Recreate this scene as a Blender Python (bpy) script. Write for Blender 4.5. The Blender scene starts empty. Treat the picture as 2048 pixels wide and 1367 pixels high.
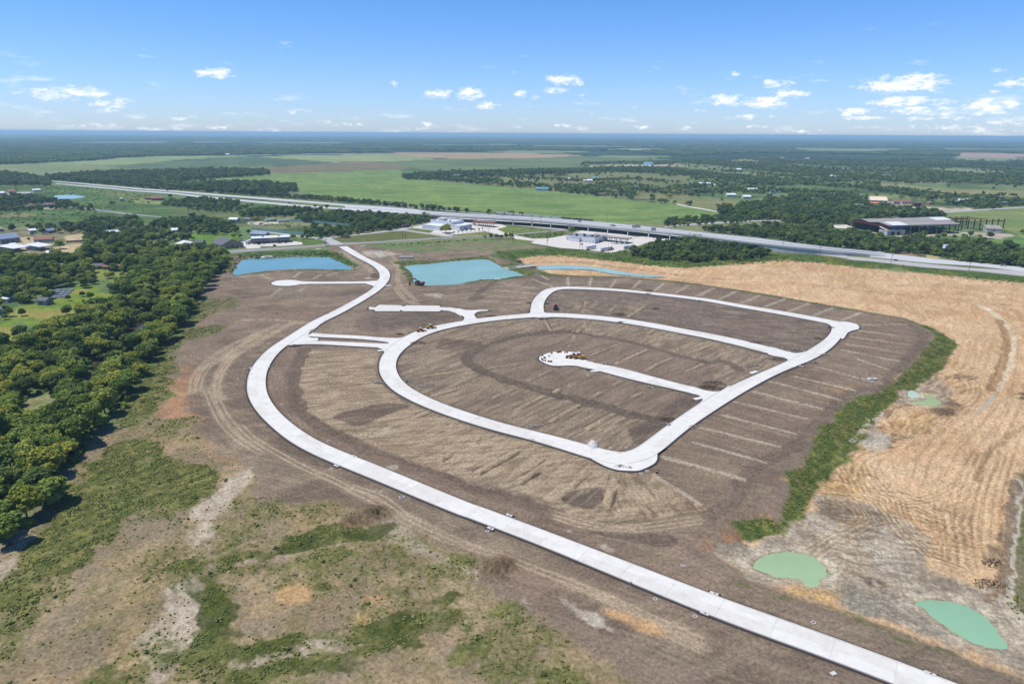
import bpy, bmesh, math, random
import numpy as np
from mathutils import Vector, Matrix
from mathutils.geometry import tessellate_polygon

random.seed(7); rng = np.random.default_rng(7)
SC = bpy.context.scene
COL = SC.collection

# ------------------------------------------------------------------ camera
CAM_H = 120.0
PITCH = math.radians(16.97); ROLL = math.radians(0.34)
F = 1365.0
_u0 = Vector((0, math.sin(PITCH), math.cos(PITCH)))
FWD = Vector((0, math.cos(PITCH), -math.sin(PITCH)))
RGT = Vector((1, 0, 0)) * math.cos(ROLL) + _u0 * math.sin(ROLL)
UPV = _u0 * math.cos(ROLL) - Vector((1, 0, 0)) * math.sin(ROLL)
cam_data = bpy.data.cameras.new('camera')
cam_data.sensor_width = 36.0; cam_data.lens = 24.0
cam_data.clip_start = 1.0; cam_data.clip_end = 90000.0
cam = bpy.data.objects.new('camera', cam_data); COL.objects.link(cam)
cam.matrix_world = Matrix((
    (RGT.x, UPV.x, -FWD.x, 0.0), (RGT.y, UPV.y, -FWD.y, 0.0),
    (RGT.z, UPV.z, -FWD.z, CAM_H), (0, 0, 0, 1)))
SC.camera = cam

# ------------------------------------------------------------------ sun, sky, exposure
SUN_DIR = Vector((-0.46, -0.06, 1.0)).normalized()      # towards the sun
SUN_EL = math.asin(SUN_DIR.z); SUN_AZ = math.atan2(SUN_DIR.x, SUN_DIR.y)
SKY_STRENGTH = 0.11
HAZE_D = 8.5e-5
SUN_STRENGTH = 4.3
sd = bpy.data.lights.new('sun', 'SUN'); sd.energy = SUN_STRENGTH; sd.angle = math.radians(0.5)
sd.color = (1.0, 0.95, 0.87)
so = bpy.data.objects.new('sun', sd); COL.objects.link(so)
so.rotation_euler = SUN_DIR.to_track_quat('Z', 'Y').to_euler(); so.location = (0, 0, 400)

world = bpy.data.worlds.new('World'); SC.world = world; world.use_nodes = True
SC.view_settings.view_transform = 'Standard'; SC.view_settings.look = 'None'
SC.view_settings.exposure = 0.28; SC.view_settings.gamma = 1.0
SC.view_settings.use_curve_mapping = False
SC.cycles.use_denoising = True
SC.cycles.max_bounces = 5; SC.cycles.diffuse_bounces = 3; SC.cycles.glossy_bounces = 2
SC.cycles.transmission_bounces = 2; SC.cycles.volume_bounces = 0
SC.cycles.transparent_max_bounces = 6
SC.cycles.caustics_reflective = False; SC.cycles.caustics_refractive = False

def azel(px, py):
    d = FWD + RGT * ((px - 1024) / F) - UPV * ((py - 683.5) / F)
    d.normalize()
    return math.atan2(d.x, d.y), math.asin(d.z)

# clouds: centre x, y, half width, half height in photograph pixels, density
CLOUDS = [(433,146,30,9,1.0),(400,151,10,4,.6),(466,150,8,4,.6),(514,129,14,5,.45),
 (110,187,54,14,.68),(165,186,50,13,.72),(222,207,34,14,.7),(45,187,30,7,.3),(215,221,25,6,.6),
 (362,236,36,5,.6),(872,187,27,9,.85),(900,182,14,6,.5),(938,187,31,12,.95),(974,212,25,8,.85),
 (790,168,14,7,.4),(806,186,9,4,.5),(584,224,16,5,.4),(615,222,12,4,.4),(855,249,20,6,.6),(840,257,30,4,.4),
 (1028,147,11,5,.45),(1122,158,32,12,.85),(1154,161,20,10,.7),(1108,181,28,6,.9),(1043,188,16,8,.75),(1066,194,14,6,.6),
 (1164,192,8,4,.5),(1313,135,9,5,.35),(1357,135,8,4,.3),(1470,147,14,6,.6),(1552,167,28,8,.85),(1450,201,34,11,.95),
 (1533,204,40,12,1.0),(1580,187,34,8,.9),(1496,234,24,6,.7),(1548,234,14,4,.5),(1403,222,18,5,.35),
 (1806,170,62,15,1.05),(1838,161,34,12,1.0),(1800,203,56,9,.95),(1880,204,40,8,.5),(1705,224,28,8,.8),(1732,237,36,5,.75),
 (1828,220,40,8,.85),(1890,222,50,9,.6),(1974,213,40,13,1.0),(2012,206,26,9,.7),(1998,140,14,6,.4),(2042,165,34,11,.7),(1994,182,14,5,.5),
 (1905,236,30,5,.6),(1850,238,40,5,.5),(2040,245,60,8,.5),(1280,255,30,5,.4),(1370,256,26,5,.5),(1170,256,30,6,.5),(1124,252,22,6,.6),(1040,254,18,5,.4),
 (1500,253,40,5,.4),(1900,255,70,7,.45),(700,250,30,6,.4),(650,245,20,5,.45),(440,254,40,6,.45),(190,250,60,8,.4),(60,228,30,5,.25),(1600,262,90,5,.4),
 (1268,212,16,6,.3),(1185,228,10,4,.4),(320,258,50,5,.4),(550,262,60,4,.4),(1960,262,90,5,.4)]

def build_world():
    nt = world.node_tree; nt.nodes.clear(); N = nt.nodes; L = nt.links
    out = N.new('ShaderNodeOutputWorld'); bg = N.new('ShaderNodeBackground')
    sky = N.new('ShaderNodeTexSky'); sky.sky_type = 'NISHITA'; sky.sun_disc = False
    sky.sun_elevation = SUN_EL; sky.sun_rotation = SUN_AZ
    sky.altitude = 0; sky.air_density = 1.0; sky.dust_density = 0.25; sky.ozone_density = 2.2
    tc = N.new('ShaderNodeTexCoord')
    sep = N.new('ShaderNodeSeparateXYZ'); L.new(tc.outputs['Generated'], sep.inputs[0])
    def math_(op, a, b=None, clamp=False):
        n = N.new('ShaderNodeMath'); n.operation = op; n.use_clamp = clamp
        for i, v in enumerate((a, b)):
            if v is None: continue
            if isinstance(v, (int, float)): n.inputs[i].default_value = v
            else: L.new(v, n.inputs[i])
        return n.outputs[0]
    az = math_('ARCTAN2', sep.outputs[0], sep.outputs[1]); el = math_('ARCSINE', sep.outputs[2])
    comb = N.new('ShaderNodeCombineXYZ'); L.new(az, comb.inputs[0]); L.new(el, comb.inputs[1])
    best = None
    for (x, y, w, h, dens) in CLOUDS:
        a0, e0 = azel(x, y)
        wa = w * 1.25 / F * 0.95; we = h * 1.25 / F * 0.95
        s = N.new('ShaderNodeVectorMath'); s.operation = 'SUBTRACT'; L.new(comb.outputs[0], s.inputs[0]); s.inputs[1].default_value = (a0, e0, 0)
        m = N.new('ShaderNodeVectorMath'); m.operation = 'MULTIPLY'; L.new(s.outputs[0], m.inputs[0]); m.inputs[1].default_value = (1/wa, 1/we, 0)
        dd = N.new('ShaderNodeVectorMath'); dd.operation = 'DOT_PRODUCT'; L.new(m.outputs[0], dd.inputs[0]); L.new(m.outputs[0], dd.inputs[1])
        q = math_('ADD', dd.outputs['Value'], (1 - dens) * 0.9)
        best = q if best is None else math_('MINIMUM', best, q)
    mp = N.new('ShaderNodeVectorMath'); mp.operation = 'MULTIPLY'; L.new(comb.outputs[0], mp.inputs[0]); mp.inputs[1].default_value = (70, 150, 1)
    nz = N.new('ShaderNodeTexNoise'); nz.inputs['Scale'].default_value = 1.0; nz.inputs['Detail'].default_value = 7; nz.inputs['Roughness'].default_value = .62
    L.new(mp.outputs[0], nz.inputs['Vector'])
    nn = math_('MULTIPLY', math_('SUBTRACT', nz.outputs['Fac'], 0.5), 3.4)
    t = math_('ADD', math_('SUBTRACT', 0.95, best), nn)
    mk = N.new('ShaderNodeMapRange'); mk.interpolation_type = 'SMOOTHSTEP'
    mk.inputs['From Min'].default_value = 0.05; mk.inputs['From Max'].default_value = 1.15; mk.inputs['To Max'].default_value = 0.92
    L.new(t, mk.inputs['Value'])
    # thin small clouds low over the whole horizon, all the way round
    mp2 = N.new('ShaderNodeVectorMath'); mp2.operation = 'MULTIPLY'; L.new(comb.outputs[0], mp2.inputs[0]); mp2.inputs[1].default_value = (11, 60, 1)
    n2 = N.new('ShaderNodeTexNoise'); n2.inputs['Detail'].default_value = 8; n2.inputs['Scale'].default_value = 1.3; n2.inputs['Roughness'].default_value = .6; L.new(mp2.outputs[0], n2.inputs['Vector'])
    elm = N.new('ShaderNodeMapRange'); L.new(el, elm.inputs['Value'])
    elm.inputs['From Min'].default_value = 0.0; elm.inputs['From Max'].default_value = 0.16; elm.inputs['To Min'].default_value = 0.03; elm.inputs['To Max'].default_value = -0.12
    t2 = math_('ADD', math_('SUBTRACT', n2.outputs['Fac'], 0.56), elm.outputs[0])
    mk2 = N.new('ShaderNodeMapRange'); mk2.interpolation_type = 'SMOOTHSTEP'; L.new(t2, mk2.inputs['Value'])
    mk2.inputs['From Min'].default_value = 0.0; mk2.inputs['From Max'].default_value = 0.16; mk2.inputs['To Max'].default_value = 0.4
    msk = math_('MAXIMUM', mk.outputs[0], mk2.outputs[0])
    # grey-blue undersides: noise shifted a little downwards
    shade = N.new('ShaderNodeMapRange'); L.new(t, shade.inputs['Value'])
    shade.inputs['From Min'].default_value = 0.2; shade.inputs['From Max'].default_value = 1.6; shade.inputs['To Min'].default_value = .80; shade.inputs['To Max'].default_value = 1.0
    cc = N.new('ShaderNodeMix'); cc.data_type = 'RGBA'; L.new(shade.outputs[0], cc.inputs['Factor'])
    W = 0.95 / SKY_STRENGTH
    cc.inputs['A'].default_value = (.62*W, .74*W, .92*W, 1); cc.inputs['B'].default_value = (W, W, W*1.01, 1)
    # hue of a very clear summer sky
    tint = N.new('ShaderNodeMix'); tint.data_type = 'RGBA'; tint.blend_type = 'MULTIPLY'; tint.inputs['Factor'].default_value = 1.0
    L.new(sky.outputs[0], tint.inputs['A'])
    eh = N.new('ShaderNodeMapRange'); L.new(el, eh.inputs['Value']); eh.inputs['From Min'].default_value = 0.0; eh.inputs['From Max'].default_value = 0.27
    th = N.new('ShaderNodeMix'); th.data_type = 'RGBA'; L.new(eh.outputs[0], th.inputs['Factor'])
    th.inputs['A'].default_value = SKY_T0; th.inputs['B'].default_value = SKY_T1
    L.new(th.outputs['Result'], tint.inputs['B'])
    mx = N.new('ShaderNodeMix'); mx.data_type = 'RGBA'; L.new(msk, mx.inputs['Factor']); L.new(tint.outputs['Result'], mx.inputs['A']); L.new(cc.outputs['Result'], mx.inputs['B'])
    L.new(mx.outputs['Result'], bg.inputs['Color']); bg.inputs['Strength'].default_value = SKY_STRENGTH
    L.new(bg.outputs[0], out.inputs['Surface'])
SKY_T0 = (0.66, 0.84, 1.33, 1); SKY_T1 = (0.30, 0.66, 1.07, 1)
build_world()

# ------------------------------------------------------------------ tracing helpers
TILES = dict(F=(0,0,1), A=(0,240,2.926), B=(680,240,2.926), C=(1348,240,2.926),
 T1=(0,340,5.851), T2=(350,400,5.851), T3=(640,420,5.851), T4=(860,420,6.827), T5=(1060,420,6.827),
 T6=(1350,400,5.851), T7=(1690,380,5.7207), T8=(0,510,5.851),
 S1=(0,400,3.417), S2=(0,780,2.329), S3=(400,470,3.938), S4=(900,470,3.938), S5=(1400,500,3.160),
 S6=(1400,880,2.807), S7=(480,700,3.303), S8=(480,1000,3.303), Q1=(1100,740,5.12), Q5=(700,860,2.696),
 Q6=(1640,640,4.272), L=(0,250,2.0), R=(1024,250,2.0))

def px(tile, x, y):
    o = TILES[tile]
    return o[0] + x / o[2], o[1] + y / o[2]

def G(tile, x, y, z=0.0):
    """the point of the ground (height z) seen there in the survey photograph"""
    fx, fy = px(tile, x, y)
    fy = max(fy, 268 + 6 * (fx - 1024) / 1024 + 2.2)
    d = FWD + RGT * ((fx - 1024) / F) - UPV * ((fy - 683.5) / F)
    t = (CAM_H - z) / (-d.z)
    return (d.x * t, d.y * t)

def P(spec, z=0.0):
    """'S3 1,2 3,4 T4 5,6' -> list of ground points"""
    out = []; tile = 'F'
    for tok in spec.split():
        if ',' in tok:
            a, b = tok.split(','); out.append(G(tile, float(a), float(b), z))
        else: tile = tok
    return out

def height_of(tile, bx, by, ty, z=0.0):
    """height of something upright from its base and the height of its top in the photograph"""
    gx, gy = G(tile, bx, by, z)
    fx, fy = px(tile, bx, ty)
    d = FWD + RGT * ((fx - 1024) / F) - UPV * ((fy - 683.5) / F)
    t = gy / d.y
    return CAM_H + d.z * t - z

def pxpm(y):
    return F / math.hypot(y, CAM_H)

def catmull(pts, n=6, closed=False):
    P_ = [np.array(p, float) for p in pts]; out = []
    m = len(P_)
    rngi = range(m) if closed else range(m - 1)
    for i in rngi:
        p0 = P_[(i-1) % m] if closed or i > 0 else P_[0]*2 - P_[1]
        p1 = P_[i]; p2 = P_[(i+1) % m]
        p3 = P_[(i+2) % m] if closed or i + 2 < m else P_[-1]*2 - P_[-2]
        for k in range(n):
            t = k / n
            out.append(0.5*((2*p1) + (-p0+p2)*t + (2*p0-5*p1+4*p2-p3)*t*t + (-p0+3*p1-3*p2+p3)*t**3))
    if not closed: out.append(P_[-1])
    return [(float(q[0]), float(q[1])) for q in out]

def resample(pts, step):
    p = np.array(pts, float); s = np.r_[0, np.cumsum(np.hypot(*np.diff(p, axis=0).T))]
    n = max(2, int(round(s[-1] / step)) + 1); t = np.linspace(0, s[-1], n)
    return np.c_[np.interp(t, s, p[:, 0]), np.interp(t, s, p[:, 1])]

# ------------------------------------------------------------------ naming helpers
def tag(o, label=None, cat=None, group=None, kind=None):
    if label: o['label'] = label
    if cat: o['category'] = cat
    if group: o['group'] = group
    if kind: o['kind'] = kind
    return o

def thing(name, loc, label, cat, rz=0.0, group=None, kind=None):
    o = bpy.data.objects.new(name, None); COL.objects.link(o); o.empty_display_size = 1
    o.location = (loc[0], loc[1], loc[2] if len(loc) > 2 else 0.0); o.rotation_euler = (0, 0, rz)
    return tag(o, label, cat, group, kind)

def link(name, me, parent=None, loc=None):
    o = bpy.data.objects.new(name, me); COL.objects.link(o)
    if parent is not None: o.parent = parent
    if loc is not None: o.location = loc
    return o

def copy_tree(o, parent=None, loc=None, rz=None, scale=None, label=None):
    c = o.copy(); COL.objects.link(c); c.parent = parent
    if loc is not None: c.location = loc
    if rz is not None: c.rotation_euler = (0, 0, rz)
    if scale is not None: c.scale = scale if hasattr(scale, '__len__') else (scale,) * 3
    if label: c['label'] = label
    for ch in o.children: copy_tree(ch, c)
    return c

class MB:
    def __init__(s): s.v = []; s.f = []
    def add(s, v, f):
        b = len(s.v); s.v += [tuple(q) for q in v]; s.f += [tuple(b + i for i in q) for q in f]; return s
    def box(s, x0, x1, y0, y1, z0, z1, rz=0, c=(0, 0)):
        v = [(x0,y0,z0),(x1,y0,z0),(x1,y1,z0),(x0,y1,z0),(x0,y0,z1),(x1,y0,z1),(x1,y1,z1),(x0,y1,z1)]
        if rz:
            cs, sn = math.cos(rz), math.sin(rz)
            v = [(c[0]+(p[0]-c[0])*cs-(p[1]-c[1])*sn, c[1]+(p[0]-c[0])*sn+(p[1]-c[1])*cs, p[2]) for p in v]
        return s.add(v, [(0,3,2,1),(4,5,6,7),(0,1,5,4),(1,2,6,5),(2,3,7,6),(3,0,4,7)])
    def hexa(s, v):    # eight corners, bottom ring then top ring
        return s.add(v, [(0,3,2,1),(4,5,6,7),(0,1,5,4),(1,2,6,5),(2,3,7,6),(3,0,4,7)])
    def tube(s, p0, p1, r0, r1=None, n=8):
        r1 = r0 if r1 is None else r1
        p0 = Vector(p0); p1 = Vector(p1); d = (p1 - p0).normalized()
        a = d.orthogonal().normalized(); b = d.cross(a)
        v = []
        for p, r in ((p0, r0), (p1, r1)):
            for k in range(n):
                t = 2*math.pi*k/n; v.append(p + a*math.cos(t)*r + b*math.sin(t)*r)
        f = [(k, (k+1) % n, n+(k+1) % n, n+k) for k in range(n)] + [tuple(range(n))[::-1], tuple(range(n, 2*n))]
        return s.add(v, f)
    def prism(s, poly, z0, z1):
        tris = tessellate_polygon([[Vector((p[0], p[1], 0)) for p in poly]])
        n = len(poly); area = sum(poly[i][0]*poly[(i+1)%n][1]-poly[(i+1)%n][0]*poly[i][1] for i in range(n))
        v = [(p[0], p[1], z0) for p in poly] + [(p[0], p[1], z1) for p in poly]
        f = []
        for t in tris:
            a, b, c = t
            ar = (poly[b][0]-poly[a][0])*(poly[c][1]-poly[a][1])-(poly[c][0]-poly[a][0])*(poly[b][1]-poly[a][1])
            if ar < 0: a, b, c = a, c, b
            f += [(a+n, b+n, c+n), (a, c, b)]
        for i in range(n):
            j = (i+1) % n
            f.append((i, j, j+n, i+n) if area > 0 else (j, i, i+n, j+n))
        return s.add(v, f)
    def mesh(s, name, mat, smooth=False):
        me = bpy.data.meshes.new(name); me.from_pydata(s.v, [], s.f); me.update()
        if mat: me.materials.append(mat)
        if smooth: me.shade_smooth()
        return me
    def build(s, name, mat, parent=None, loc=None, smooth=False):
        return link(name, s.mesh(name, mat, smooth), parent, loc)

# ------------------------------------------------------------------ materials
def lin(c):
    c = c / 255.0
    return c / 12.92 if c <= 0.04045 else ((c + 0.055) / 1.055) ** 2.4
KEXP = (1.36, 1.36, 1.36)
def rgb(r, g, b):       # photographed colour of a sunlit thing -> its base colour
    return (lin(r) / KEXP[0], lin(g) / KEXP[1], lin(b) / KEXP[2])

def mat(name, col, rough=0.8, noise=0.12, nscale=0.6, metal=0.0, bump=0.0, spec=0.3, hue=None):
    m = bpy.data.materials.new(name); m.use_nodes = True
    nt = m.node_tree; N = nt.nodes; L = nt.links; b = N['Principled BSDF']
    b.inputs['Roughness'].default_value = rough; b.inputs['Metallic'].default_value = metal
    b.inputs['Specular IOR Level'].default_value = spec
    tc = N.new('ShaderNodeTexCoord')
    nz = N.new('ShaderNodeTexNoise'); nz.inputs['Scale'].default_value = nscale; nz.inputs['Detail'].default_value = 6; nz.inputs['Roughness'].default_value = .65
    L.new(tc.outputs['Object'], nz.inputs['Vector'])
    mr = N.new('ShaderNodeMapRange'); L.new(nz.outputs['Fac'], mr.inputs['Value'])
    mr.inputs['From Min'].default_value = .3; mr.inputs['From Max'].default_value = .7
    mr.inputs['To Min'].default_value = 1 - noise; mr.inputs['To Max'].default_value = 1 + noise
    mx = N.new('ShaderNodeMix'); mx.data_type = 'RGBA'; mx.blend_type = 'MULTIPLY'; mx.inputs['Factor'].default_value = 1
    mx.inputs['A'].default_value = (*col, 1); L.new(mr.outputs[0], mx.inputs['B'])
    L.new(mx.outputs['Result'], b.inputs['Base Color'])
    if bump:
        bp = N.new('ShaderNodeBump'); bp.inputs['Strength'].default_value = 1; bp.inputs['Distance'].default_value = bump
        L.new(nz.outputs['Fac'], bp.inputs['Height']); L.new(bp.outputs[0], b.inputs['Normal'])
    return m

M = {}
M['slab'] = mat('new_concrete', rgb(233,229,219), .75, .07, .35)
M['slab2'] = mat('new_concrete_alt', rgb(226,221,210), .75, .08, .35)
M['joint'] = mat('joint_sealant', rgb(176,176,174), .9, .1)
M['edging'] = mat('dark_edge_soil', rgb(66,56,51), .95, .3, 1.0)  # dark soil strip along the pavement edges
def stain(m, col, sc, lo, hi, amt):
    nt = m.node_tree; N = nt.nodes; L = nt.links; b = N['Principled BSDF']; src = b.inputs['Base Color'].links[0].from_socket
    tc = N.new('ShaderNodeTexCoord'); n = N.new('ShaderNodeTexNoise'); n.inputs['Scale'].default_value = sc; n.inputs['Detail'].default_value = 7; n.inputs['Roughness'].default_value = .7; L.new(tc.outputs['Object'], n.inputs['Vector'])
    r = N.new('ShaderNodeMapRange'); r.inputs['From Min'].default_value = lo; r.inputs['From Max'].default_value = hi; r.inputs['To Max'].default_value = amt; L.new(n.outputs['Fac'], r.inputs['Value'])
    x = N.new('ShaderNodeMix'); x.data_type = 'RGBA'; L.new(r.outputs[0], x.inputs['Factor']); L.new(src, x.inputs['A']); x.inputs['B'].default_value = (*col, 1); L.new(x.outputs['Result'], b.inputs['Base Color'])
for k_ in ('slab', 'slab2'): stain(M[k_], rgb(150,132,112), .16, .5, .74, .24); stain(M[k_], rgb(190,184,176), 1.1, .5, .7, .2)
M['kerb'] = mat('kerb_concrete', rgb(212,208,200), .8, .08)
M['oldroad'] = mat('worn_grey_concrete', rgb(186,183,178), .85, .07, .05)
M['asph'] = mat('faded_asphalt', rgb(158,154,150), .9, .10, .08)
M['hwy'] = mat('highway_concrete', rgb(206,205,203), .8, .05, .03)
M['hwyline'] = mat('lane_paint', rgb(240,240,236), .7, .05)
M['lot'] = mat('pale_parking_concrete', rgb(220,212,200), .85, .07, .06)
M['bridge'] = mat('bridge_concrete', rgb(205,205,202), .85, .08, .2)
M['white'] = mat('white_painted_wall', rgb(228,230,234), .6, .05, .3)
M['offwhite'] = mat('offwhite_wall', rgb(205,202,194), .7, .07, .3)
M['greywall'] = mat('grey_wall', rgb(150,152,152), .7, .08, .3)
M['tanwall'] = mat('tan_wall', rgb(178,160,138), .8, .08, .3)
M['brick'] = mat('brown_brick_wall', rgb(128,88,72), .85, .12, 1.5)
M['whiteroof'] = mat('white_metal_roof', rgb(240,241,243), .45, .04, .3)
M['greyroof'] = mat('grey_shingle_roof', rgb(108,108,114), .85, .12, .8)
M['blueroof'] = mat('blue_grey_metal_roof', rgb(140,156,176), .5, .06, .3)
M['redroof'] = mat('red_brown_roof', rgb(158,108,92), .8, .1, .8)
M['orangeroof'] = mat('orange_metal_roof', rgb(214,128,84), .6, .07, .5)
M['creamroof'] = mat('cream_metal_roof', rgb(245,224,190), .6, .05, .5)
M['tanroof'] = mat('tan_metal_roof', rgb(170,162,150), .55, .08, .08)
M['brownroof'] = mat('brown_roof', rgb(120,98,90), .8, .1, .5)
M['tealroof'] = mat('teal_metal_roof', rgb(110,160,175), .5, .06, .3)
M['column'] = mat('sunlit_column_concrete', rgb(232,230,224), .85, .06, .2)  # lighter than the bridge concrete: sunlight on the columns put into the colour
M['glass'] = mat('dark_window_glass', (0.02, 0.025, 0.035), .12, .1, spec=.6)
M['dark'] = mat('dark_opening', (0.018, 0.018, 0.02), .9, .2)
M['rust'] = mat('rust_red_steel', rgb(96,48,40), .75, .2, 1.0)
M['tealfence'] = mat('teal_fence_panel', rgb(128,168,160), .6, .08, .5)
M['wood'] = mat('weathered_pole_wood', rgb(96,82,72), .9, .15, 2)
M['steel'] = mat('galvanised_steel', rgb(160,164,168), .45, .08, 1, metal=.4)
M['yellow'] = mat('yellow_machine_paint', rgb(200,150,64), .5, .1, 1)
M['orange'] = mat('orange_machine_paint', rgb(172,98,66), .5, .1, 1)
M['redpaint'] = mat('red_paint', rgb(150,40,40), .4, .06, 1)
M['greenpaint'] = mat('green_machine_paint', rgb(90,150,120), .5, .08, 1)
M['rubber'] = mat('black_rubber', (.02,.02,.02), .85, .2)
M['carwhite'] = mat('white_car_paint', rgb(235,235,236), .3, .03, 1, spec=.5)
M['cargrey'] = mat('grey_car_paint', rgb(120,124,130), .3, .03, 1, spec=.5)
M['cardark'] = mat('dark_car_paint', rgb(45,48,54), .3, .03, 1, spec=.5)
M['carred'] = mat('red_car_paint', rgb(165,45,40), .3, .03, 1, spec=.5)
M['carblue'] = mat('blue_car_paint', rgb(60,90,150), .3, .03, 1, spec=.5)
M['rubble'] = mat('broken_concrete', rgb(190,186,178), .9, .25, 1.0)
M['rubble2'] = mat('dark_clods', rgb(100,84,73), .95, .3, 1.0)
M['gravelwhite'] = mat('white_gravel', rgb(205,202,196), .9, .15, 1.5)
M['bark'] = mat('grey_bark', (.07,.055,.045), .9, .25, 3)
M['solar'] = mat('grey_sheeting', rgb(120,128,138), .5, .15, .4)
M['tanclod'] = mat('tan_clods', rgb(168,140,108), .95, .25, 1.0)
# ------------------------------------------------------------------ road traces (edges as surveyed)
ROADS = {}          # name -> (left edge, right edge)
def edges(name, a, b): ROADS[name] = (catmull(P(a), 6), catmull(P(b), 6))
edges('main',
 'T3 205,428 270,470 380,530 500,590 590,635 650,680 690,730 702,775 690,815 640,890 590,945 500,1000 405,1053 S3 1000,625 905,667 800,730 690,797 600,855 520,920 450,990 400,1060 372,1150 368,1210 380,1290 S7 60,320 110,410 200,500 330,600 470,680 620,752 800,820 1000,905 1200,985 1400,1073 1600,1150 S8 1400,72 1600,150 1900,262 2048,322 S6 0,965 200,1035 400,1110 600,1182 800,1258 1000,1335 F 1900,1412 2060,1478 2260,1560',
 'T3 330,428 370,450 450,500 560,570 650,610 740,655 795,700 820,750 820,800 790,850 740,905 650,970 520,1053 S3 1130,610 1000,670 930,712 850,765 760,830 655,885 600,940 560,1000 535,1040 518,1100 515,1150 520,1220 550,1298 S7 240,390 310,460 400,535 520,610 740,695 1000,800 1300,925 1500,1005 1700,1080 1990,1189 S6 0,838 110,885 300,955 500,1025 700,1095 1000,1200 1240,1297 1430,1367 F 2060,1425 2260,1500')
edges('loop',
 'S5 600,652 550,640 400,600 200,555 0,518 S4 1800,735 1600,695 1300,650 1000,625 760,612 640,616 560,622 400,638 240,658 100,678 0,692 S3 1950,695 1850,715 1740,745 1660,775 1600,800 1530,850 1450,920 1415,985 1407,1040 1412,1080 1440,1140 1480,1190 1550,1250 S7 1010,260 1100,320 1250,390 1450,455 1650,520 1850,570 1975,605 Q1 0,765 210,830 420,895 520,950 620,975 740,975',
 'S5 530,680 450,665 300,622 100,572 0,548 S4 1900,790 1700,750 1500,715 1300,685 1100,662 900,648 700,648 500,660 300,680 100,712 0,735 S3 1900,745 1800,780 1700,835 1620,890 1570,940 1545,990 1537,1040 1545,1080 1580,1140 1640,1190 1740,1260 S7 1120,240 1250,315 1400,380 1600,450 1850,520 Q1 0,665 220,735 400,780 540,820 640,835 740,832')
edges('east',
 'S5 800,440 820,445 880,452 900,490 890,540 880,570 820,630 760,670 720,690 600,735 450,800 300,885 100,1010 10,1070 Q1 1560,490 1430,590 1260,720 1110,850 1020,930 900,985 740,985',
 'S5 780,460 840,475 860,492 845,515 780,570 720,610 660,645 620,670 560,700 400,770 250,835 130,885 Q1 1740,215 1560,320 1400,430 1240,540 1100,640 960,760 880,805 800,828 740,830')
edges('north',
 'S4 637,600 637,545 650,520 690,470 730,440 790,412 870,405 1000,408 1200,418 1400,432 1600,455 1800,475 2048,505 S5 200,335 400,368 600,400 800,437 860,450',
 'S4 735,600 735,560 750,510 780,470 820,440 880,427 1000,425 1200,435 1400,448 1700,480 1900,507 2048,525 S5 200,355 400,388 600,425 780,460 830,472')
edges('spur',
 'S4 1045,1000 1130,1008 1250,1020 1400,1060 1700,1140 1950,1205 2048,1240 Q1 1450,172 1600,215',
 'S4 1040,1035 1100,1055 1200,1080 1500,1160 1700,1205 1900,1252 Q1 1350,215 1480,245 1540,275')
edges('entry_upper', 'S3 860,768 960,780 1100,785 1300,797 1420,808 1540,820', 'S3 860,800 960,808 1100,810 1300,820 1400,832 1500,850')
edges('entry_lower', 'S3 640,850 800,835 930,830 1020,837 1150,843 1300,850 1440,853 1520,858', 'S3 600,885 720,864 900,858 1100,868 1250,880 1400,885 1470,895')
edges('westspur', 'S3 790,366 880,368 1100,369 1300,366 1390,358', 'S3 790,386 880,386 1100,383 1300,385 1390,398')

FLARES = {   # extra paved corners: name -> outline
 'main': ['S3 985,655 930,720 862,768 862,805 925,812 930,828 860,845 770,855 720,862 655,880 600,930 640,860 800,740',
          'T3 530,845 600,832 665,828 700,800 770,850 640,890 600,880 530,860'],
 'loop': ['S3 1400,808 1550,812 1610,800 1690,765 1700,820 1590,900 1470,950 1450,920 1440,900 1400,885 1430,856 1490,850',
          'S4 60,578 120,590 180,592 290,590 296,597 235,602 203,614 192,632 210,655 240,668 95,695 115,655 90,630 50,605',
          'S4 560,630 620,618 635,605 637,585 737,585 738,602 765,615 850,622 860,640 700,652'],
 'east': ['S5 440,612 550,641 610,652 680,640 690,660 600,740 535,714 555,695 530,680 430,658',
          'Q1 1430,165 1560,200 1640,216 1740,216 1840,160 1760,320 1560,480 1520,360 1560,310 1550,280 1515,255 1430,232',
          'Q1 400,885 520,960 590,992 690,1022 780,1030 890,1032 960,1012 1060,962 1096,915 1105,850 1180,790 960,800 780,835 600,838 430,800',
          'S5 790,437 870,452 930,455 990,470 1005,488 1000,500 960,510 930,525 900,562 840,520 858,492 830,472'],
 'spur': ['S4 1140,1008 1080,990 1045,960 1010,930 950,920 880,915 790,925 720,950 700,975 730,1000 790,1025 850,1030 960,1028 1040,1037 1100,1055 1150,1065'],
 'westspur': ['S3 562,382 575,370 610,360 680,354 740,355 790,363 850,370 850,386 790,389 740,397 690,401 620,399 575,392'],
}
LOT_OUTLINE = 'S3 1330,565 1378,570 1410,550 1585,553 1592,562 1610,562 1625,554 1888,556 1892,568 1990,572 2060,588 2060,640 2010,612 1960,597 1900,592 1885,602 1600,600 1582,590 1570,600 1380,600 1375,588 1330,586'

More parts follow.
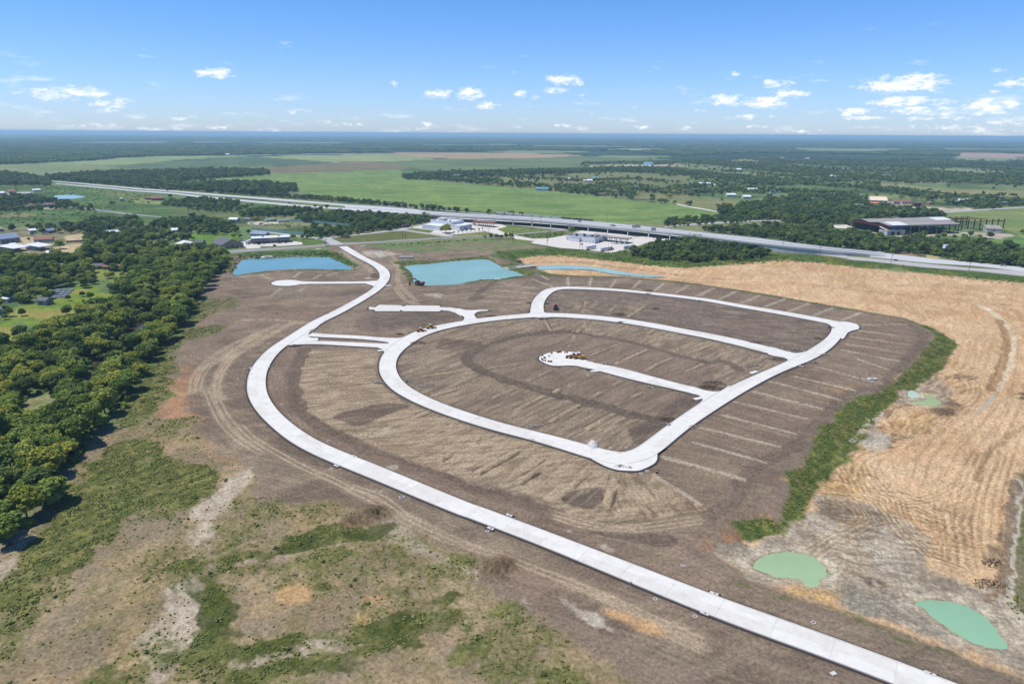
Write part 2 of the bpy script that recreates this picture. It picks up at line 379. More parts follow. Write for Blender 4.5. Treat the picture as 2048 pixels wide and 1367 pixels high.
PONDS = {   # name: (outline, water level, colour, label)
 'detention_west': ('T2 790,703 1000,688 1170,680 1400,668 1600,667 1800,671 T3 160,575 270,625 380,690 200,695 0,690 T2 1500,806 1250,812 1050,830 850,855 682,870', -0.8, (112,166,204), 'blue detention pond beside the new road'),
 'detention_east': ('T3 1000,655 1287,628 T4 300,700 700,672 800,682 920,740 1000,785 1060,805 1130,830 1280,890 1150,905 950,940 700,950 500,985 350,1015 100,1022 T3 1287,880 1200,880 1110,855 1090,780 1060,720', -0.8, (140,190,208), 'large pale teal detention pond'),
 'trench': ('T5 90,772 130,760 400,750 700,762 950,786 1200,827 1400,862 1600,882 1830,910 1650,914 1400,897 1150,873 1000,845 800,812 500,804 300,808 125,805', -1.4, (160,200,190), 'thin green pool in the tan cut'),
 'green_pool': ('S6 298,705 340,665 400,640 500,629 600,645 680,690 722,740 690,768 600,777 480,772 380,747 310,722', -2.3, (158,194,152), 'round milky green pool'),
 'green_pool_outlet': ('S6 578,778 660,780 668,805 655,822 612,826 590,805', -2.3, (158,194,152), 'small pool below'),
 'corner_pool': ('S6 1218,912 1280,898 1400,905 1520,945 1620,1010 1690,1100 1722,1160 1650,1166 1540,1140 1440,1085 1330,1010 1260,950', -2.3, (140,190,160), 'oval green pool'),
 'bank_pool': ('Q6 775,700 860,690 905,675 900,640 960,650 1015,685 1033,708 960,728 860,723', -2.3, (165,190,130), 'green puddle'),
 'pale_pool': ('Q6 755,640 760,605 800,600 845,640 830,660 780,665', -2.3, (190,215,200), 'pale puddle'),
 'far_pond': ('T1 620,310 740,290 900,295 1020,318 900,330 760,340 650,345', -0.6, (150,190,220), 'blue farm pond'),
 'far_reservoir': ('A 1370,209 1700,203 2048,199 B 130,197 100,193 0,196 A 1700,198 1380,204', -0.3, (190,210,225), 'long narrow reservoir'),
 'puddle_strip': ('Q6 1475,635 1500,640 1460,700 1410,750 1350,800 1325,815 1350,780 1410,710', -2.3, (176,182,158), 'thin puddle'),
}
POND_W = {k: catmull(P(v[0], v[1]), 4, True) for k, v in PONDS.items()}

PIT = P('S4 530,185 700,160 900,165 1200,195 1500,230 1800,255 2048,250 S5 0,105 250,85 470,65 560,62 800,85 1200,130 1600,165 2048,212 F 2500,610 2700,1500 2100,1420 S6 1819,1310 1500,1195 1300,1115 1000,1015 700,895 400,795 200,705 110,640 250,575 380,500 500,470 560,400 640,300 700,200 830,100 900,0 Q6 200,1130 350,1000 530,800 620,700 680,640 760,570 900,530 1000,450 1060,330 1100,250 1165,165 S5 1610,565 1500,510 1300,425 1200,410 800,340 400,270 0,212 S4 1800,360 1400,325 1000,315 800,300 680,240 560,215', -1.5)

# ------------------------------------------------------------------ noise
class VN:
    def __init__(s, seed):
        r = np.random.default_rng(seed); s.t = r.random((256, 256)).astype(np.float32)
    def __call__(s, x, y):
        xi = np.floor(x); yi = np.floor(y); fx = (x - xi).astype(np.float32); fy = (y - yi).astype(np.float32)
        xi = xi.astype(np.int64) & 255; yi = yi.astype(np.int64) & 255
        fx = fx*fx*(3-2*fx); fy = fy*fy*(3-2*fy); x1 = (xi+1) & 255; y1 = (yi+1) & 255; t = s.t
        a = t[yi, xi]; b = t[yi, x1]; c = t[y1, xi]; d = t[y1, x1]
        return (a + (b-a)*fx) + ((c + (d-c)*fx) - (a + (b-a)*fx))*fy
_vn = [VN(100 + i) for i in range(8)]
def fbm(x, y, wl, cell=None, oct_=4, seed=0, gain=.55, sx=1.0, sy=1.0, ang=0.0):
    """value noise, -1..1, first wavelength wl metres, stretched sx, sy along rotated axes"""
    if ang:
        c, s = math.cos(ang), math.sin(ang); x, y = x*c + y*s, -x*s + y*c
    out = 0.0; a = 1.0; tot = 0.0
    for o in range(oct_):
        f = (2.03 ** o) / wl
        n = _vn[(seed + o) % 8](x*f/sx + 37.7*seed + o*11.3, y*f/sy + 91.1*seed - o*7.7) * 2 - 1
        if cell is not None:
            w = np.clip(1.6 / f * min(sx, sy, 1.0) / cell - 0.6, 0, 1).astype(np.float32); n = n * w
        out = out + n * a; tot += a; a *= gain
    return out / tot * 1.5
def ss(a, b, x):
    t = np.clip((x - a) / (b - a), 0, 1); return t*t*(3-2*t)

def sdf_poly(X, Y, poly, margin=40.0):
    """signed distance, negative inside; far away it is simply large"""
    p = np.array(poly, float); out = np.full(X.shape, 1e4, np.float32)
    m = (X > p[:,0].min()-margin) & (X < p[:,0].max()+margin) & (Y > p[:,1].min()-margin) & (Y < p[:,1].max()+margin)
    idx = np.nonzero(m)[0]
    if not len(idx): return out
    x = X[idx]; y = Y[idx]; d = np.full(x.shape, 1e9); ins = np.zeros(x.shape, bool)
    n = len(p)
    for i in range(n):
        ax, ay = p[i]; bx, by = p[(i+1) % n]; ex, ey = bx-ax, by-ay
        L2 = ex*ex+ey*ey
        if L2 < 1e-9: continue
        t = np.clip(((x-ax)*ex+(y-ay)*ey)/L2, 0, 1)
        dx = x-ax-t*ex; dy = y-ay-t*ey; d = np.minimum(d, dx*dx+dy*dy)
        if ay != by:
            c = ((ay > y) != (by > y)) & (x < (bx-ax)*(y-ay)/(by-ay)+ax); ins ^= c
    d = np.sqrt(d); out[idx] = np.where(ins, -d, d); return out

def dist_line(X, Y, pts, margin=30.0):
    p = np.array(pts, float); out = np.full(X.shape, 1e4, np.float32)
    m = (X > p[:,0].min()-margin) & (X < p[:,0].max()+margin) & (Y > p[:,1].min()-margin) & (Y < p[:,1].max()+margin)
    idx = np.nonzero(m)[0]
    if not len(idx): return out
    x = X[idx]; y = Y[idx]; d = np.full(x.shape, 1e9)
    for i in range(len(p)-1):
        ax, ay = p[i]; ex, ey = p[i+1]-p[i]; L2 = ex*ex+ey*ey
        if L2 < 1e-9: continue
        t = np.clip(((x-ax)*ex+(y-ay)*ey)/L2, 0, 1); dx = x-ax-t*ex; dy = y-ay-t*ey
        d = np.minimum(d, dx*dx+dy*dy)
    out[idx] = np.sqrt(d); return out

# ------------------------------------------------------------------ road centre lines from the two edges
def centre(name, step=4.0):
    a, b = ROADS[name]; A = resample(a, step); B = resample(b, 0.7)
    cs, ws = [], []
    for q in A:
        d = np.hypot(*(B - q).T); k = int(d.argmin()); cs.append((q + B[k]) / 2); ws.append(d[k])
    cs = np.array(cs); ws = np.array(ws)
    def sm(v, n):
        k = np.ones(n)/n; pad = n//2
        vv = np.r_[np.repeat(v[:1], pad, 0), v, np.repeat(v[-1:], pad, 0)]
        return np.convolve(vv, k, 'valid')
    for _ in range(2):
        c2 = np.c_[sm(cs[:,0], 5), sm(cs[:,1], 5)]; c2[0] = cs[0]; c2[-1] = cs[-1]; cs = c2
    ws = np.clip(ws, np.percentile(ws, 15), np.percentile(ws, 85)); ws = sm(ws, 15)
    c = resample(cs, step); s0 = np.linspace(0, 1, len(cs)); s1 = np.linspace(0, 1, len(c))
    return c, np.interp(s1, s0, ws)
CENTRES = {k: centre(k) for k in ROADS}
for k, (c, w) in CENTRES.items(): print('ROAD', k, 'len %.0f' % (len(c)*4), 'width %.1f..%.1f' % (w.min(), w.max()))
FLARE_W = {k: [catmull(P(s), 3, True) for s in v] for k, v in FLARES.items()}
LOT_W = P(LOT_OUTLINE)
# ------------------------------------------------------------------ the ground: one sheet to the horizon
def build_ground_grid():
    az = np.r_[np.linspace(-46.5, 46.5, 1070), np.arange(52, 309, 6.5)]
    az = np.radians(az); nc = len(az)
    th0 = math.atan2(CAM_H, 112); th1 = math.atan2(CAM_H, 7000)
    r = CAM_H / np.tan(np.linspace(th0, th1, 660))
    r = np.r_[[18, 45, 75, 98], r, np.geomspace(7300, 42000, 36)]
    nr = len(r)
    R, A = np.meshgrid(r, az, indexing='ij')
    X = (R*np.sin(A)).ravel(); Y = (R*np.cos(A)).ravel()
    cell = (np.gradient(r)[:, None] * np.ones(nc)[None, :]).ravel()
    lat = (R * math.radians(93/1069)).ravel()
    return nr, nc, X, Y, np.minimum(cell, 400).astype(np.float32), lat.astype(np.float32)
nr, nc, X, Y, CELL, LAT = build_ground_grid()
NV = len(X)
colr = np.zeros((NV, 3), np.float32); hgt = np.zeros(NV, np.float32)
EDGE = np.sqrt(CELL * LAT)          # effective size of a cell
RR = np.hypot(X, Y)
CS = lambda *c: np.array(rgb(*c), np.float32) * np.array([.97, .94, .84], np.float32)

def paint(mask, c1, c2=None, wl=8, seed=1, lo=-.5, hi=.5, sx=1, ang=0, oct_=4):
    """lay a colour (or a mottling of two) over the ground where mask is 1"""
    idx = np.nonzero(mask > 0.002)[0]
    if not len(idx): return
    m = mask[idx][:, None]; a = np.array(c1, np.float32)[None]
    if c2 is not None:
        n = fbm(X[idx], Y[idx], wl, EDGE[idx], oct_, seed, sx=sx, ang=ang)
        t = ss(lo, hi, n)[:, None]; a = a*(1-t) + np.array(c2, np.float32)[None]*t
    colr[idx] = colr[idx]*(1-m) + a*m
def region(spec, soft=2.0, amp=3.0, wl=14, seed=2, z=0.0, poly=None, margin=60):
    p = poly if poly is not None else catmull(P(spec, z), 3, True)
    d = sdf_poly(X, Y, p, margin)
    near = d < margin
    out = np.zeros(NV, np.float32); i = np.nonzero(near)[0]
    s = np.maximum(soft, EDGE[i]*.5)
    out[i] = 1 - ss(-s, s, d[i] + amp*fbm(X[i], Y[i], wl, EDGE[i], 4, seed))
    return out
def stroke(spec, w, c, a=1.0, z=0.0, soft=.5, wob=.6, wl=6, brk=0.0, c2=None, pts=None, smooth=True, dh=0.0):
    p = pts if pts is not None else (catmull(P(spec, z), 4) if smooth else P(spec, z))
    d = dist_line(X, Y, p, w*3+12); i = np.nonzero(d < w*3+10)[0]
    if not len(i): return
    s = np.maximum(soft, EDGE[i]*.45); n = fbm(X[i], Y[i], wl, EDGE[i], 3, 5)
    hw = w/2
    m = 1 - ss(hw - s*.6, hw + s, d[i] + wob*n)
    if brk: m = m * ss(-brk, 1-brk, fbm(X[i], Y[i], 9, EDGE[i], 3, 6) + .5)
    m = m*a
    full = np.zeros(NV, np.float32); full[i] = m
    paint(full, c, c2, 1.5, 4)
    if dh: hgt[i] += dh*m

def fade(wl): return np.clip(1.5*wl/EDGE - .5, 0, 1).astype(np.float32)

# --- open country: pale and dark greens in big irregular pieces, forest floor beyond
GRASS = CS(112,134,86); GRASS_D = CS(84,106,64); GRASS_L = CS(134,152,96); GRASS_B = CS(138,140,104)
WOODF = CS(52,70,44)
paint(np.ones(NV, np.float32), GRASS_D, GRASS, 45, 1)
mid = ss(500, 900, RR)
paint(mid*ss(-.1, .5, fbm(X, Y, 420, CELL, 3, 3, sx=2.5)), GRASS_B, GRASS, 120, 2)
paint(mid*.8*ss(.1, .35, fbm(X, Y, 60, CELL, 4, 6, sx=2.0)), WOODF, GRASS_D, 30, 5)
# beyond about 3.3 km: wooded plain with pale clearings stretched along the horizon
far = ss(3000, 3600, RR)
paint(far, CS(46,66,44), CS(62,84,54), 300, 2)
strips = ss(.10, .28, fbm(X, Y, 1500, CELL, 4, 4, sx=3.2, gain=.6))*ss(5200, 6500, RR)
paint(strips*.8, CS(110,130,90), CS(140,150,110), 900, 3)
paint(ss(7000, 12000, RR)*.5*ss(-.2,.3,fbm(X, Y, 2600, CELL, 3, 5, sx=3)), CS(80,104,74))


def ruts(m, wl, sx, ang, a=1.0, seed=3, warp=0.0, wwl=25, dark=CS(128,102,78), light=None, h=.3):  # groove shadows painted as darker soil, crests lighter, on top of the relief
    idx = np.nonzero(m > .02)[0]
    if not len(idx): return
    x, y = X[idx], Y[idx]
    if warp: x, y = x + warp*fbm(x, y, wwl, None, 2, 1), y + warp*fbm(x, y, wwl, None, 2, 5)
    n = fbm(x, y, wl, EDGE[idx]*.6, 2, seed, gain=.6, sx=sx, ang=ang)
    full = np.zeros(NV, np.float32); full[idx] = m[idx]*a*ss(.18, .6, -n); paint(full, dark)
    if light is not None: full[idx] = m[idx]*a*ss(.2, .65, n)*.8; paint(full, light)
    hgt[idx] += m[idx]*h*n
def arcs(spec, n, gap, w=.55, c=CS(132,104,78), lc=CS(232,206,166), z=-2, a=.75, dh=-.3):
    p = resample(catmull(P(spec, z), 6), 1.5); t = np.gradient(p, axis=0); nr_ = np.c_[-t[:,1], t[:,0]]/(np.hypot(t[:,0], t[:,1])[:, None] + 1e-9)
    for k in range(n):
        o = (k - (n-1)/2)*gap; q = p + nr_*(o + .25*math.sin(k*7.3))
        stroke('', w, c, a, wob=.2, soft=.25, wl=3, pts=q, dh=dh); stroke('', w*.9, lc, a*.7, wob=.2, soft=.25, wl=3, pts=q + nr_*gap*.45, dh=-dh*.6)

# --- fields
def field(spec, c1, c2=None, wl=60, a=1.0, seed=3, soft=3, amp=3, sx=3.0, ang=0):
    m = region(spec, soft, amp, 40, seed, margin=120); paint(m*a, c1, c2, wl, seed, sx=sx, ang=ang); return m
f_main = field('A 1010,352 1300,338 1580,315 2048,300 B 340,290 370,340 520,352 800,378 1100,402 1400,432 1700,470 2048,505 C 250,545 440,570 250,590 0,600 B 1700,605 1500,600 1200,570 800,530 400,500 0,465 A 1800,425 1745,400 1600,368 1400,360 1230,362 1110,370',
      CS(122,150,88), CS(104,132,74), 22, sx=4, ang=.1)
paint(f_main*.6*ss(-.4,.5,fbm(X,Y,26,EDGE*.5,5,6,gain=.8,sx=3)), CS(152,168,98), CS(126,150,84), 90, 6, -.2, .9)
paint(f_main*.4*ss(.0,.6,fbm(X,Y,14,EDGE*.5,5,2,gain=.8,sx=4)), CS(94,122,62))
field('A 0,265 300,250 560,236 800,216 1350,210 1480,214 1100,228 900,250 650,262 300,262', CS(150,166,112), CS(134,152,100), 60)
field('A 0,262 280,258 500,268 800,285 1000,300 800,300 560,300 250,320 0,300', CS(140,150,104), CS(124,138,92), 60)
field('A 660,276 900,250 1100,230 1500,214 1700,228 1950,250 1700,266 1400,262 1100,295 900,290', CS(84,106,76), CS(102,122,82), 50)
field('A 1480,290 1700,268 2048,246 B 0,246 260,248 420,272 300,292 0,296 A 2048,300 1700,312 1560,300', CS(120,116,86), CS(136,124,96), 40)
field('A 1520,214 1900,206 2048,202 B 0,202 300,196 560,230 180,244 0,246 A 1960,248 1750,232', CS(158,168,116), CS(142,156,104), 60)
field('B 290,196 500,189 850,190 1150,196 1420,208 1150,222 850,228 560,222', CS(182,158,128), CS(170,150,118), 80)
field('B 260,248 560,230 1150,222 1420,210 1720,216 1960,236 1700,244 1420,250 1400,282 1000,290 620,300 480,290 330,262', CS(118,134,88), CS(104,120,80), 60)
field('B 900,182 1200,176 1420,182 1500,186 1200,194 900,188', CS(130,146,104))
field('B 530,350 700,334 1100,322 1400,310 1700,302 2048,330 2048,470 1780,455 1550,440 1300,420 1000,390 700,366', CS(136,136,96), CS(112,124,80), 40)
field('B 1440,268 1600,262 1950,262 2048,272 1700,276 1500,274', CS(190,170,132), CS(160,156,112), 30)
# right-hand patchwork
field('R 700,178 900,186 1100,206 1280,224 1060,222 900,208 760,196', CS(140,154,104), CS(122,140,92), 50)
field('R 830,142 1000,136 1250,142 1350,158 1100,158 900,150', CS(146,154,112))
field('R 1330,238 1500,234 1760,256 2048,262 2048,290 1840,282 1700,266 1480,252', CS(150,146,106), CS(134,138,94), 50)
field('R 1520,170 1760,172 2048,186 2048,208 1800,196 1640,184', CS(142,148,106), CS(126,138,94), 50)
field('R 1770,112 1860,108 2048,116 2048,130 1780,126', CS(180,156,140))
field('R 1790,128 2048,132 2048,142 1800,140', CS(136,150,112))
field('R 330,124 520,122 640,126 500,132 400,130', CS(134,150,104))
field('R 600,296 760,292 930,308 900,328 760,334 640,316', CS(146,144,100), CS(126,134,88), 30)
field('R 0,200 300,190 440,188 700,196 830,212 600,222 300,238 0,246', CS(136,138,96), CS(120,128,86), 40)
field('R 1100,272 1440,276 1700,292 1780,300 1440,292 1240,290', CS(140,146,100), CS(122,134,88), 30)
field('R 1110,95 1400,98 1600,104 1400,106 1180,102', CS(140,156,118))
field('L 740,62 900,58 1150,56 1240,64 1500,70 1300,73 1000,68 780,69', CS(148,166,128), CS(120,144,112), 200)
field('R 300,98 520,94 700,100 500,103', CS(150,164,122)); field('R 1700,92 2048,96 2048,101 1750,98', CS(146,160,120)); field('L 1600,76 1900,78 2048,76 2048,80 1700,81', CS(140,158,116))
field('L 240,70 600,66 760,67 600,71', CS(132,154,122))
field('T7 1110,262 1500,235 2048,205 2300,205 2300,720 2048,690 1880,620 1700,645 1500,590 1200,580 1000,590 1300,560 1700,560 1960,520 1860,470 1460,360 1200,322', CS(140,150,96), CS(118,138,82), 25)
field('T7 990,590 1150,570 1400,560 1700,560 1960,530 2048,560 2048,690 1880,630 1500,596 1200,588', CS(112,142,78), CS(94,124,66), 18)
# left-hand open land
field('T1 0,165 500,190 820,180 1050,215 1700,270 2048,300 2048,560 1900,560 1400,520 900,440 600,440 640,350 1000,330 800,290 500,240 200,250 0,250', CS(104,130,76), CS(80,106,60), 30)
field('T1 1180,250 1700,280 1690,350 1560,360 1450,330 1250,300', CS(124,134,84), CS(106,122,72), 25)
field('T1 0,470 300,455 800,470 1150,500 1100,640 700,650 300,610 0,640', CS(100,126,74), CS(76,102,56), 18)
field('T1 0,520 120,500 400,510 380,540 100,560', CS(138,134,96), CS(118,126,80), 18)
field('T1 1350,520 1880,560 2048,590 2048,620 1600,620 1400,560', CS(96,124,64), CS(84,110,58), 14)
field('T1 1530,640 1900,630 2048,640 2048,720 1800,700 1560,680', CS(124,132,80), CS(104,122,66), 14)
field('T1 1560,350 1700,335 1900,370 1850,400 1600,385', CS(150,156,102), CS(130,140,88), 12)
field('T2 0,90 400,110 900,150 1250,190 700,200 400,215 0,200', CS(112,122,76), CS(96,112,66), 20)
field('T2 170,420 640,415 760,560 700,575 630,500 430,450 180,470', CS(116,146,72), CS(100,130,60), 10, soft=1.5)
field('T2 440,60 1000,50 1500,50 1600,130 1200,180 900,140 560,130', CS(92,122,66), CS(76,104,54), 12)
# lawns between the trees on the left
lawn = region('S1 -60,810 0,830 40,800 100,740 200,720 350,675 500,600 560,580 640,580 700,640 790,640 770,690 700,680 600,720 520,800 390,820 290,890 150,830 100,880 100,990 0,1010 -60,1010', 2, 3)
paint(lawn, CS(126,146,62), CS(108,134,54), 9, 2)
paint(lawn*ss(0,.5,fbm(X,Y,22,EDGE,3,4)), CS(152,146,84))
paint(region('S1 0,960 140,960 150,1030 0,1040', 1.5, 2), CS(160,156,104))
lawn2 = region('S1 630,480 700,470 900,490 900,540 820,570 690,540 640,560', 1.5, 2); paint(lawn2, CS(126,142,70), CS(142,148,84), 8)
paint(region('S1 1280,235 1620,235 1620,300 1560,350 1440,290 1290,290', 1.5, 1.5), CS(110,144,62), CS(96,128,54), 8)
paint(region('S1 -40,200 560,190 590,280 560,340 440,375 300,390 100,375 -40,340', 2, 4), CS(112,118,84), CS(150,140,112), 10, 3)
for sp in ('S1 350,330 470,300 560,300 560,330 440,365 300,370', 'S1 460,240 580,235 580,280 460,285', 'S1 150,255 240,260 240,300 150,290', 'S1 80,300 200,290 230,340 120,370'):
    paint(region(sp, 1, 2), CS(204,186,154), CS(184,164,132), 6, 2)
creek = region('S1 700,1000 900,830 1130,600 1180,610 960,880 820,1010 700,1130 640,1240 540,1290 520,1367 700,1367 660,1200 600,1180', 2, 2)
paint(creek, CS(70,62,46), CS(52,50,38), 5)
paint(region('S2 100,60 220,25 240,100 180,150 120,130', 1.5, 2), CS(146,144,110), CS(120,128,84), 5)

# --- right-of-way and the verge along the frontage road
verge = region('T6 0,690 250,690 700,650 1160,600 1500,620 2048,690 T7 0,790 400,830 900,880 1400,930 2048,985 2300,1010 2300,1100 F 2200,585 T7 1500,1040 1100,960 500,890 0,850 T6 2048,760 1300,695 900,735 400,775 0,785 S4 2048,250 1600,230 1300,200 1000,165 700,158 520,180 480,220 T4 900,590 1000,545 1400,470 1600,500 2040,530 T5 900,590 1300,560', 2.5, 4)
paint(verge, CS(88,112,56), CS(66,90,42), 7, 2); paint(verge*.55*ss(.1,.5,fbm(X,Y,12,EDGE,4,5)), CS(134,132,64))
paint(region('T3 0,420 600,395 1300,370 1900,330 T4 700,385 1150,395 1330,455 1600,510 1300,540 900,560 500,560 0,530 T3 1500,470 900,440 500,430 300,400', 2, 3), CS(138,130,104), CS(112,126,86), 9, 3)
paint(region('T3 560,395 1000,385 1500,360 1900,330 T4 700,385 900,400 600,420 0,440 T3 1200,420 800,425', 1.5, 2)*.8, CS(92,120,62), CS(112,130,80), 6)
paint(region('T3 120,315 880,245 980,245 1440,315 960,345 260,380', 1.5, 1.5), CS(116,118,72), CS(100,108,62), 8)
paint(region('T3 1000,225 1340,240 1400,280 1100,240', 1, 1), CS(100,116,62))
paint(region('T4 310,350 560,310 720,290 880,320 700,352 400,362', 1, 1), CS(146,146,92), CS(122,130,72), 6)
paint(region('T4 915,262 1060,222 1300,240 1570,252 1620,275 1400,300 1150,318 1000,300', 1, 1), CS(122,138,74), CS(104,122,62), 6)
paint(region('T4 1160,345 1400,300 1860,290 1880,330 1600,390 1400,385', 1, 2), CS(96,116,64), CS(120,124,80), 6)
paint(region('T4 960,400 1150,392 1420,425 1330,455 1150,440', 1, 1), CS(112,128,70))
paint(region('T5 1380,560 1640,450 1700,420 2048,425 2048,640 1600,620', 2, 2), CS(84,108,56), CS(64,88,44), 8)
paint(region('T2 1490,440 1700,470 1790,500 1500,525', 1, 1), CS(96,120,60))
paint(region('T3 0,470 60,480 200,520 330,590 430,690 380,700 250,600 120,545 0,545 T2 1200,640 700,660 760,700 670,880 560,880 460,830 560,700 640,640 1000,600 1500,580 1800,600', 1.5, 2), CS(92,116,60), CS(64,88,44), 5)

nb = 1 - ss(-6, 6, sdf_poly(X, Y, P('F 470,510 400,620 330,725 245,840 150,905 40,1060 -80,1130 -400,1700 2700,1700 2300,1000 1900,700 1500,600'), 60))
paint(nb, CS(142,126,112), CS(128,114,102), 18, 2)
# --- the brown building ground of the estate
BR = CS(142,127,112); BR_D = CS(117,103,91); BR_L = CS(162,146,127); STUB = CS(176,158,136); STUB_D = CS(140,122,104)
estate = region('S1 1545,470 1480,520 1400,610 1350,670 1450,640 1600,640 1640,700 1600,760 1560,850 1480,930 1300,1010 1230,1110 1190,1200 1240,1367 S2 840,0 900,120 960,220 1010,290 1170,350 1211,370 S8 150,0 500,10 650,40 860,60 1000,150 1250,240 1500,330 1750,400 1700,520 1900,700 2048,900 Q5 1100,1000 1500,1160 1887,1290 F 1500,1420 2300,1700 2400,1500 2048,1335 S6 1500,1200 1300,1120 1000,1020 700,895 400,795 200,710 110,640 50,580 200,480 380,330 460,200 560,80 600,0 S5 680,1240 800,1080 930,960 1100,860 1280,800 1380,700 1460,600 1480,530 1400,470 1260,415 1000,365 800,340 400,270 0,212 S4 1800,358 1400,325 1000,315 760,310 640,240 480,200 300,160 T4 900,560 600,560 300,560 0,560 T3 1100,480 700,445 460,400 330,400 200,420 T2 1800,560 1990,660 T3 200,480 420,600 440,690 380,700 0,705 T2 1200,825 850,870 690,885 560,880', 1.5, 2.5, margin=80)
an = math.radians(28)
paint(estate, BR, BR_D, 26, 3, -.6, .6)
paint(estate*.5*ss(-.1,.6,fbm(X, Y, 5, EDGE, 4, 2, sx=6, ang=an)), BR_L)
paint(estate*.5*ss(.0,.6,fbm(X, Y, 60, EDGE, 3, 4)), CS(146,124,110))
paint(estate*.35*ss(.1,.7,fbm(X, Y, 1.2, EDGE, 3, 6, sx=8, ang=an)), BR_D)
# darker eastern lots
paint(region('S5 -200,220 0,215 400,272 800,342 1260,415 1480,530 1380,700 1280,800 1100,860 900,980 700,1240 S6 500,200 200,500 -400,500 -500,200 -300,0 Q1 1110,850 1560,500 S5 720,690 940,520 1005,490 930,450 600,400', 2, 3)*.35*estate, CS(120,104,92), CS(134,116,100), 20)
# orange-brown patches
for sp, c in (('S1 1190,1180 1260,1140 1330,1200 1240,1367 1150,1367', (176,138,104)), ('S2 700,60 800,20 860,60 900,160 960,230 1090,350 980,355 840,330 700,230', (182,142,108)), ('S2 400,1130 640,1040 700,1100 560,1190 480,1320 380,1300', (186,150,112)),
              ('S3 620,500 760,520 700,560 600,540', (168,142,116)), ('S5 820,870 960,860 980,890 900,920', (166,134,104)), ('S5 700,900 880,940 860,980 760,940', (150,122,98)),
              ('S6 50,580 200,500 380,400 420,330 400,430 240,520 120,600', (168,128,92))):
    paint(region(sp, 3, 6)*.85, CS(*c), CS(c[0]-18, c[1]-14, c[2]-8), 6)

# pale stubble lots
stub1 = region('S3 830,925 1000,905 1380,905 1400,1000 1400,1080 1430,1160 1520,1240 S7 1040,300 1100,345 1250,395 1450,460 1650,530 1900,595 Q1 0,800 300,880 480,960 640,1020 900,1050 1080,1060 Q5 1640,240 1887,400 1887,440 1700,480 1400,490 1250,470 1050,400 S7 2048,1000 1600,870 1300,780 1000,670 800,590 600,500 420,360 360,230 375,120 410,40', 1.0, 1.5)
sa = math.radians(52)
paint(stub1, STUB, STUB_D, 1.1, 3, -.4, .7, sx=7, ang=math.radians(15))
paint(stub1*.5*ss(.1,.6,fbm(X,Y,18,EDGE,3,5)), STUB_D)
inner = region('S4 -400,760 -280,740 100,725 300,692 500,672 700,660 900,660 1100,674 1300,697 1500,728 1700,762 1900,802 2048,832 S5 300,635 450,680 540,700 400,762 250,825 130,878 60,880 0,870 Q1 1400,160 1500,250 1540,300 1400,410 1100,620 900,780 740,820 540,815 400,765 0,650 S7 1850,505 1400,365 1250,305 1120,225 1060,180 1035,120 1050,60 1100,0', 1.0, 1.5)
paint(inner, CS(160,144,126), CS(130,115,102), 1.3, 4, -.5, .5, sx=7, ang=math.radians(48))
paint(inner*.6*ss(-.1,.5,fbm(X,Y,24,EDGE,3,2)), CS(150,132,114), CS(122,108,96), 2.5, sx=6, ang=math.radians(48))
inner_ring = region('S4 1000,765 860,757 640,777 420,822 270,872 170,930 160,980 210,1030 330,1095 500,1155 700,1205 900,1265 1080,1295 Q1 200,268 400,335 650,385 850,455 1120,500 1400,380 1540,300 1480,235 1300,200 S4 1700,1170 1300,1080 1000,1040 800,1030 700,980 800,920 900,915 1010,930 1100,1000 1300,1050 1700,1140 2048,1240 2048,1000 1800,945 1600,885 1400,835 1200,800', 1, 2)
paint(inner_ring*.8, CS(122,108,98), CS(140,124,110), 3, 6, sx=7, ang=math.radians(48))
north_blk = region('S4 880,432 1400,452 2048,530 S5 0,330 400,392 780,465 850,490 780,565 650,640 540,632 200,548 0,512 S4 2048,780 1600,690 1300,645 1000,620 760,605 740,560 790,470', 1, 1)
paint(north_blk, CS(124,111,103), CS(112,100,93), 14, 3); paint(north_blk*.5*ss(0,.6,fbm(X,Y,5,EDGE,4,4,sx=5,ang=-.3)), CS(140,122,108))
paint(region('S4 880,515 1100,520 1400,545 1600,570 1560,600 1400,650 1200,620 860,600', 1, 1.5), CS(148,132,114), CS(116,104,94), 3, 3, sx=6, ang=math.radians(70))
paint(region('S3 1000,690 1200,625 1330,640 1250,740 1050,760', 3, 4)*.4, CS(158,144,130))
paint(region('S3 1250,680 1400,620 1750,610 1900,650 1700,690 1500,760 1280,750', 2, 3)*.6, CS(98,88,82), CS(112,102,96), 4)
for sp in ('S7 620,428 860,362 1060,348 1150,372 1000,420 790,505 700,470', 'Q5 1140,360 1240,310 1370,300 1350,400 1300,430 1180,400', 'S3 1850,870 1940,810 2048,840 2048,905 1880,890', 'S4 -60,830 60,820 240,845 150,900 -60,900',
           'Q1 820,560 1100,480 1320,300 1500,270 1540,310 1280,490 1050,660 960,760 800,700', 'Q1 1080,480 1250,320 1330,290 1280,400'):
    paint(region(sp, .8, 1.5), CS(104,92,84), CS(116,102,92), 2, 5, sx=6, ang=.5)

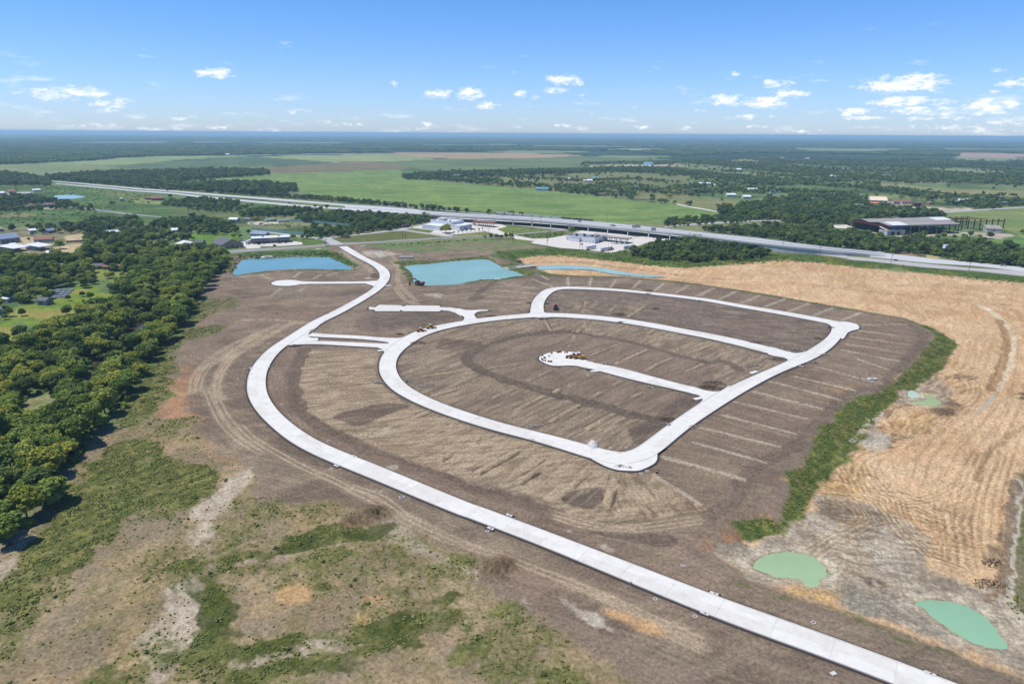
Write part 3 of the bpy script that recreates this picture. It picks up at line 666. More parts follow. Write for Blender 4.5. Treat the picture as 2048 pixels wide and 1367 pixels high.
E1 = region('S5 1040,440 1260,430 1400,520 1280,700 1150,840 930,960 680,1200 560,1264 0,1264 0,1080 300,890 600,740 880,600 1010,500', 2, 2)*estate
ruts(E1*(Y > 330), 1.5, 16, math.radians(146), .45, 3, 0, 25, BR_D, BR_L, .05); ruts(E1*(Y <= 330), 1.2, 16, math.radians(138), .5, 3, 0, 25, BR_D, BR_L, .06)
ruts(inner*(1-inner_ring*.6), 1.1, 9, math.radians(50), .42, 4, 0, 25, CS(104,90,78), CS(172,154,130), .06)
sl = ss(-20, 20, X - (-40)); ruts(stub1*sl, 1.15, 14, math.radians(56), .40, 5, 0, 25, CS(126,109,92), CS(190,173,148), .05); ruts(stub1*(1-sl), 1.3, 14, math.radians(16), .40, 5, 0, 25, CS(126,109,92), CS(190,173,148), .05)
ruts(region('Q5 1380,440 1430,230 1640,240 1880,420 1700,470', 2, 2), 1.2, 12, math.radians(100), .5, 3, 0, 20, CS(110,94,80), CS(176,156,128), .15)
ruts(north_blk, 1.8, 12, math.radians(150), .5, 5, 2, 25, BR_D, BR_L, .05)
ruts(estate*(1-inner)*(1-stub1)*(1-E1), 1.4, 12, math.radians(150), .35, 6, 6, 60, BR_D, BR_L, .05)
# swales and belts
stroke('S4 1000,765 860,757 640,777 420,822 270,872 160,930 140,980 190,1030 330,1100 500,1160 700,1210 900,1270 1080,1300 Q1 200,275 400,340 650,390 850,460 1130,510', 7, CS(94,84,76), .85, wob=1.2, c2=CS(110,98,88), dh=-.4)
stroke('S4 1000,765 1200,800 1400,835 1600,885 1800,945 2048,1000 S5 150,700 250,752', 5, CS(98,88,80), .8, wob=1.0, c2=CS(114,102,92), dh=-.3)
stroke('S3 830,900 780,1000 745,1080 735,1180 760,1290 S7 400,410 600,545 800,640 1000,725 1300,830 1600,930 2048,1060 Q5 1100,480 1400,540 1700,590', 7, CS(104,90,82), .85, wob=1.5, c2=CS(118,103,93), dh=-.3)
stroke('S3 700,900 640,1000 600,1100 610,1290 S7 300,430 500,570 800,700 1200,850 1700,1020 2048,1130 Q5 1200,560 1500,680 1887,820', 9, CS(140,120,106), .55, wob=2)
stroke('S3 700,480 900,470 1300,440', 14, CS(106,95,90), .4, wob=3)
stroke('S5 1300,460 1400,510 1400,580 1300,700 1220,800 1150,870 950,900 750,1100 600,1240 S6 300,160 200,330 60,420', 6, CS(104,92,84), .7, wob=1.4, c2=CS(122,108,98), dh=-.25)
stroke('S4 270,475 200,510 170,500 300,400 400,350 560,325', 5, CS(94,86,80), .6, wob=1.2)
stroke('S4 520,320 640,330 1400,338 2048,402 S5 400,285 800,355 1250,425', 4, CS(96,88,82), .45, wob=1.2)
# lot lines: low pale ridges
PALE = CS(172,160,144)
LOTS = '''S5 1040,472 1300,468|S5 1010,510 1350,557|S5 960,548 1330,603|S5 920,592 1290,648|S5 900,632 1255,702|S5 1000,690 1185,752|S5 730,735 1150,845|S5 600,800 970,885|S5 440,830 880,943|S5 330,893 770,1003|S5 230,960 690,1070|S5 150,1045 600,1160|S5 0,1120 500,1240|S6 -10,21 370,125|S6 -20,140 250,218|Q1 1150,880 1990,1120|Q5 1640,240 1887,400|Q5 1700,150 1887,200
S4 930,335 935,400|S4 1115,335 1100,400|S4 1310,350 1265,410|S4 1500,360 1445,415|S4 1690,380 1610,440|S4 1875,400 1780,455|S4 2048,430 1940,480|S5 85,242 0,290|S5 225,262 125,310|S5 375,290 260,335|S5 535,310 410,358|S5 685,340 565,385|S5 840,365 715,415|S5 1015,395 895,445
S4 640,345 800,405|S4 430,388 690,420|S4 355,432 690,462|S4 270,475 610,495|S4 225,520 560,535|S4 720,320 780,355|S3 480,315 570,350|S3 560,480 640,420|S3 780,440 830,410|S3 1000,320 1070,300|S3 740,330 790,295|S3 890,345 960,310'''
for ln in LOTS.replace('\n', '|').split('|'):
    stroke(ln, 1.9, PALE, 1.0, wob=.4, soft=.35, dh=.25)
INL = '''S4 1090,670 1000,760|S4 1400,715 1240,790|S4 1610,740 1470,830|S4 2048,870 1860,925|S4 1340,850 1100,945|S4 1550,900 1310,1005|S4 1740,965 1540,1060|S4 1990,1010 1770,1110|S4 980,790 930,880|S4 300,1045 620,1000|S4 620,1140 800,1060|S4 820,1230 1080,1100|S4 1080,1290 1340,1150|S4 740,665 790,750|S4 420,690 560,770|S4 170,735 370,800|S4 1070,530 1045,610|S4 1310,545 1240,615|S4 1530,560 1400,640
S7 450,160 820,150|S7 470,245 860,205|S7 1110,615 1400,495|S7 1330,710 1640,560|S7 1560,800 1880,640|S7 1830,870 2048,730|S7 1100,190 1480,130|S7 1250,300 1640,195|S7 1550,370 1800,250|S7 1800,410 2000,300|S7 880,550 1250,400|S7 470,75 900,65|Q1 0,520 300,350|Q1 370,600 650,440|Q1 560,700 860,500|Q1 180,170 400,60|Q1 680,350 950,220|Q5 900,280 1120,140|Q5 1120,360 1270,220|Q5 1370,430 1430,230|Q5 480,160 700,30|Q5 680,230 900,100'''
k = 0
for ln in INL.replace('\n', '|').split('|'):
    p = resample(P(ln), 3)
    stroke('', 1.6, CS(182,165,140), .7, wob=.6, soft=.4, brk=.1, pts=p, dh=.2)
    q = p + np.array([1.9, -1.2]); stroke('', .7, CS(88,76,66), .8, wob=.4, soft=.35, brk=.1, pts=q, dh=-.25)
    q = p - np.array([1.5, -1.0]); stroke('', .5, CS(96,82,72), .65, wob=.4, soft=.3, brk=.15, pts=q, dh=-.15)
# vehicle tracks
TRK = CS(182,163,142)
TR = '''S3 860,690 700,700 560,780 330,860 200,990 130,1130 140,1298|S3 740,690 600,760 420,870 260,960 160,1100 130,1200 170,1298|S3 620,700 400,810 200,960 0,1060|S7 0,500 100,590 250,680 420,770 600,850 800,950 1000,1060 1200,1150|Q5 0,320 150,390 300,490 500,580 800,680 1100,790 1400,920 1887,1160|Q5 0,300 170,360 320,470 600,600 900,710 1300,860 1887,1130|S3 250,675 500,665 900,690|S3 1750,380 1560,400 1580,470 1640,520 1730,550|S3 1500,200 1560,260 1560,370 1700,520|S3 1480,120 1560,230 1620,330|S3 1120,120 1200,190 1320,250 1350,300|S1 1310,1320 1330,1200 1420,1100 1560,1000 1777,900|S1 1480,1320 1500,1200 1600,1060 1777,950|S1 1350,1300 1390,1180 1500,1080 1777,920|S2 1000,0 1040,100 1120,200 1211,270|S2 960,0 1020,130 1100,220 1211,290
Q5 1100,440 1300,500 1500,520 1887,470|Q5 1100,460 1300,515 1600,530 1887,490|Q5 1400,950 1600,1040 1887,1180'''
for ln in TR.replace('\n', '|').split('|'):
    p = resample(catmull(P(ln), 5), 2.5); t = np.gradient(p, axis=0); nrm = np.c_[-t[:,1], t[:,0]] / np.hypot(t[:,0], t[:,1])[:, None]
    for s in (-1.1, 1.1): stroke('', .8, TRK, .9, wob=.2, soft=.3, pts=p + nrm*s, dh=-.08)
    stroke('', 5, BR_L, .3, wob=1, soft=1.5, pts=p)
for sp in ('S3 1280,150 1400,125 1600,150 1500,160 1380,180', 'S3 1760,470 1850,455 1920,470 1850,490', 'T3 500,470 700,480 980,515 820,525 700,560 520,510', 'S7 870,545 980,525 960,550 900,560', 'Q5 1130,900 1230,950 1470,1090 1380,1090 1240,1010', 'Q5 1360,620 1460,640 1420,655', 'Q5 920,910 980,930 950,945',
           'S7 940,760 1010,770 980,785', 'S3 1640,220 1800,215 1830,225 1700,232'):
    paint(region(sp, 1.2, 3, 6)*.75, CS(196,188,176), CS(168,156,142), 3)

# --- foreground scrub
scrub = region('S2 -200,720 0,780 150,650 230,520 380,330 440,240 560,180 640,0 800,0 720,120 860,130 900,150 990,290 1110,350 1211,420 S8 150,30 500,30 680,50 860,80 1000,170 1250,260 1500,350 1720,420 1660,520 1850,700 Q5 1000,980 1300,1180 1500,1320 F 1330,1500 -300,1600', 2.5, 4)
paint(scrub, CS(164,146,120), CS(142,127,104), 9, 2, -.4, .4)
paint(scrub*.75*ss(-.25,.5,fbm(X,Y,6,EDGE*.7,5,4,gain=.7)), CS(124,120,84), CS(150,136,104), 2.5, 2)
paint(scrub*.35*ss(.1,.5,fbm(X,Y,20,EDGE,4,3)), CS(184,156,122))
paint(scrub*.6*ss(.1,.5,fbm(X,Y,11,EDGE,4,7)), CS(138,126,110))
weed = np.zeros(NV, np.float32)
GREENS = [('S2 500,250 700,230 720,270 850,350 1000,350 1050,380 980,480 880,540 860,560 700,560 560,640 500,740 420,800 250,870 180,980 -60,1020 -60,930 60,800 200,640 350,440', 1.0),
 ('S2 640,0 800,0 720,90 640,150 540,190 560,130', .95), ('S2 840,790 960,780 1211,735 1240,770 1000,815 850,835', 1),
 ('S8 -10,335 300,270 500,200 660,165 760,205 700,245 400,320 -10,390', 1), ('S8 770,235 900,195 965,200 850,240', 1),
 ('S8 -10,960 400,900 800,860 1100,730 1400,600 1560,520 1660,570 1500,650 1510,780 1250,860 1100,930 700,1080 500,1180 250,1230 -10,1220', .9),
 ('S2 820,1250 900,1160 1000,1100 1180,1170 1230,1240 1100,1300 900,1290', 1), ('S2 930,890 1050,900 1060,1000 1000,1100 950,1060', .8),
 ('S8 170,440 350,390 600,320 780,310 820,370 600,420 250,480', .8), ('S8 220,570 400,540 370,600 250,610', .8), ('S8 1060,240 1250,260 1200,320 1100,290', .8), ('S8 1220,320 1400,340 1480,380 1470,460 1300,400', .75),
 ('S8 1380,1040 1480,960 1700,950 1600,1030 1450,1090', .85), ('S8 1710,740 1800,700 1800,780', .8), ('S8 1740,860 1830,840 1830,930', .8), ('S1 1060,1000 1180,900 1260,830 1200,1000 1200,1150 1120,1330 950,1360 1000,1200', .9),
 ('S1 1230,790 1330,700 1480,690 1500,740 1350,860 1550,850 1500,900 1250,960', .7), ('S1 1400,680 1560,660 1650,700 1600,740 1450,740', .5), ('S8 20,10 230,0 430,60 400,140 150,110', .5),
 ('S8 -10,440 120,430 130,470 -10,480', .7), ('Q5 1050,1310 1190,1310 1190,1367 1050,1367', .9), ('S2 540,1290 900,1270 1211,1300 1211,1380 500,1380', .7), ('S2 -40,1010 150,1010 100,1150 -40,1180', .7), ('S2 -40,1180 80,1180 60,1280 -40,1367', .5),
 ('S6 1819,180 1780,260 1760,400 1745,560 1735,700 1725,850 1740,900 1819,900 1900,900 2000,180', .75), ('S6 1760,920 1819,940 1900,1000 1819,1010', .4)]
GREENS_W = [(catmull(P(s), 3, True), a) for s, a in GREENS]
for w_, a in GREENS_W:
    m = region('', 2.0, 5, 9, 3, poly=w_); weed = np.maximum(weed, m*a)
SAND = [('S2 1180,355 1130,370 1050,430 960,520 900,640 920,760 980,770 1010,640 1060,520 1180,400', 1), ('S2 880,850 780,1000 720,1110 640,1210 680,1340 820,1300 830,1180 900,1080 910,960 930,860', 1),
 ('S8 -10,1050 250,1000 600,960 700,980 300,1050 -10,1100', .7), ('S8 -10,395 300,335 600,290 740,240 780,250 700,290 400,350 -10,420', .8), ('S8 760,210 960,140 1100,200 1300,330 1560,480 1500,510 1200,360 1000,260 850,250', .6), ('S2 40,780 130,660 240,500 300,400 390,370 250,560 170,680 60,820 -30,900 -30,800', .6)]
for s, a in SAND:
    m = region(s, 1.5, 4, 9, 4)*a; paint(m, CS(188,176,160), CS(172,158,142), 4, 3); weed *= 1 - .85*m
weed = np.maximum(weed, scrub*.55*ss(-.3,.5,fbm(X,Y,16,EDGE,4,6)))
for sp in ('S8 270,600 400,570 480,600 420,640 330,640', 'S8 860,650 960,620 980,670 880,680', 'S8 780,770 860,760 850,820 790,820', 'Q5 90,900 190,890 190,940 100,930', 'Q5 1400,980 1650,1060 1620,1090 1450,1010'):
    paint(region(sp, 1.5, 3)*.85, CS(204,166,120), CS(190,156,118), 4)
gn = fbm(X, Y, 1.8, EDGE*.6, 5, 2, gain=.75)
wm = weed * np.where(RR < 700, ss(-.55, .15, gn + (weed-.55)*1.1), 1)
wl_ = weed*(RR < 700)
paint(wl_*.75*ss(-.5,.3,gn), CS(108,108,64), CS(130,122,82), 3, 3)
paint(wm*.85, CS(88,98,50), CS(122,124,70), 2.2, 3); paint(wm*.6*ss(0,.6,fbm(X,Y,4,EDGE,4,5)), CS(78,92,48))


for sp_, w_ in (('S2 842,812 960,795 1211,752', 7), ('S8 -10,358 150,322 320,292 500,238 660,200 750,205', 8), ('S8 780,232 960,202', 6), ('S8 -10,1175 300,1130 600,1085 900,960 1180,860 1420,760', 6), ('S8 -10,1000 400,930 800,870 1100,760 1400,620', 5), ('S2 860,1240 1000,1140 1150,1200', 8), ('S2 945,900 1000,980 1010,1060', 7)):
    stroke(sp_, w_, CS(82,92,42), .85, wob=2.5, wl=5, c2=CS(62,76,34), brk=.15)
# --- the tan cut
tan_m = 1 - ss(-1.0, 2.0, sdf_poly(X, Y, PIT, 200) + 1.5*fbm(X, Y, 9, EDGE, 3, 2))
TAN = CS(212,180,146); TAN_D = CS(196,161,124); TAN_L = CS(224,198,164)
paint(tan_m, TAN, TAN_D, 30, 3)
ga = np.radians(62)
paint(tan_m*.5*ss(-.2,.6,fbm(X, Y, 3.0, EDGE, 4, 4, sx=4, ang=ga)), TAN_L, TAN, 3, 2, sx=4, ang=.2)

paint(region('S4 530,190 700,168 1000,180 1500,235 2048,300 S5 600,200 1000,240 1500,300 2048,350 2048,330 1600,300 900,330 400,260 0,205 S4 1400,322 900,312', 3, 5)*.55, CS(204,166,130), CS(216,184,148), 10, sx=6)
stroke('T5 0,712 400,700 800,715 1200,770 1600,820 2048,880', 3.0, CS(126,112,84), .75, wob=1.5, dh=-.3, z=-1.5)
stroke('T6 0,870 500,910 1000,950 1500,980 2048,1010 S5 900,240 1300,280 1700,320 2048,350', 2.2, CS(156,124,92), .7, wob=1.2, dh=-.3, z=-1.5)
stroke('S5 1720,325 1840,390 1920,460 1965,540 1970,620 1940,740 1880,880', 4.5, CS(212,200,176), .9, wob=.8, z=-2)
stroke('S5 1890,440 1935,540 1935,630 1900,740 1840,880', 4.0, CS(150,116,84), .85, wob=.8, z=-2, dh=-.8)
stroke('S5 1990,380 2048,450', 5, CS(176,140,104), .6, z=-2)
stroke('Q6 1743,900 1500,1080 1380,1200 1340,1367', 3, CS(150,124,92), .6, wob=2, z=-2, dh=-.4)
mudc = region('S6 110,640 250,575 380,505 500,470 640,360 720,320 850,330 1000,350 1100,420 1240,480 1300,560 1250,640 1360,760 1500,810 1680,830 1722,720 1738,520 1785,300 1800,240 1795,400 1755,560 1740,760 1740,880 1819,980 1900,1050 1900,1330 1819,1300 1500,1190 1300,1110 1000,1010 700,890 400,790 200,700', 2, 4, 8, z=-2)
paint(mudc, CS(172,160,144), CS(146,136,124), 7, 3)
paint(mudc*.5*ss(.1,.5,fbm(X,Y,9,EDGE,4,5)), CS(198,192,180))
paint(region('Q6 520,850 480,920 540,960 640,1000 560,1100 430,1120 330,1050 200,1200 60,1350 0,1367 150,1200 300,1060 450,910', 1.5, 2, z=-2), CS(188,180,168), CS(164,154,142), 5)
paint(region('S6 700,880 800,850 1000,880 1200,920 1330,1010 1440,1085 1400,1120 1100,1010', 1.5, 3, z=-2), CS(142,138,132), CS(156,150,140), 4)
paint(region('Q6 690,570 760,570 1000,480 1060,560 1100,640 1040,740 900,740 700,720 640,700', 2, 3, z=-2), CS(172,158,144), CS(146,130,116), 4)
for sp in ('S6 500,250 700,230 850,130 900,80 880,200 860,330 700,290', 'Q6 780,760 1000,860 700,960 640,940'):
    paint(region(sp, 2, 4, z=-2)*.8, CS(206,168,116), CS(180,146,104), 3)
for sp in ('Q6 960,750 1060,730 1160,760 1050,785', 'Q6 1050,660 1150,690 1100,720', 'Q6 1110,480 1330,470 1300,510 1180,520', 'Q6 540,780 700,720 600,800 540,870 520,930 480,900', 'Q6 640,980 720,960 720,1000 600,1100 540,1100', 'S6 980,780 1060,800 1040,830 960,800', 'S6 640,340 760,330 900,400 880,460 740,430', 'S6 740,700 850,720 1060,790 1040,830 860,760', 'S6 1640,620 1690,600 1690,860 1600,900 1650,800'):
    paint(region(sp, 1, 3, 5, z=-2)*.8, CS(106,90,76), CS(140,120,100), 2)
gr_ = region('S6 1819,150 1790,260 1772,400 1760,560 1748,700 1735,850 1745,905 1819,1010 1900,1060 2300,1100 2300,150', 1.5, 3, 7, z=-1)
paint(gr_, CS(96,106,62), CS(130,122,98), 4, 3); weed = np.maximum(weed, gr_*.9); tan_m = tan_m*(1 - gr_)
stroke('S6 1790,220 1762,400 1748,560 1735,700 1722,850 1740,930 1819,1040', 3.5, CS(196,186,172), .9, z=-1.5, wob=1)
stroke('S6 1765,240 1735,420 1718,600 1700,760 1660,850', 3.5, CS(140,118,96), .85, z=-2, wob=1.5, c2=CS(108,92,76), dh=.5)
rim = CS(214,206,190)
for k in ('green_pool', 'corner_pool', 'bank_pool', 'pale_pool'):
    d = sdf_poly(X, Y, POND_W[k], 30)
    paint((1 - ss(2.0, 5.0, d + 1.5*fbm(X,Y,5,EDGE,3,3)))*.7, rim, CS(170,160,144), 3)
    paint((1 - ss(.3, 1.4, d))*.7, CS(150,140,112))

ga2 = math.radians(62)
south = (1 - ss(250, 520, Y))*tan_m
ruts(tan_m*(1-south), 1.8, 12, ga2, .35, 3, 10, 60, CS(182,146,108), CS(230,206,168), .15)
ruts(tan_m*(1-south), 3.0, 9, math.radians(8), .4, 4, 8, 50, CS(190,154,116), None, .1)
ruts(south, 1.0, 16, math.radians(64), .15, 5, 3, 55, CS(178,144,108), CS(226,197,156), .1)
ruts(south*ss(.1,.4,fbm(X,Y,30,EDGE,3,4)), .8, 10, math.radians(118), .18, 2, 3, 45, CS(160,126,92), None, .1)
rr1 = region('S6 560,300 860,120 1000,200 1300,330 1500,480 1450,700 1300,760 1000,700 700,660 640,420', 3, 6, z=-2)
ruts(rr1, .7, 9, math.radians(158), .6, 3, 5, 30, CS(116,98,80), CS(206,190,166), .2)
rr2 = region('Q6 700,480 1350,420 1300,700 1000,960 700,1050 480,920', 3, 6, z=-2)
ruts(rr2, .8, 8, math.radians(35), .6, 4, 5, 24, CS(124,98,74), CS(222,198,160), .25)
ruts(mudc, .8, 3, math.radians(160), .35, 6, 4, 14, CS(122,112,100), CS(204,196,184), .1)
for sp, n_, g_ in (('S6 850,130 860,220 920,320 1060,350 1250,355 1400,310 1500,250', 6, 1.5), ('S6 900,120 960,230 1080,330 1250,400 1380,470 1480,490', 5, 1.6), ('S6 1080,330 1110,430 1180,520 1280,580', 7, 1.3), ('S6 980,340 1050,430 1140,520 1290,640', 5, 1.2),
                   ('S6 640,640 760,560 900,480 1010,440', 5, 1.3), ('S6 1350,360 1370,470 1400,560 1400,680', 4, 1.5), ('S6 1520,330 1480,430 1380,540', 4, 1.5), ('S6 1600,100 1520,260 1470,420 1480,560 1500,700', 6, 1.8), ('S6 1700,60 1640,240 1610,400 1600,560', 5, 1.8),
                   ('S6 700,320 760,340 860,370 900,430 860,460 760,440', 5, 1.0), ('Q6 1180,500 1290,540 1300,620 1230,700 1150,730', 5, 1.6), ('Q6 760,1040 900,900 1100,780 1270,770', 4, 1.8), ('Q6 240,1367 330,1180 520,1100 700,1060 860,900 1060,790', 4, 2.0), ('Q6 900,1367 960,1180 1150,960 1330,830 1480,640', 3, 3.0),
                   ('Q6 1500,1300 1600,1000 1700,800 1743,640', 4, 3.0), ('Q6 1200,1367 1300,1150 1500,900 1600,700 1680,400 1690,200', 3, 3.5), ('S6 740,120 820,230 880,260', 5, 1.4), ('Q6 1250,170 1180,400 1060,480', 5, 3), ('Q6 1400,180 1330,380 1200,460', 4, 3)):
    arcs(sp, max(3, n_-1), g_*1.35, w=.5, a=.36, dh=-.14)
# grass bank between estate and cut
BANK = ['S5 1260,412 1310,425 1480,490 1612,570 1590,640 1550,700 1490,780 1400,830 1350,870 1260,870 1240,940 1150,1010 1080,1110 960,1240 S6 890,20 800,110 700,200 640,290 560,400 490,470 430,470 470,380 500,280 500,190 580,140 600,60 640,-10 S5 720,1180 800,1100 930,970 1060,910 1200,860 1290,790 1370,690 1420,620 1490,550 1440,490',
        'S6 200,460 380,430 480,480 300,540 230,520',
        'T3 930,640 1000,660 1060,720 1085,790 1100,860 1040,850 1000,780', 'T3 860,605 1200,580 T4 0,700 300,665 660,630 800,645 980,740 1110,720 1150,735 1060,690 T4 1200,740 1400,830 1430,885 1290,892 1130,830 1000,785 920,740 800,680 700,668 300,697 T3 1287,624 1000,652',
        'T4 500,985 700,945 950,935 1150,905 1280,893 1290,900 1150,930 950,960 700,970 560,990', 'T2 680,875 850,860 1050,835 1250,817 1500,810 T3 0,692 380,694 380,704 0,706 T2 1500,820 1200,828 900,868 690,885',
        'S4 480,200 560,180 600,240 760,300 900,312 1400,325 2048,392 S5 400,272 800,340 1250,410 1250,418 800,350 400,282 0,222 S4 1400,334 800,322 700,300 560,230']
BANK_W = [catmull(P(s, -.6 if i < 2 else 0), 3, True) for i, s in enumerate(BANK)]
bank = np.zeros(NV, np.float32)
for w_ in BANK_W: bank = np.maximum(bank, region('', 1.5, 2.6, 7, 3, poly=w_))
paint(bank, CS(92,104,56), CS(74,90,48), 1.6, 3); paint(bank*.5*ss(.2,.5,fbm(X,Y,5,EDGE,4,7)), CS(140,124,88)); paint(bank*.6*ss(.0,.6,fbm(X,Y,3,EDGE,4,4)), CS(140,140,78))
stroke('S6 100,760 400,850 700,900 1000,1030 1400,1170 1819,1330', 3.5, CS(98,108,62), .7, wob=2.5, c2=CS(146,132,108), brk=.1)
stroke('S5 960,1210 1060,1110 1150,1030', 2, CS(190,182,166), .8, z=-2)

# --- paint of small shapes near paved places
for sp in ('T3 450,400 540,430 520,480 400,440 330,400', 'T4 0,370 400,385 700,370 650,385 300,395 0,400'):
    paint(region(sp, 1, 1)*.6, CS(150,132,112))
paint(region('T7 480,510 700,540 1000,530 1500,520 1700,560 1900,530 1900,505 1500,480 1200,490 700,500', 1, 2), CS(198,188,172), CS(170,160,142), 6)
paint(region('T7 240,430 480,500 470,520 330,500 250,470', 1, 2), CS(186,178,166))
paint(region('T7 0,400 100,385 240,400 240,450 100,450 0,440', 1, 2), CS(180,174,166))
paint(region('T7 620,200 900,190 1100,195 1200,215 1450,200 1440,225 1100,245 950,230', 1, 2), CS(214,206,192), CS(190,172,150), 6)
paint(region('T7 280,160 560,120 720,150 800,180 640,200 420,190', 1, 2), CS(190,178,160), CS(150,140,118), 6)
paint(region('T7 540,690 700,710 900,740 800,760 600,730', 1, 2), CS(148,128,104)); paint(region('T7 920,750 1000,740 1090,770 980,790', 1, 2), CS(180,170,120))
for sp in ('T1 0,270 200,260 360,255 360,300 180,300 0,290', 'T1 460,450 720,435 800,430 700,455 480,460', 'T2 860,260 1100,255 1250,270 1000,290 880,285', 'R 380,162 520,160 640,164 500,168'):
    paint(region(sp, 1, 2), CS(214,206,192), CS(180,170,150), 6)

# --- relief
def relief():
    global hgt
    dp = sdf_poly(X, Y, PIT, 60); hgt -= 2.0*(1 - ss(0, 11, dp)).astype(np.float32)
    near = np.clip(1 - RR/1500, 0, 1)
    hgt += estate*near*.18*fbm(X, Y, 14, EDGE, 4, 3) + inner*.16*fbm(X, Y, 2.2, EDGE, 3, 4, sx=6, ang=math.radians(48)) + stub1*.12*fbm(X, Y, 1.8, EDGE, 3, 5, sx=5, ang=math.radians(15))
    hgt += scrub*near*(.5*fbm(X, Y, 16, EDGE, 4, 6) + .18*fbm(X, Y, 1.6, EDGE, 3, 1))
    hgt += tan_m*near*(.22*fbm(X, Y, 2.6, EDGE, 3, 4, sx=9, ang=ga) + .3*fbm(X, Y, 20, EDGE, 3, 2))
    ru = 0*region('S6 500,250 860,120 1000,200 1300,330 1500,480 1450,700 1300,760 1000,700 700,660 640,420', 3, 6, z=-2)
    wx = X + 7*fbm(X, Y, 22, EDGE, 2, 1); wy = Y + 7*fbm(X, Y, 22, EDGE, 2, 5)
    hgt += ru*.55*fbm(wx, wy, 2.6, EDGE, 2, 3, sx=9, ang=math.radians(150))
    ru2 = 0*region('Q6 700,480 1350,420 1300,700 1000,960 700,1050 480,920', 3, 6, z=-2)
    hgt += ru2*.5*fbm(wx, wy, 2.4, EDGE, 2, 4, sx=8, ang=math.radians(30))
    hgt += mudc*.15*fbm(X, Y, 4, EDGE, 3, 6); hgt += bank*.2*fbm(X, Y, 3, EDGE, 3, 2)
    for c, r_, hh in (('S8 900,95', 5, 1.5), ('S8 850,120', 4, 1.2), ('S8 1730,430', 4.5, 1.2), ('S8 1660,470', 4, .9), ('S8 730,150', 3.5, 1.0), ('S6 560,810', 3, .9), ('S6 700,840', 3.5, 1.0), ('Q6 1050,760', 5, 1.1), ('Q6 1130,690', 4, 1.0)):
        p = P(c)[0]; d = np.hypot(X-p[0], Y-p[1]); m = np.exp(-(d/r_)**2)
        hgt += hh*m*(1 + .5*fbm(X, Y, 2.2, EDGE, 3, 3)); 
        paint(np.clip(m*1.3, 0, .85).astype(np.float32), CS(134,112,90) if 'S6' not in c else CS(210,174,124), CS(98,82,68) if 'S6' not in c else CS(180,150,110), 1.5)
    for k, (o, z, c, l) in PONDS.items():
        d = sdf_poly(X, Y, POND_W[k], 40); kk = .22 if z == -.8 else .10
        nz_ = .16*fbm(X, Y, 2.4, EDGE, 3, 3)*(np.abs(d) < 3); lim = z + kk*np.maximum(d, -8) + nz_*kk*5; m = 1 - ss(6, 16, d) if z == -.8 else 1 - ss(3, 7, d)
        hgt[:] = hgt*(1-m) + np.minimum(hgt, lim)*m
        hgt[:] = np.where(d < 0, np.minimum(hgt, z - .02 + kk*np.maximum(d, -8) + nz_*kk*5), hgt)
        paint((d < -.5).astype(np.float32), CS(96,120,104))
    # flat and slightly sunk under everything paved
    dr = np.full(NV, 1e4, np.float32)
    for k, (c, w) in CENTRES.items(): dr = np.minimum(dr, dist_line(X, Y, c, 30) - float(np.mean(w))/2)
    for v in FLARE_W.values():
        for p in v: dr = np.minimum(dr, sdf_poly(X, Y, p, 20))
    dr = np.minimum(dr, sdf_poly(X, Y, LOT_W, 20))
    for spec, z in PAVED_LIST: dr = np.minimum(dr, sdf_poly(X, Y, P(spec), 30))
    m = 1 - ss(1.0, 3.0, dr - EDGE*.8); hgt[:] = hgt*(1-m) + (-.10)*m
    paint((1 - ss(.2, 2.2, dr + .6*fbm(X,Y,3,EDGE,3,2)))*.5*(1-ss(600,800,RR)), CS(92,82,75))
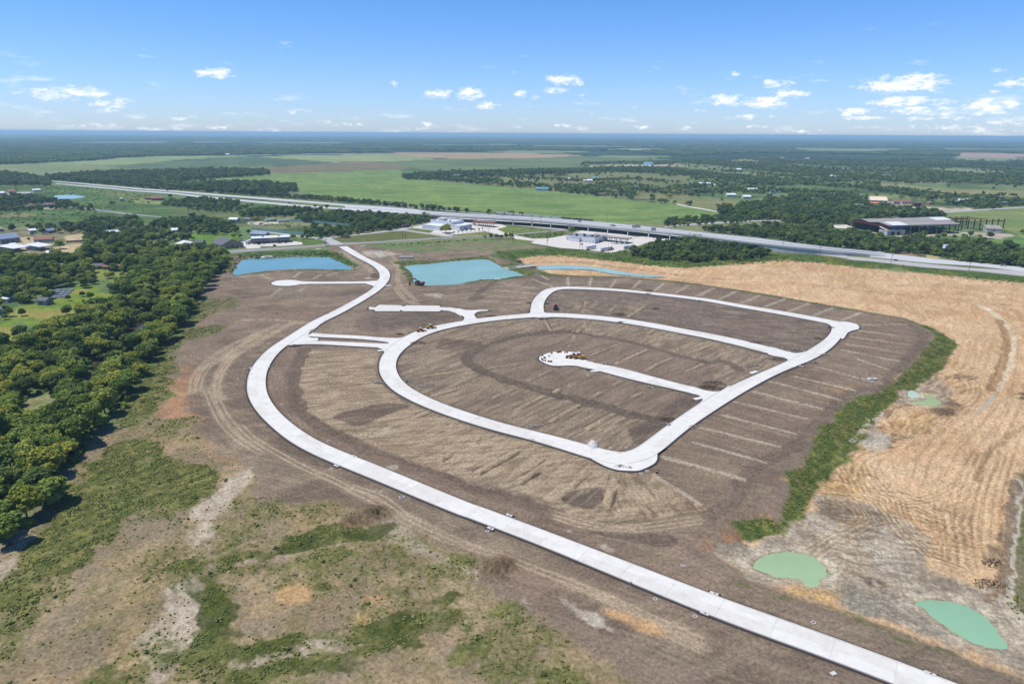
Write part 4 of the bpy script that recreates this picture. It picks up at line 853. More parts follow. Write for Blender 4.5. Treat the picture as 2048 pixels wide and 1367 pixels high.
# ------------------------------------------------------------------ older pavements: (outline, top level)
PAVED = {
 'cross_road': ('T2 585,595 850,575 1200,555 1500,540 1800,515 2048,503 T3 0,405 250,385 600,372 1000,345 1400,320 1700,310 1900,298 T4 0,388 300,366 600,350 760,345 960,350 1100,340 1160,328 1450,298 1640,285 1860,262 1860,278 1640,296 1450,313 1170,342 1000,365 760,362 600,363 300,380 0,404 T3 1900,312 1700,323 1400,335 1000,362 600,388 250,410 0,422 T2 1800,535 1500,560 1200,580 900,600 600,622', 'asph', .05, 'grey two-lane road crossing the open land below the overpass'),
 'side_road': ('T2 900,345 1340,400 1560,430 1700,440 1760,460 1830,480 1960,515 1830,525 1740,470 1640,452 1340,415 900,360', 'oldroad', .07, 'pale lane running past the teal fence to the junction'),
 'link_road': ('T3 40,320 110,318 400,285 700,252 860,232 960,210 1400,125 1420,138 1080,205 1000,232 1200,258 1400,282 1560,305 1540,318 1380,300 1000,245 880,245 500,290 250,312 130,330 280,395 180,410 50,345', 'oldroad', .06, 'pale Y-shaped service road around the grass triangle'),
 'truck_stop_lot': ('T3 1080,205 1400,125 1420,90 1560,95 T4 90,90 250,100 480,120 830,170 960,190 1050,225 915,262 1010,305 1150,335 960,345 870,318 740,288 700,300 340,335 220,345 0,310 T3 1340,240', 'lot', .055, 'pale concrete forecourt of the station by the oak'),
 'trailer_lot': ('T4 1150,345 1290,370 1390,392 1600,388 1860,345 T5 480,355 700,280 1210,320 1450,370 1620,350 2048,410 1640,432 1380,520 1110,585 800,545 400,515 0,450 T4 1360,455 1430,425 1150,392', 'lot', .065, 'pale concrete yard with parked trailers'),
 'overpass_service_road': ('T4 540,130 900,185 1200,215 1600,255 1860,275 T5 500,260 700,275 1000,300 1300,330 1700,370 2048,415 2048,400 1700,352 1300,312 1000,282 700,262 500,245 T4 1860,255 1600,235 1200,198 900,168 540,115', 'oldroad', .045, 'service road running under the overpass edge'),
 'strip_mall_lot': ('T2 730,490 850,470 1340,480 1490,495 1490,520 1200,540 1000,540 1000,562 850,570 740,500', 'lot', .06, 'pale parking lot before the long shop building'),
 'frontage_road': ('T6 1160,580 1400,590 1700,620 2048,655 T7 0,758 300,782 700,820 1000,852 1300,880 1500,895 2048,925 2400,955 2400,1030 2048,985 1500,925 1000,892 700,862 300,815 0,790 T6 2048,685 1700,642 1400,612 1160,602', 'oldroad', .05, 'pale frontage road beside the highway'),
 'north_road': ('T6 -120,310 0,292 300,268 600,252 900,238 1260,228 1270,242 900,252 600,268 300,288 0,306 -120,322', 'oldroad', .05, 'pale country road running to the woods beyond the overpass'),
 'yard_road': ('T6 1260,290 1850,290 2048,290 T7 0,395 100,420 100,440 0,430 T6 2048,330 1880,330 1860,305 1450,312 1260,300', 'lot', .04, 'pale yard lane leading to the long shed'),
 'farm_lane': ('T6 0,35 150,70 330,100 490,130 490,140 330,112 150,82 0,47', 'lot', .05, 'sandy farm lane along the field edge'),
 'east_road': ('T7 1100,248 1500,222 1800,205 2048,190 2400,165 2400,176 2048,203 1800,218 1500,238 1120,262', 'oldroad', .05, 'thin pale road beyond the long shed'),
 'village_lane': ('T1 810,425 1000,440 1200,468 1400,492 1640,520 1890,545 1890,554 1640,534 1400,508 1200,482 1000,455 810,438', 'asph', .05, 'narrow lane crossing the rough pasture'),
 'highway_west_far': ('T1 600,128 800,142 1100,168 1600,215 2048,243 T2 0,-110 0,-100 T1 2048,258 1600,228 1100,178 800,150 600,133', 'hwy', .06, 'far carriageway of the highway'),
}
PAVED['highway_west_far'] = ('T1 600,126 800,140 1100,166 1600,210 2048,243 A 1200,428 1400,444 1700,466 2048,496 B 60,499 60,508 0,502 A 2048,505 1700,476 1400,453 1200,437 T1 2048,256 1600,225 1100,177 800,149 600,132', 'hwy', .06, 'far carriageway of the highway running in from the woods')
PAVED['highway_west_near'] = ('T1 650,155 900,175 1200,200 1600,238 2048,268 A 1200,446 1400,464 1700,492 2048,518 B 60,521 60,531 0,528 A 2048,527 1700,502 1400,474 1200,456 T1 2048,282 1600,250 1200,212 900,185 650,161', 'hwy', .065, 'near carriageway of the highway running in from the woods')
PAVED['highway_east'] = ('T7 286,703 700,748 1000,785 1400,822 2048,885 2400,915 2400,985 2048,930 1500,868 1000,838 700,808 400,776 286,764', 'hwy', .055, 'highway carriageways at ground level beyond the overpass')
PAVED_LIST = [(v[0], v[2]) for v in PAVED.values()]
relief()
micro = fbm(X, Y, 18, EDGE*.45, 7, 1, gain=.86); micro2 = fbm(X, Y, 5, EDGE*.4, 4, 5, gain=.9, sx=3, ang=.5)
amp = np.where(RR < 700, .17, .13)*(1 - .4*weed)
colr *= (1 + amp*micro + .08*micro2)[:, None]
hgt += (.05*micro*(hgt > -1.99)*np.clip(1 - RR/900, 0, 1)*(sdf_poly(X, Y, POND_W['green_pool'], 10) > 0)).astype(np.float32)*0
gr2 = np.random.default_rng(5).standard_normal(NV).astype(np.float32); colr *= (1 + np.where(RR < 900, .085, .04)*np.clip(gr2, -2.2, 2.2))[:, None]
colr = np.clip(colr, .004, .9)

def make_ground():
    nv = NV + 1
    co = np.zeros((nv, 3), np.float32); co[:NV, 0] = X; co[:NV, 1] = Y; co[:NV, 2] = hgt
    i = np.arange(nr-1)[:, None]*nc; j = np.arange(nc)[None, :]; j2 = (j+1) % nc
    q = np.stack([i+j, i+j2, i+nc+j2, i+nc+j], -1).reshape(-1, 4)[:, ::-1]
    t = np.stack([np.full(nc, NV), np.arange(nc), (np.arange(nc)+1) % nc], -1)[:, ::-1]
    nq, nt_ = len(q), len(t)
    me = bpy.data.meshes.new('ground'); me.vertices.add(nv); me.vertices.foreach_set('co', co.ravel())
    me.loops.add(nq*4 + nt_*3); me.loops.foreach_set('vertex_index', np.r_[q.ravel(), t.ravel()].astype(np.int32))
    me.polygons.add(nq + nt_)
    me.polygons.foreach_set('loop_start', np.r_[np.arange(nq)*4, nq*4 + np.arange(nt_)*3].astype(np.int32))
    me.polygons.foreach_set('use_smooth', np.ones(nq+nt_, bool))
    me.update(calc_edges=True)
    at = me.attributes.new('soil', 'FLOAT_COLOR', 'POINT')
    c4 = np.ones((nv, 4), np.float32); c4[:NV, :3] = colr; c4[NV, :3] = colr[0]; at.data.foreach_set('color', c4.ravel())
    m = bpy.data.materials.new('ground_soils'); m.use_nodes = True; nt = m.node_tree; N = nt.nodes; L = nt.links; b = N['Principled BSDF']
    a = N.new('ShaderNodeAttribute'); a.attribute_name = 'soil'
    tc = N.new('ShaderNodeTexCoord')
    def nz(scale, det):
        n = N.new('ShaderNodeTexNoise'); n.inputs['Scale'].default_value = scale; n.inputs['Detail'].default_value = det; n.inputs['Roughness'].default_value = .7; L.new(tc.outputs['Object'], n.inputs['Vector']); return n
    n1 = nz(.9, 7); n2 = nz(.09, 3)
    mr = N.new('ShaderNodeMapRange'); L.new(n1.outputs['Fac'], mr.inputs['Value']); mr.inputs['From Min'].default_value = .33; mr.inputs['From Max'].default_value = .67; mr.inputs['To Min'].default_value = .62; mr.inputs['To Max'].default_value = 1.38
    mr2 = N.new('ShaderNodeMapRange'); L.new(n2.outputs['Fac'], mr2.inputs['Value']); mr2.inputs['From Min'].default_value = .3; mr2.inputs['From Max'].default_value = .7; mr2.inputs['To Min'].default_value = .93; mr2.inputs['To Max'].default_value = 1.07
    mm = N.new('ShaderNodeMath'); mm.operation = 'MULTIPLY'; L.new(mr.outputs[0], mm.inputs[0]); L.new(mr2.outputs[0], mm.inputs[1])
    mx = N.new('ShaderNodeMix'); mx.data_type = 'RGBA'; mx.blend_type = 'MULTIPLY'; mx.inputs['Factor'].default_value = 1
    L.new(a.outputs['Color'], mx.inputs['A']); L.new(mm.outputs[0], mx.inputs['B']); L.new(mx.outputs['Result'], b.inputs['Base Color'])
    bp = N.new('ShaderNodeBump'); bp.inputs['Distance'].default_value = .25; bp.inputs['Strength'].default_value = .8; L.new(n1.outputs['Fac'], bp.inputs['Height']); L.new(bp.outputs[0], b.inputs['Normal'])
    b.inputs['Roughness'].default_value = 1.0; b.inputs['Specular IOR Level'].default_value = .1
    me.materials.append(m)
    o = link('ground', me); tag(o, 'brown graded soil, tan cut, scrub and green farmland running to the horizon', 'ground', kind='structure')
    return o
ground = make_ground()

# soft lookup of the painted ground: height and weed density for things standing on it
_az0 = math.radians(-46.5); _daz = math.radians(93/1069)
_rs = np.hypot(X, Y).reshape(nr, nc)[:, 0]
def g_index(x, y):
    x = np.asarray(x, float); y = np.asarray(y, float)
    ri = np.clip(np.interp(np.hypot(x, y), _rs, np.arange(nr)).round().astype(int), 0, nr-1)
    ai = np.clip(((np.arctan2(x, y) - _az0)/_daz).round().astype(int), 0, 1069)
    return ri*nc + ai
def gz(x, y): return float(hgt[g_index(x, y)])

# ------------------------------------------------------------------ pavements
for name, (spec, mt, z, lab) in PAVED.items():
    poly = P(spec); mb = MB(); mb.prism(poly, z - .14, z + .02)
    o = mb.build(name, M[mt]); tag(o, lab, 'road' if 'lot' not in name else 'parking lot', kind='structure')

def offset_line(c, w):
    t = np.gradient(c, axis=0); n = np.c_[-t[:,1], t[:,0]] / np.hypot(t[:,0], t[:,1])[:, None]
    return c + n*(w/2)[:, None] if hasattr(w, '__len__') else c + n*w/2, (c - n*(w/2)[:, None] if hasattr(w, '__len__') else c - n*w/2)
def ribbon(mb, A, B, z0, z1):
    n = len(A); v = []
    for k in range(n): v += [(A[k][0],A[k][1],z0),(B[k][0],B[k][1],z0),(A[k][0],A[k][1],z1),(B[k][0],B[k][1],z1)]
    f = []
    for k in range(n-1):
        a = 4*k; b = a+4
        f += [(a+2,a+3,b+3,b+2)[::-1], (a,b,b+2,a+2)[::-1], (a+1,a+3,b+3,b+1)[::-1]]
    f += [(0,1,3,2)[::-1], (4*n-4,4*n-3,4*n-1,4*n-2)]
    mb.add(v, f)
LABR = {'main': 'long white concrete road sweeping from the crossroads to the bottom right corner', 'loop': 'white concrete loop road around the inner lots', 'east': 'straight white concrete road on the east side of the lots',
 'north': 'white concrete street behind the northern block', 'spur': 'white cul-de-sac street ending at the parked loader', 'entry_upper': 'upper lane of the divided entry street', 'entry_lower': 'lower lane of the divided entry street', 'westspur': 'small white cul-de-sac below the blue pond'}
lv = 0
for name in ('main', 'loop', 'east', 'north', 'spur', 'entry_upper', 'entry_lower', 'westspur'):
    c, w = CENTRES[name]; lv += 1; dz = .012*lv
    top = .22 - dz
    root = thing('concrete_road', (c[0][0], c[0][1], 0), LABR[name], 'road', kind='structure')
    c0 = c - np.array([c[0][0], c[0][1]])
    e = MB(); A, B = offset_line(c0, w + 1.7); ribbon(e, A, B, -.1, .02 + .006*lv); e.build('edging', M['edging'], root)
    e = MB(); A, B = offset_line(c0, w + .1); ribbon(e, A, B, -.1, top - .05); e.build('roadbed', M['joint'], root)
    s = np.r_[0, np.cumsum(np.hypot(*np.diff(c0, axis=0).T))]; L_ = s[-1]; ns = max(2, round(L_/13.7))
    t = np.gradient(c0, axis=0); nrm = np.c_[-t[:,1], t[:,0]] / np.hypot(t[:,0], t[:,1])[:, None]
    def at(sv, off):
        return np.array([np.interp(sv, s, c0[:,0] + nrm[:,0]*off*w), np.interp(sv, s, c0[:,1] + nrm[:,1]*off*w)])
    for k in range(ns):
        a, b = L_*k/ns + .025, L_*(k+1)/ns - .025
        for lo, hi in ((.5, .0015), (-.0015, -.5)):
            mb = MB(); sv = np.linspace(a, b, 5); tz = top + random.uniform(-.004, .004)
            ribbon(mb, [at(q, lo) for q in sv], [at(q, hi) for q in sv], top - .05, tz)
            if (lo < 0): pass
            mb.build('slab', M['slab'] if random.random() < .7 else M['slab2'], root)
    for sd_ in (.5, -.5):     # kerbs
        kb = MB(); sv = np.linspace(0, L_, len(c)); off = .14/np.mean(w)
        ribbon(kb, [at(q, sd_ + off) for q in sv], [at(q, sd_ - off) for q in sv], 0, top + .13)
        kb.build('kerb', M['kerb'], root)
    for i, poly in enumerate(FLARE_W.get(name, [])):
        pl = [(p[0]-c[0][0], p[1]-c[0][1]) for p in poly]
        MB().prism(pl, -.1, top + .006 + .012*(i+1) + (.18 if False else 0)).build('junction_slab', M['slab'], root)
        ar = sum(pl[q][0]*pl[(q+1)%len(pl)][1]-pl[(q+1)%len(pl)][0]*pl[q][1] for q in range(len(pl))); sg = 1 if ar > 0 else -1
        off = []
        for q in range(len(pl)):
            a, b = np.array(pl[q-1]), np.array(pl[(q+1) % len(pl)]); tt = (b-a)/(np.hypot(*(b-a))+1e-9); off.append((pl[q][0]+sg*tt[1]*.85, pl[q][1]-sg*tt[0]*.85))
        MB().prism(off, -.1, .016 + .006*lv + .002*i).build('edging', M['edging'], root)
root = thing('parking_apron', (LOT_W[0][0], LOT_W[0][1], 0), 'white stepped parking apron between the entry street and the pond', 'parking lot', kind='structure')
pl = [(p[0]-LOT_W[0][0], p[1]-LOT_W[0][1]) for p in LOT_W]
MB().prism(pl, -.1, .16).build('slab', M['slab2'], root)
cx = sum(p[0] for p in pl)/len(pl); cy = sum(p[1] for p in pl)/len(pl)
MB().prism([(p[0]+(-1.0 if p[0] < cx else 1.0)*.8, p[1]+(1 if p[1] > cy else -1)*1.3) for p in pl], -.1, .03).build('edging', M['edging'], root)

# ------------------------------------------------------------------ water
def water_mat(name, c):
    wb = (1.08, .92, .60) if 'detention' in name or 'far' in name else (1.06, .93, .86)
    m = mat(name, tuple(a*b for a, b in zip(rgb(*c), wb)), .14, .13, .02, spec=.2)
    N = m.node_tree.nodes; L = m.node_tree.links
    w = N.new('ShaderNodeTexNoise'); w.inputs['Scale'].default_value = .9; w.inputs['Detail'].default_value = 3
    bp = N.new('ShaderNodeBump'); bp.inputs['Distance'].default_value = .02; bp.inputs['Strength'].default_value = .5
    L.new(w.outputs['Fac'], bp.inputs['Height']); L.new(bp.outputs[0], N['Principled BSDF'].inputs['Normal'])
    return m
LABP = {'detention_west': 'blue detention pond with grassy banks beside the upper road', 'detention_east': 'larger pale teal detention pond with the excavator on its shore', 'trench': 'thin pale green pool curving through the tan cut',
 'green_pool': 'milky green pool in the grey mud below the grass bank', 'green_pool_outlet': 'small green pool against the sandy heaps', 'corner_pool': 'long green pool in the bottom right corner', 'bank_pool': 'yellow-green puddle at the foot of the grass bank',
 'pale_pool': 'tiny pale puddle beside the yellow-green one', 'far_pond': 'blue farm pond among trees on the far left', 'far_reservoir': 'long thin reservoir below the distant forest', 'puddle_strip': 'narrow muddy puddle in the haul track'}
for k, (spec, z, c, l) in PONDS.items():
    poly = POND_W[k]; dx = poly[0]; n_ = len(poly); ar = sum(poly[q][0]*poly[(q+1)%n_][1]-poly[(q+1)%n_][0]*poly[q][1] for q in range(n_)); sg = 1 if ar > 0 else -1; poly = [(poly[q][0] + sg*.9*(poly[(q+1)%n_][1]-poly[q-1][1])/(math.dist(poly[(q+1)%n_], poly[q-1])+1e-6), poly[q][1] - sg*.9*(poly[(q+1)%n_][0]-poly[q-1][0])/(math.dist(poly[(q+1)%n_], poly[q-1])+1e-6)) for q in range(n_)] if k not in ('puddle_strip', 'far_reservoir', 'trench') else poly
    o = MB().prism([(p[0]-dx[0], p[1]-dx[1]) for p in poly], -.3, 0).build('pond_water' if 'puddle' not in l else 'puddle_water', water_mat('water_' + k, c), loc=(dx[0], dx[1], z - (.012 if k == 'green_pool_outlet' else 0)))
    tag(o, LABP[k], 'pond', kind='structure')
o = MB().prism(P('S1 700,1090 780,1040 820,960 960,860 1130,640 1145,660 990,880 850,990 790,1080 700,1150 660,1210 640,1300 560,1340 600,1240 650,1180'), -.3, .08).build('creek_water', water_mat('water_creek', (84,82,66)))
tag(o, 'dark creek showing between the two belts of trees', 'creek', kind='structure')

# ------------------------------------------------------------------ haze
hz = MB().box(-47000, 47000, -47000, 47000, -6, CAM_H + 6).build('haze', None)
hm = bpy.data.materials.new('thin_summer_haze'); hm.use_nodes = True; nt = hm.node_tree; nt.nodes.clear()
ho = nt.nodes.new('ShaderNodeOutputMaterial'); hv = nt.nodes.new('ShaderNodeVolumePrincipled')
hv.inputs['Color'].default_value = (.54, .83, 1.0, 1); hv.inputs['Density'].default_value = HAZE_D; hv.inputs['Anisotropy'].default_value = .1
nt.links.new(hv.outputs[0], ho.inputs['Volume']); hz.data.materials.append(hm);
tag(hz, 'thin pale blue haze over the whole plain', 'haze', kind='stuff')
# ------------------------------------------------------------------ vegetation: materials and prototypes
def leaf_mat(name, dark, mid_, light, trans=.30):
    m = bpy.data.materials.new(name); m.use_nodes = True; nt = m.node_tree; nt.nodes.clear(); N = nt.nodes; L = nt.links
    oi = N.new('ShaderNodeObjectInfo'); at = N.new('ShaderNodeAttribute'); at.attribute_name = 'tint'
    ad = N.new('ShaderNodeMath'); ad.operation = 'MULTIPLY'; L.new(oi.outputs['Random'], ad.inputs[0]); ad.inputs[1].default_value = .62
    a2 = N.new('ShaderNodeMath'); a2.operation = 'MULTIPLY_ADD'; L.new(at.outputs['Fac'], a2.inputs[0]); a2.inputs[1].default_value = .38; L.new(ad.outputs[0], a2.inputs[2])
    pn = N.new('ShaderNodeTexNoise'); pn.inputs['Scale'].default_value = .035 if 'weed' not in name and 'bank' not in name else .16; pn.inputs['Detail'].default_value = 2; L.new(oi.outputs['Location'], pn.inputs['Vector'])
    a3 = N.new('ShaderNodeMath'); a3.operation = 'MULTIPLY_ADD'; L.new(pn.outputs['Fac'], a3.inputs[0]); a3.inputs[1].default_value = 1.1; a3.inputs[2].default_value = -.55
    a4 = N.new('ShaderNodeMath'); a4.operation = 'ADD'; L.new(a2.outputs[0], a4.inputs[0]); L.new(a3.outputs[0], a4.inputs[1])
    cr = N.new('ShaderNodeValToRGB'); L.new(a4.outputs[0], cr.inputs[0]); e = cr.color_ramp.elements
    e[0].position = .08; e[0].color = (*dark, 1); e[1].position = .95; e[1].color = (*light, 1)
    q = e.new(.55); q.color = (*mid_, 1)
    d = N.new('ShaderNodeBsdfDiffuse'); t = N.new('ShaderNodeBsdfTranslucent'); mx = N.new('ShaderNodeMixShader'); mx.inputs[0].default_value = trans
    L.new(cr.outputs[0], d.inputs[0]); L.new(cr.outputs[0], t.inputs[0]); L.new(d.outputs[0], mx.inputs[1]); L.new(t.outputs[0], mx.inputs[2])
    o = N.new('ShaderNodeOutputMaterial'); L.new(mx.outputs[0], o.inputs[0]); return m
M['leaf'] = leaf_mat('broadleaf_foliage', (.062,.102,.026), (.165,.235,.050), (.33,.36,.08))
M['leafdark'] = leaf_mat('dark_foliage', (.050,.084,.026), (.120,.172,.046), (.23,.275,.07))
M['leafyel'] = leaf_mat('yellow_green_foliage', (.14,.17,.03), (.27,.29,.05), (.38,.37,.07))
M['leaffar'] = leaf_mat('distant_foliage', (.052,.090,.030), (.120,.175,.052), (.22,.26,.07))
M['leafdarkfar'] = leaf_mat('distant_dark_foliage', (.042,.075,.028), (.092,.140,.048), (.165,.21,.062))
M['weed'] = leaf_mat('weed_foliage', (.10,.125,.04), (.19,.215,.065), (.32,.31,.11), .15)
M['bankgrass'] = leaf_mat('bank_grass', (.06,.092,.026), (.12,.155,.04), (.27,.25,.075), .15)

ICO = {}
def ico(sub):
    if sub not in ICO:
        b = bmesh.new(); bmesh.ops.create_icosphere(b, subdivisions=sub, radius=1)
        ICO[sub] = (np.array([v.co[:] for v in b.verts]), np.array([[v.index for v in f.verts] for f in b.faces])); b.free()
    return ICO[sub]

def foliage(name, lobes, nleaf, size, m, core=.8, csub=1, seed=0, flat=.75):
    """crown mesh: lumpy cores with many separate leaf sprays standing off them"""
    r = np.random.default_rng(seed); V = []; Fq = []; T = []; base = 0
    Ft = []
    for (cx, cy, cz, rx, rz) in lobes:
        iv, fc = ico(csub); n = 1 + .22*(r.random(len(iv)) - .5)*2
        v = iv*n[:, None]*np.array([rx, rx, rz])*core + (cx, cy, cz)
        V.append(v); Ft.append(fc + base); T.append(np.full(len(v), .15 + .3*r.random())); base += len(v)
    tot = sum(l[3]**2 for l in lobes)
    for (cx, cy, cz, rx, rz) in lobes:
        k = int(nleaf*rx*rx/tot) + 1
        d = r.normal(size=(k, 3)); d[:, 2] = np.abs(d[:, 2])*1.1 - .35; d /= np.linalg.norm(d, axis=1)[:, None]
        rad = .80 + .32*r.random(k)
        c = d*rad[:, None]*np.array([rx, rx, rz]) + (cx, cy, cz)
        nrm = d*.9 + r.normal(size=(k, 3))*.55; nrm[:, 2] += .35; nrm /= np.linalg.norm(nrm, axis=1)[:, None]
        a = np.cross(nrm, r.normal(size=(k, 3))); a /= np.linalg.norm(a, axis=1)[:, None]; b = np.cross(nrm, a)
        s = size*(.55 + .9*r.random(k))[:, None]; a = a*s*.5; b = b*s*.5*flat
        q = np.stack([c-a-b*.6, c+a*.2-b, c+a+b*.5, c-a*.3+b], 1).reshape(-1, 3)
        V.append(q); Fq.append(np.arange(k*4).reshape(k, 4) + base); base += k*4
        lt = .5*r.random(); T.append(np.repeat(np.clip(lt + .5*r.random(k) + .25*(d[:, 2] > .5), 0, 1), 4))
    V = np.concatenate(V); T = np.concatenate(T)
    faces = [tuple(f) for arr in Ft for f in arr.tolist()] + [tuple(f) for arr in Fq for f in arr.tolist()]
    me = bpy.data.meshes.new(name); me.from_pydata(V.tolist(), [], faces); me.update()
    at = me.attributes.new('tint', 'FLOAT', 'POINT'); at.data.foreach_set('value', T.astype(np.float32)); me.materials.append(m)
    return me

def crown_lobes(seed, R, H, n, base=.3, spread=.62):
    r = np.random.default_rng(seed); L_ = [(0, 0, H*.66, R*.62, H*.27)]
    for k in range(n):
        a = 2*math.pi*(k/n + r.uniform(-.06, .06)); q = R*spread*r.uniform(.5, 1.1); lvl = r.uniform(base + .12, .84)
        rr = R*r.uniform(.26, .46)*(1.1 if lvl < .6 else .9)
        L_.append((q*math.cos(a), q*math.sin(a), H*lvl, rr, rr*r.uniform(.7, .95)))
    return L_

def trunk_mesh(seed, R, H, n=5):
    r = np.random.default_rng(seed); mb = MB()
    b = (r.uniform(-.3,.3), r.uniform(-.3,.3), H*.35)
    mb.tube((0,0,-.3), b, H*.028, H*.02, 7); mb.tube(b, (b[0]*2, b[1]*2, H*.7), H*.02, H*.008, 6)
    for k in range(n):
        a = 2*math.pi*k/n + r.uniform(-.3,.3); z0 = H*r.uniform(.25, .45)
        p1 = (R*.35*math.cos(a), R*.35*math.sin(a), z0 + H*.16); p2 = (R*.7*math.cos(a), R*.7*math.sin(a), z0 + H*r.uniform(.2,.32))
        mb.tube((b[0]*z0/b[2], b[1]*z0/b[2], z0), p1, H*.014, H*.010, 5); mb.tube(p1, p2, H*.010, H*.004, 5)
    return mb.mesh('trunk', M['bark'], True)

# unit trees: radius 1.0 at height 2.2 (scaled when placed)
NEAR = []
for i in range(7):
    R = 5.2; H = (10.5, 11.5, 9.5, 12.5, 10, 8.6, 13)[i]
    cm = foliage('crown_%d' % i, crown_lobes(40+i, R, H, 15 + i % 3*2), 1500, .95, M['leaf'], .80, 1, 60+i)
    NEAR.append((cm, trunk_mesh(80+i, R, H), R, H))
def variant(cm, m):
    c = cm.copy(); c.materials.clear(); c.materials.append(m); return c
NEAR_D = [(variant(c, M['leafdark']), t, R, H) for c, t, R, H in NEAR]
NEAR_Y = [(variant(c, M['leafyel']), t, R, H) for c, t, R, H in NEAR]

def proto_collection(name, meshes):
    c = bpy.data.collections.new(name)
    for i, me in enumerate(meshes):
        o = bpy.data.objects.new('%s_%02d' % (name, i), me); c.objects.link(o)
    return c
def joined(name, parts):          # crown + trunk in one mesh, for the massed trees
    b = bmesh.new()
    me = bpy.data.meshes.new(name); V = []; Fc = []; T = []; MI = []; base = 0
    for src, mi in parts:
        n = len(src.vertices); co = np.empty(n*3); src.vertices.foreach_get('co', co); V.append(co.reshape(-1, 3))
        t = np.full(n, .3, np.float32)
        if 'tint' in src.attributes: src.attributes['tint'].data.foreach_get('value', t)
        T.append(t); Fc += [tuple(base + v for v in p.vertices) for p in src.polygons]; MI += [mi]*len(src.polygons); base += n
    me.from_pydata(np.concatenate(V).tolist(), [], Fc); me.update()
    me.materials.append(parts[0][0].materials[0]); me.materials.append(M['bark']); me.polygons.foreach_set('material_index', MI)
    at = me.attributes.new('tint', 'FLOAT', 'POINT'); at.data.foreach_set('value', np.concatenate(T)); b.free(); return me
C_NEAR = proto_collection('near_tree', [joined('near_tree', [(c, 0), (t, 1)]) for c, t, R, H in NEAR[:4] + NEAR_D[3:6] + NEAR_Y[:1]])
def simple_tree(seed, m, R=5, H=10, n=260, lob=7, size=1.3, csub=1): return foliage('mid_tree', crown_lobes(seed, R, H, lob, base=.12), n, size, m, .84, csub, seed)
C_MID = proto_collection('mid_tree', [simple_tree(200+i, M['leaffar']) for i in range(4)] + [simple_tree(210+i, M['leafdarkfar']) for i in range(3)])
C_FAR = proto_collection('far_tree', [simple_tree(300+i, M['leaffar' if i < 3 else 'leafdarkfar'], n=46, lob=4, size=2.6) for i in range(5)])
def clump(seed, R, n, m):
    r = np.random.default_rng(seed); L_ = []
    for k in range(n):
        a = r.uniform(0, 6.28); q = R*math.sqrt(r.random()); s = r.uniform(4.5, 7.5); L_.append((q*math.cos(a), q*math.sin(a), r.uniform(5, 9), s, s*.8))
    return foliage('grove', L_, 130, 4.0, m, .9, 1, seed)
C_GROVE = proto_collection('grove', [clump(400+i, 26, 16, M['leafdarkfar' if i % 2 else 'leaffar']) for i in range(4)])
def weed_mesh(seed, n, R, H, size, m, lobes=3):
    r = np.random.default_rng(seed); L_ = [(r.uniform(-.5,.5)*R, r.uniform(-.5,.5)*R, H*.35, R*r.uniform(.4,.7), H*.6) for _ in range(lobes)]
    return foliage('weed', L_, n, size, m, .7, 1, seed)
C_WEED = proto_collection('weed', [weed_mesh(500+i, 26, .5, .55, .32, M['weed']) for i in range(5)])
C_TUFT = proto_collection('tuft', [weed_mesh(520+i, 30, .75, .7, .45, M['bankgrass']) for i in range(5)])
C_BUSH = proto_collection('bush', [weed_mesh(540+i, 120, 2.0, 2.2, .75, M['leaf' if i < 4 else 'leafdark'], 5) for i in range(6)])

def scatter(name, pts, scl, idx, coll, label, kind='stuff', cat=None, zs=None, rots=None):
    n = len(pts); me = bpy.data.meshes.new(name); me.vertices.add(n); me.vertices.foreach_set('co', np.asarray(pts, np.float32).ravel())
    scl = np.asarray(scl, np.float32)
    if scl.ndim == 1: scl = np.stack([scl]*3, 1)
    a = me.attributes.new('scl', 'FLOAT_VECTOR', 'POINT'); a.data.foreach_set('vector', scl.ravel())
    a = me.attributes.new('pick', 'INT', 'POINT'); a.data.foreach_set('value', np.asarray(idx, np.int32))
    r = np.zeros((n, 3), np.float32); r[:, 2] = rng.random(n)*6.283
    a = me.attributes.new('rot', 'FLOAT_VECTOR', 'POINT'); a.data.foreach_set('vector', r.ravel())
    o = link(name, me)
    ng = bpy.data.node_groups.new(name + '_spread', 'GeometryNodeTree')
    ng.interface.new_socket('Geometry', in_out='INPUT', socket_type='NodeSocketGeometry'); ng.interface.new_socket('Geometry', in_out='OUTPUT', socket_type='NodeSocketGeometry')
    N = ng.nodes; L = ng.links; gi = N.new('NodeGroupInput'); go = N.new('NodeGroupOutput')
    ip = N.new('GeometryNodeInstanceOnPoints'); ci = N.new('GeometryNodeCollectionInfo'); ci.inputs['Collection'].default_value = coll
    ci.inputs['Separate Children'].default_value = True; ci.inputs['Reset Children'].default_value = True
    def na(nm, ty):
        x = N.new('GeometryNodeInputNamedAttribute'); x.data_type = ty; x.inputs['Name'].default_value = nm; return x.outputs[0]
    L.new(gi.outputs[0], ip.inputs['Points']); L.new(ci.outputs[0], ip.inputs['Instance']); ip.inputs['Pick Instance'].default_value = True
    L.new(na('pick', 'INT'), ip.inputs['Instance Index']); L.new(na('rot', 'FLOAT_VECTOR'), ip.inputs['Rotation']); L.new(na('scl', 'FLOAT_VECTOR'), ip.inputs['Scale'])
    L.new(ip.outputs[0], go.inputs[0])
    md = o.modifiers.new('spread', 'NODES'); md.node_group = ng
    tag(o, label, cat, kind=kind); return o

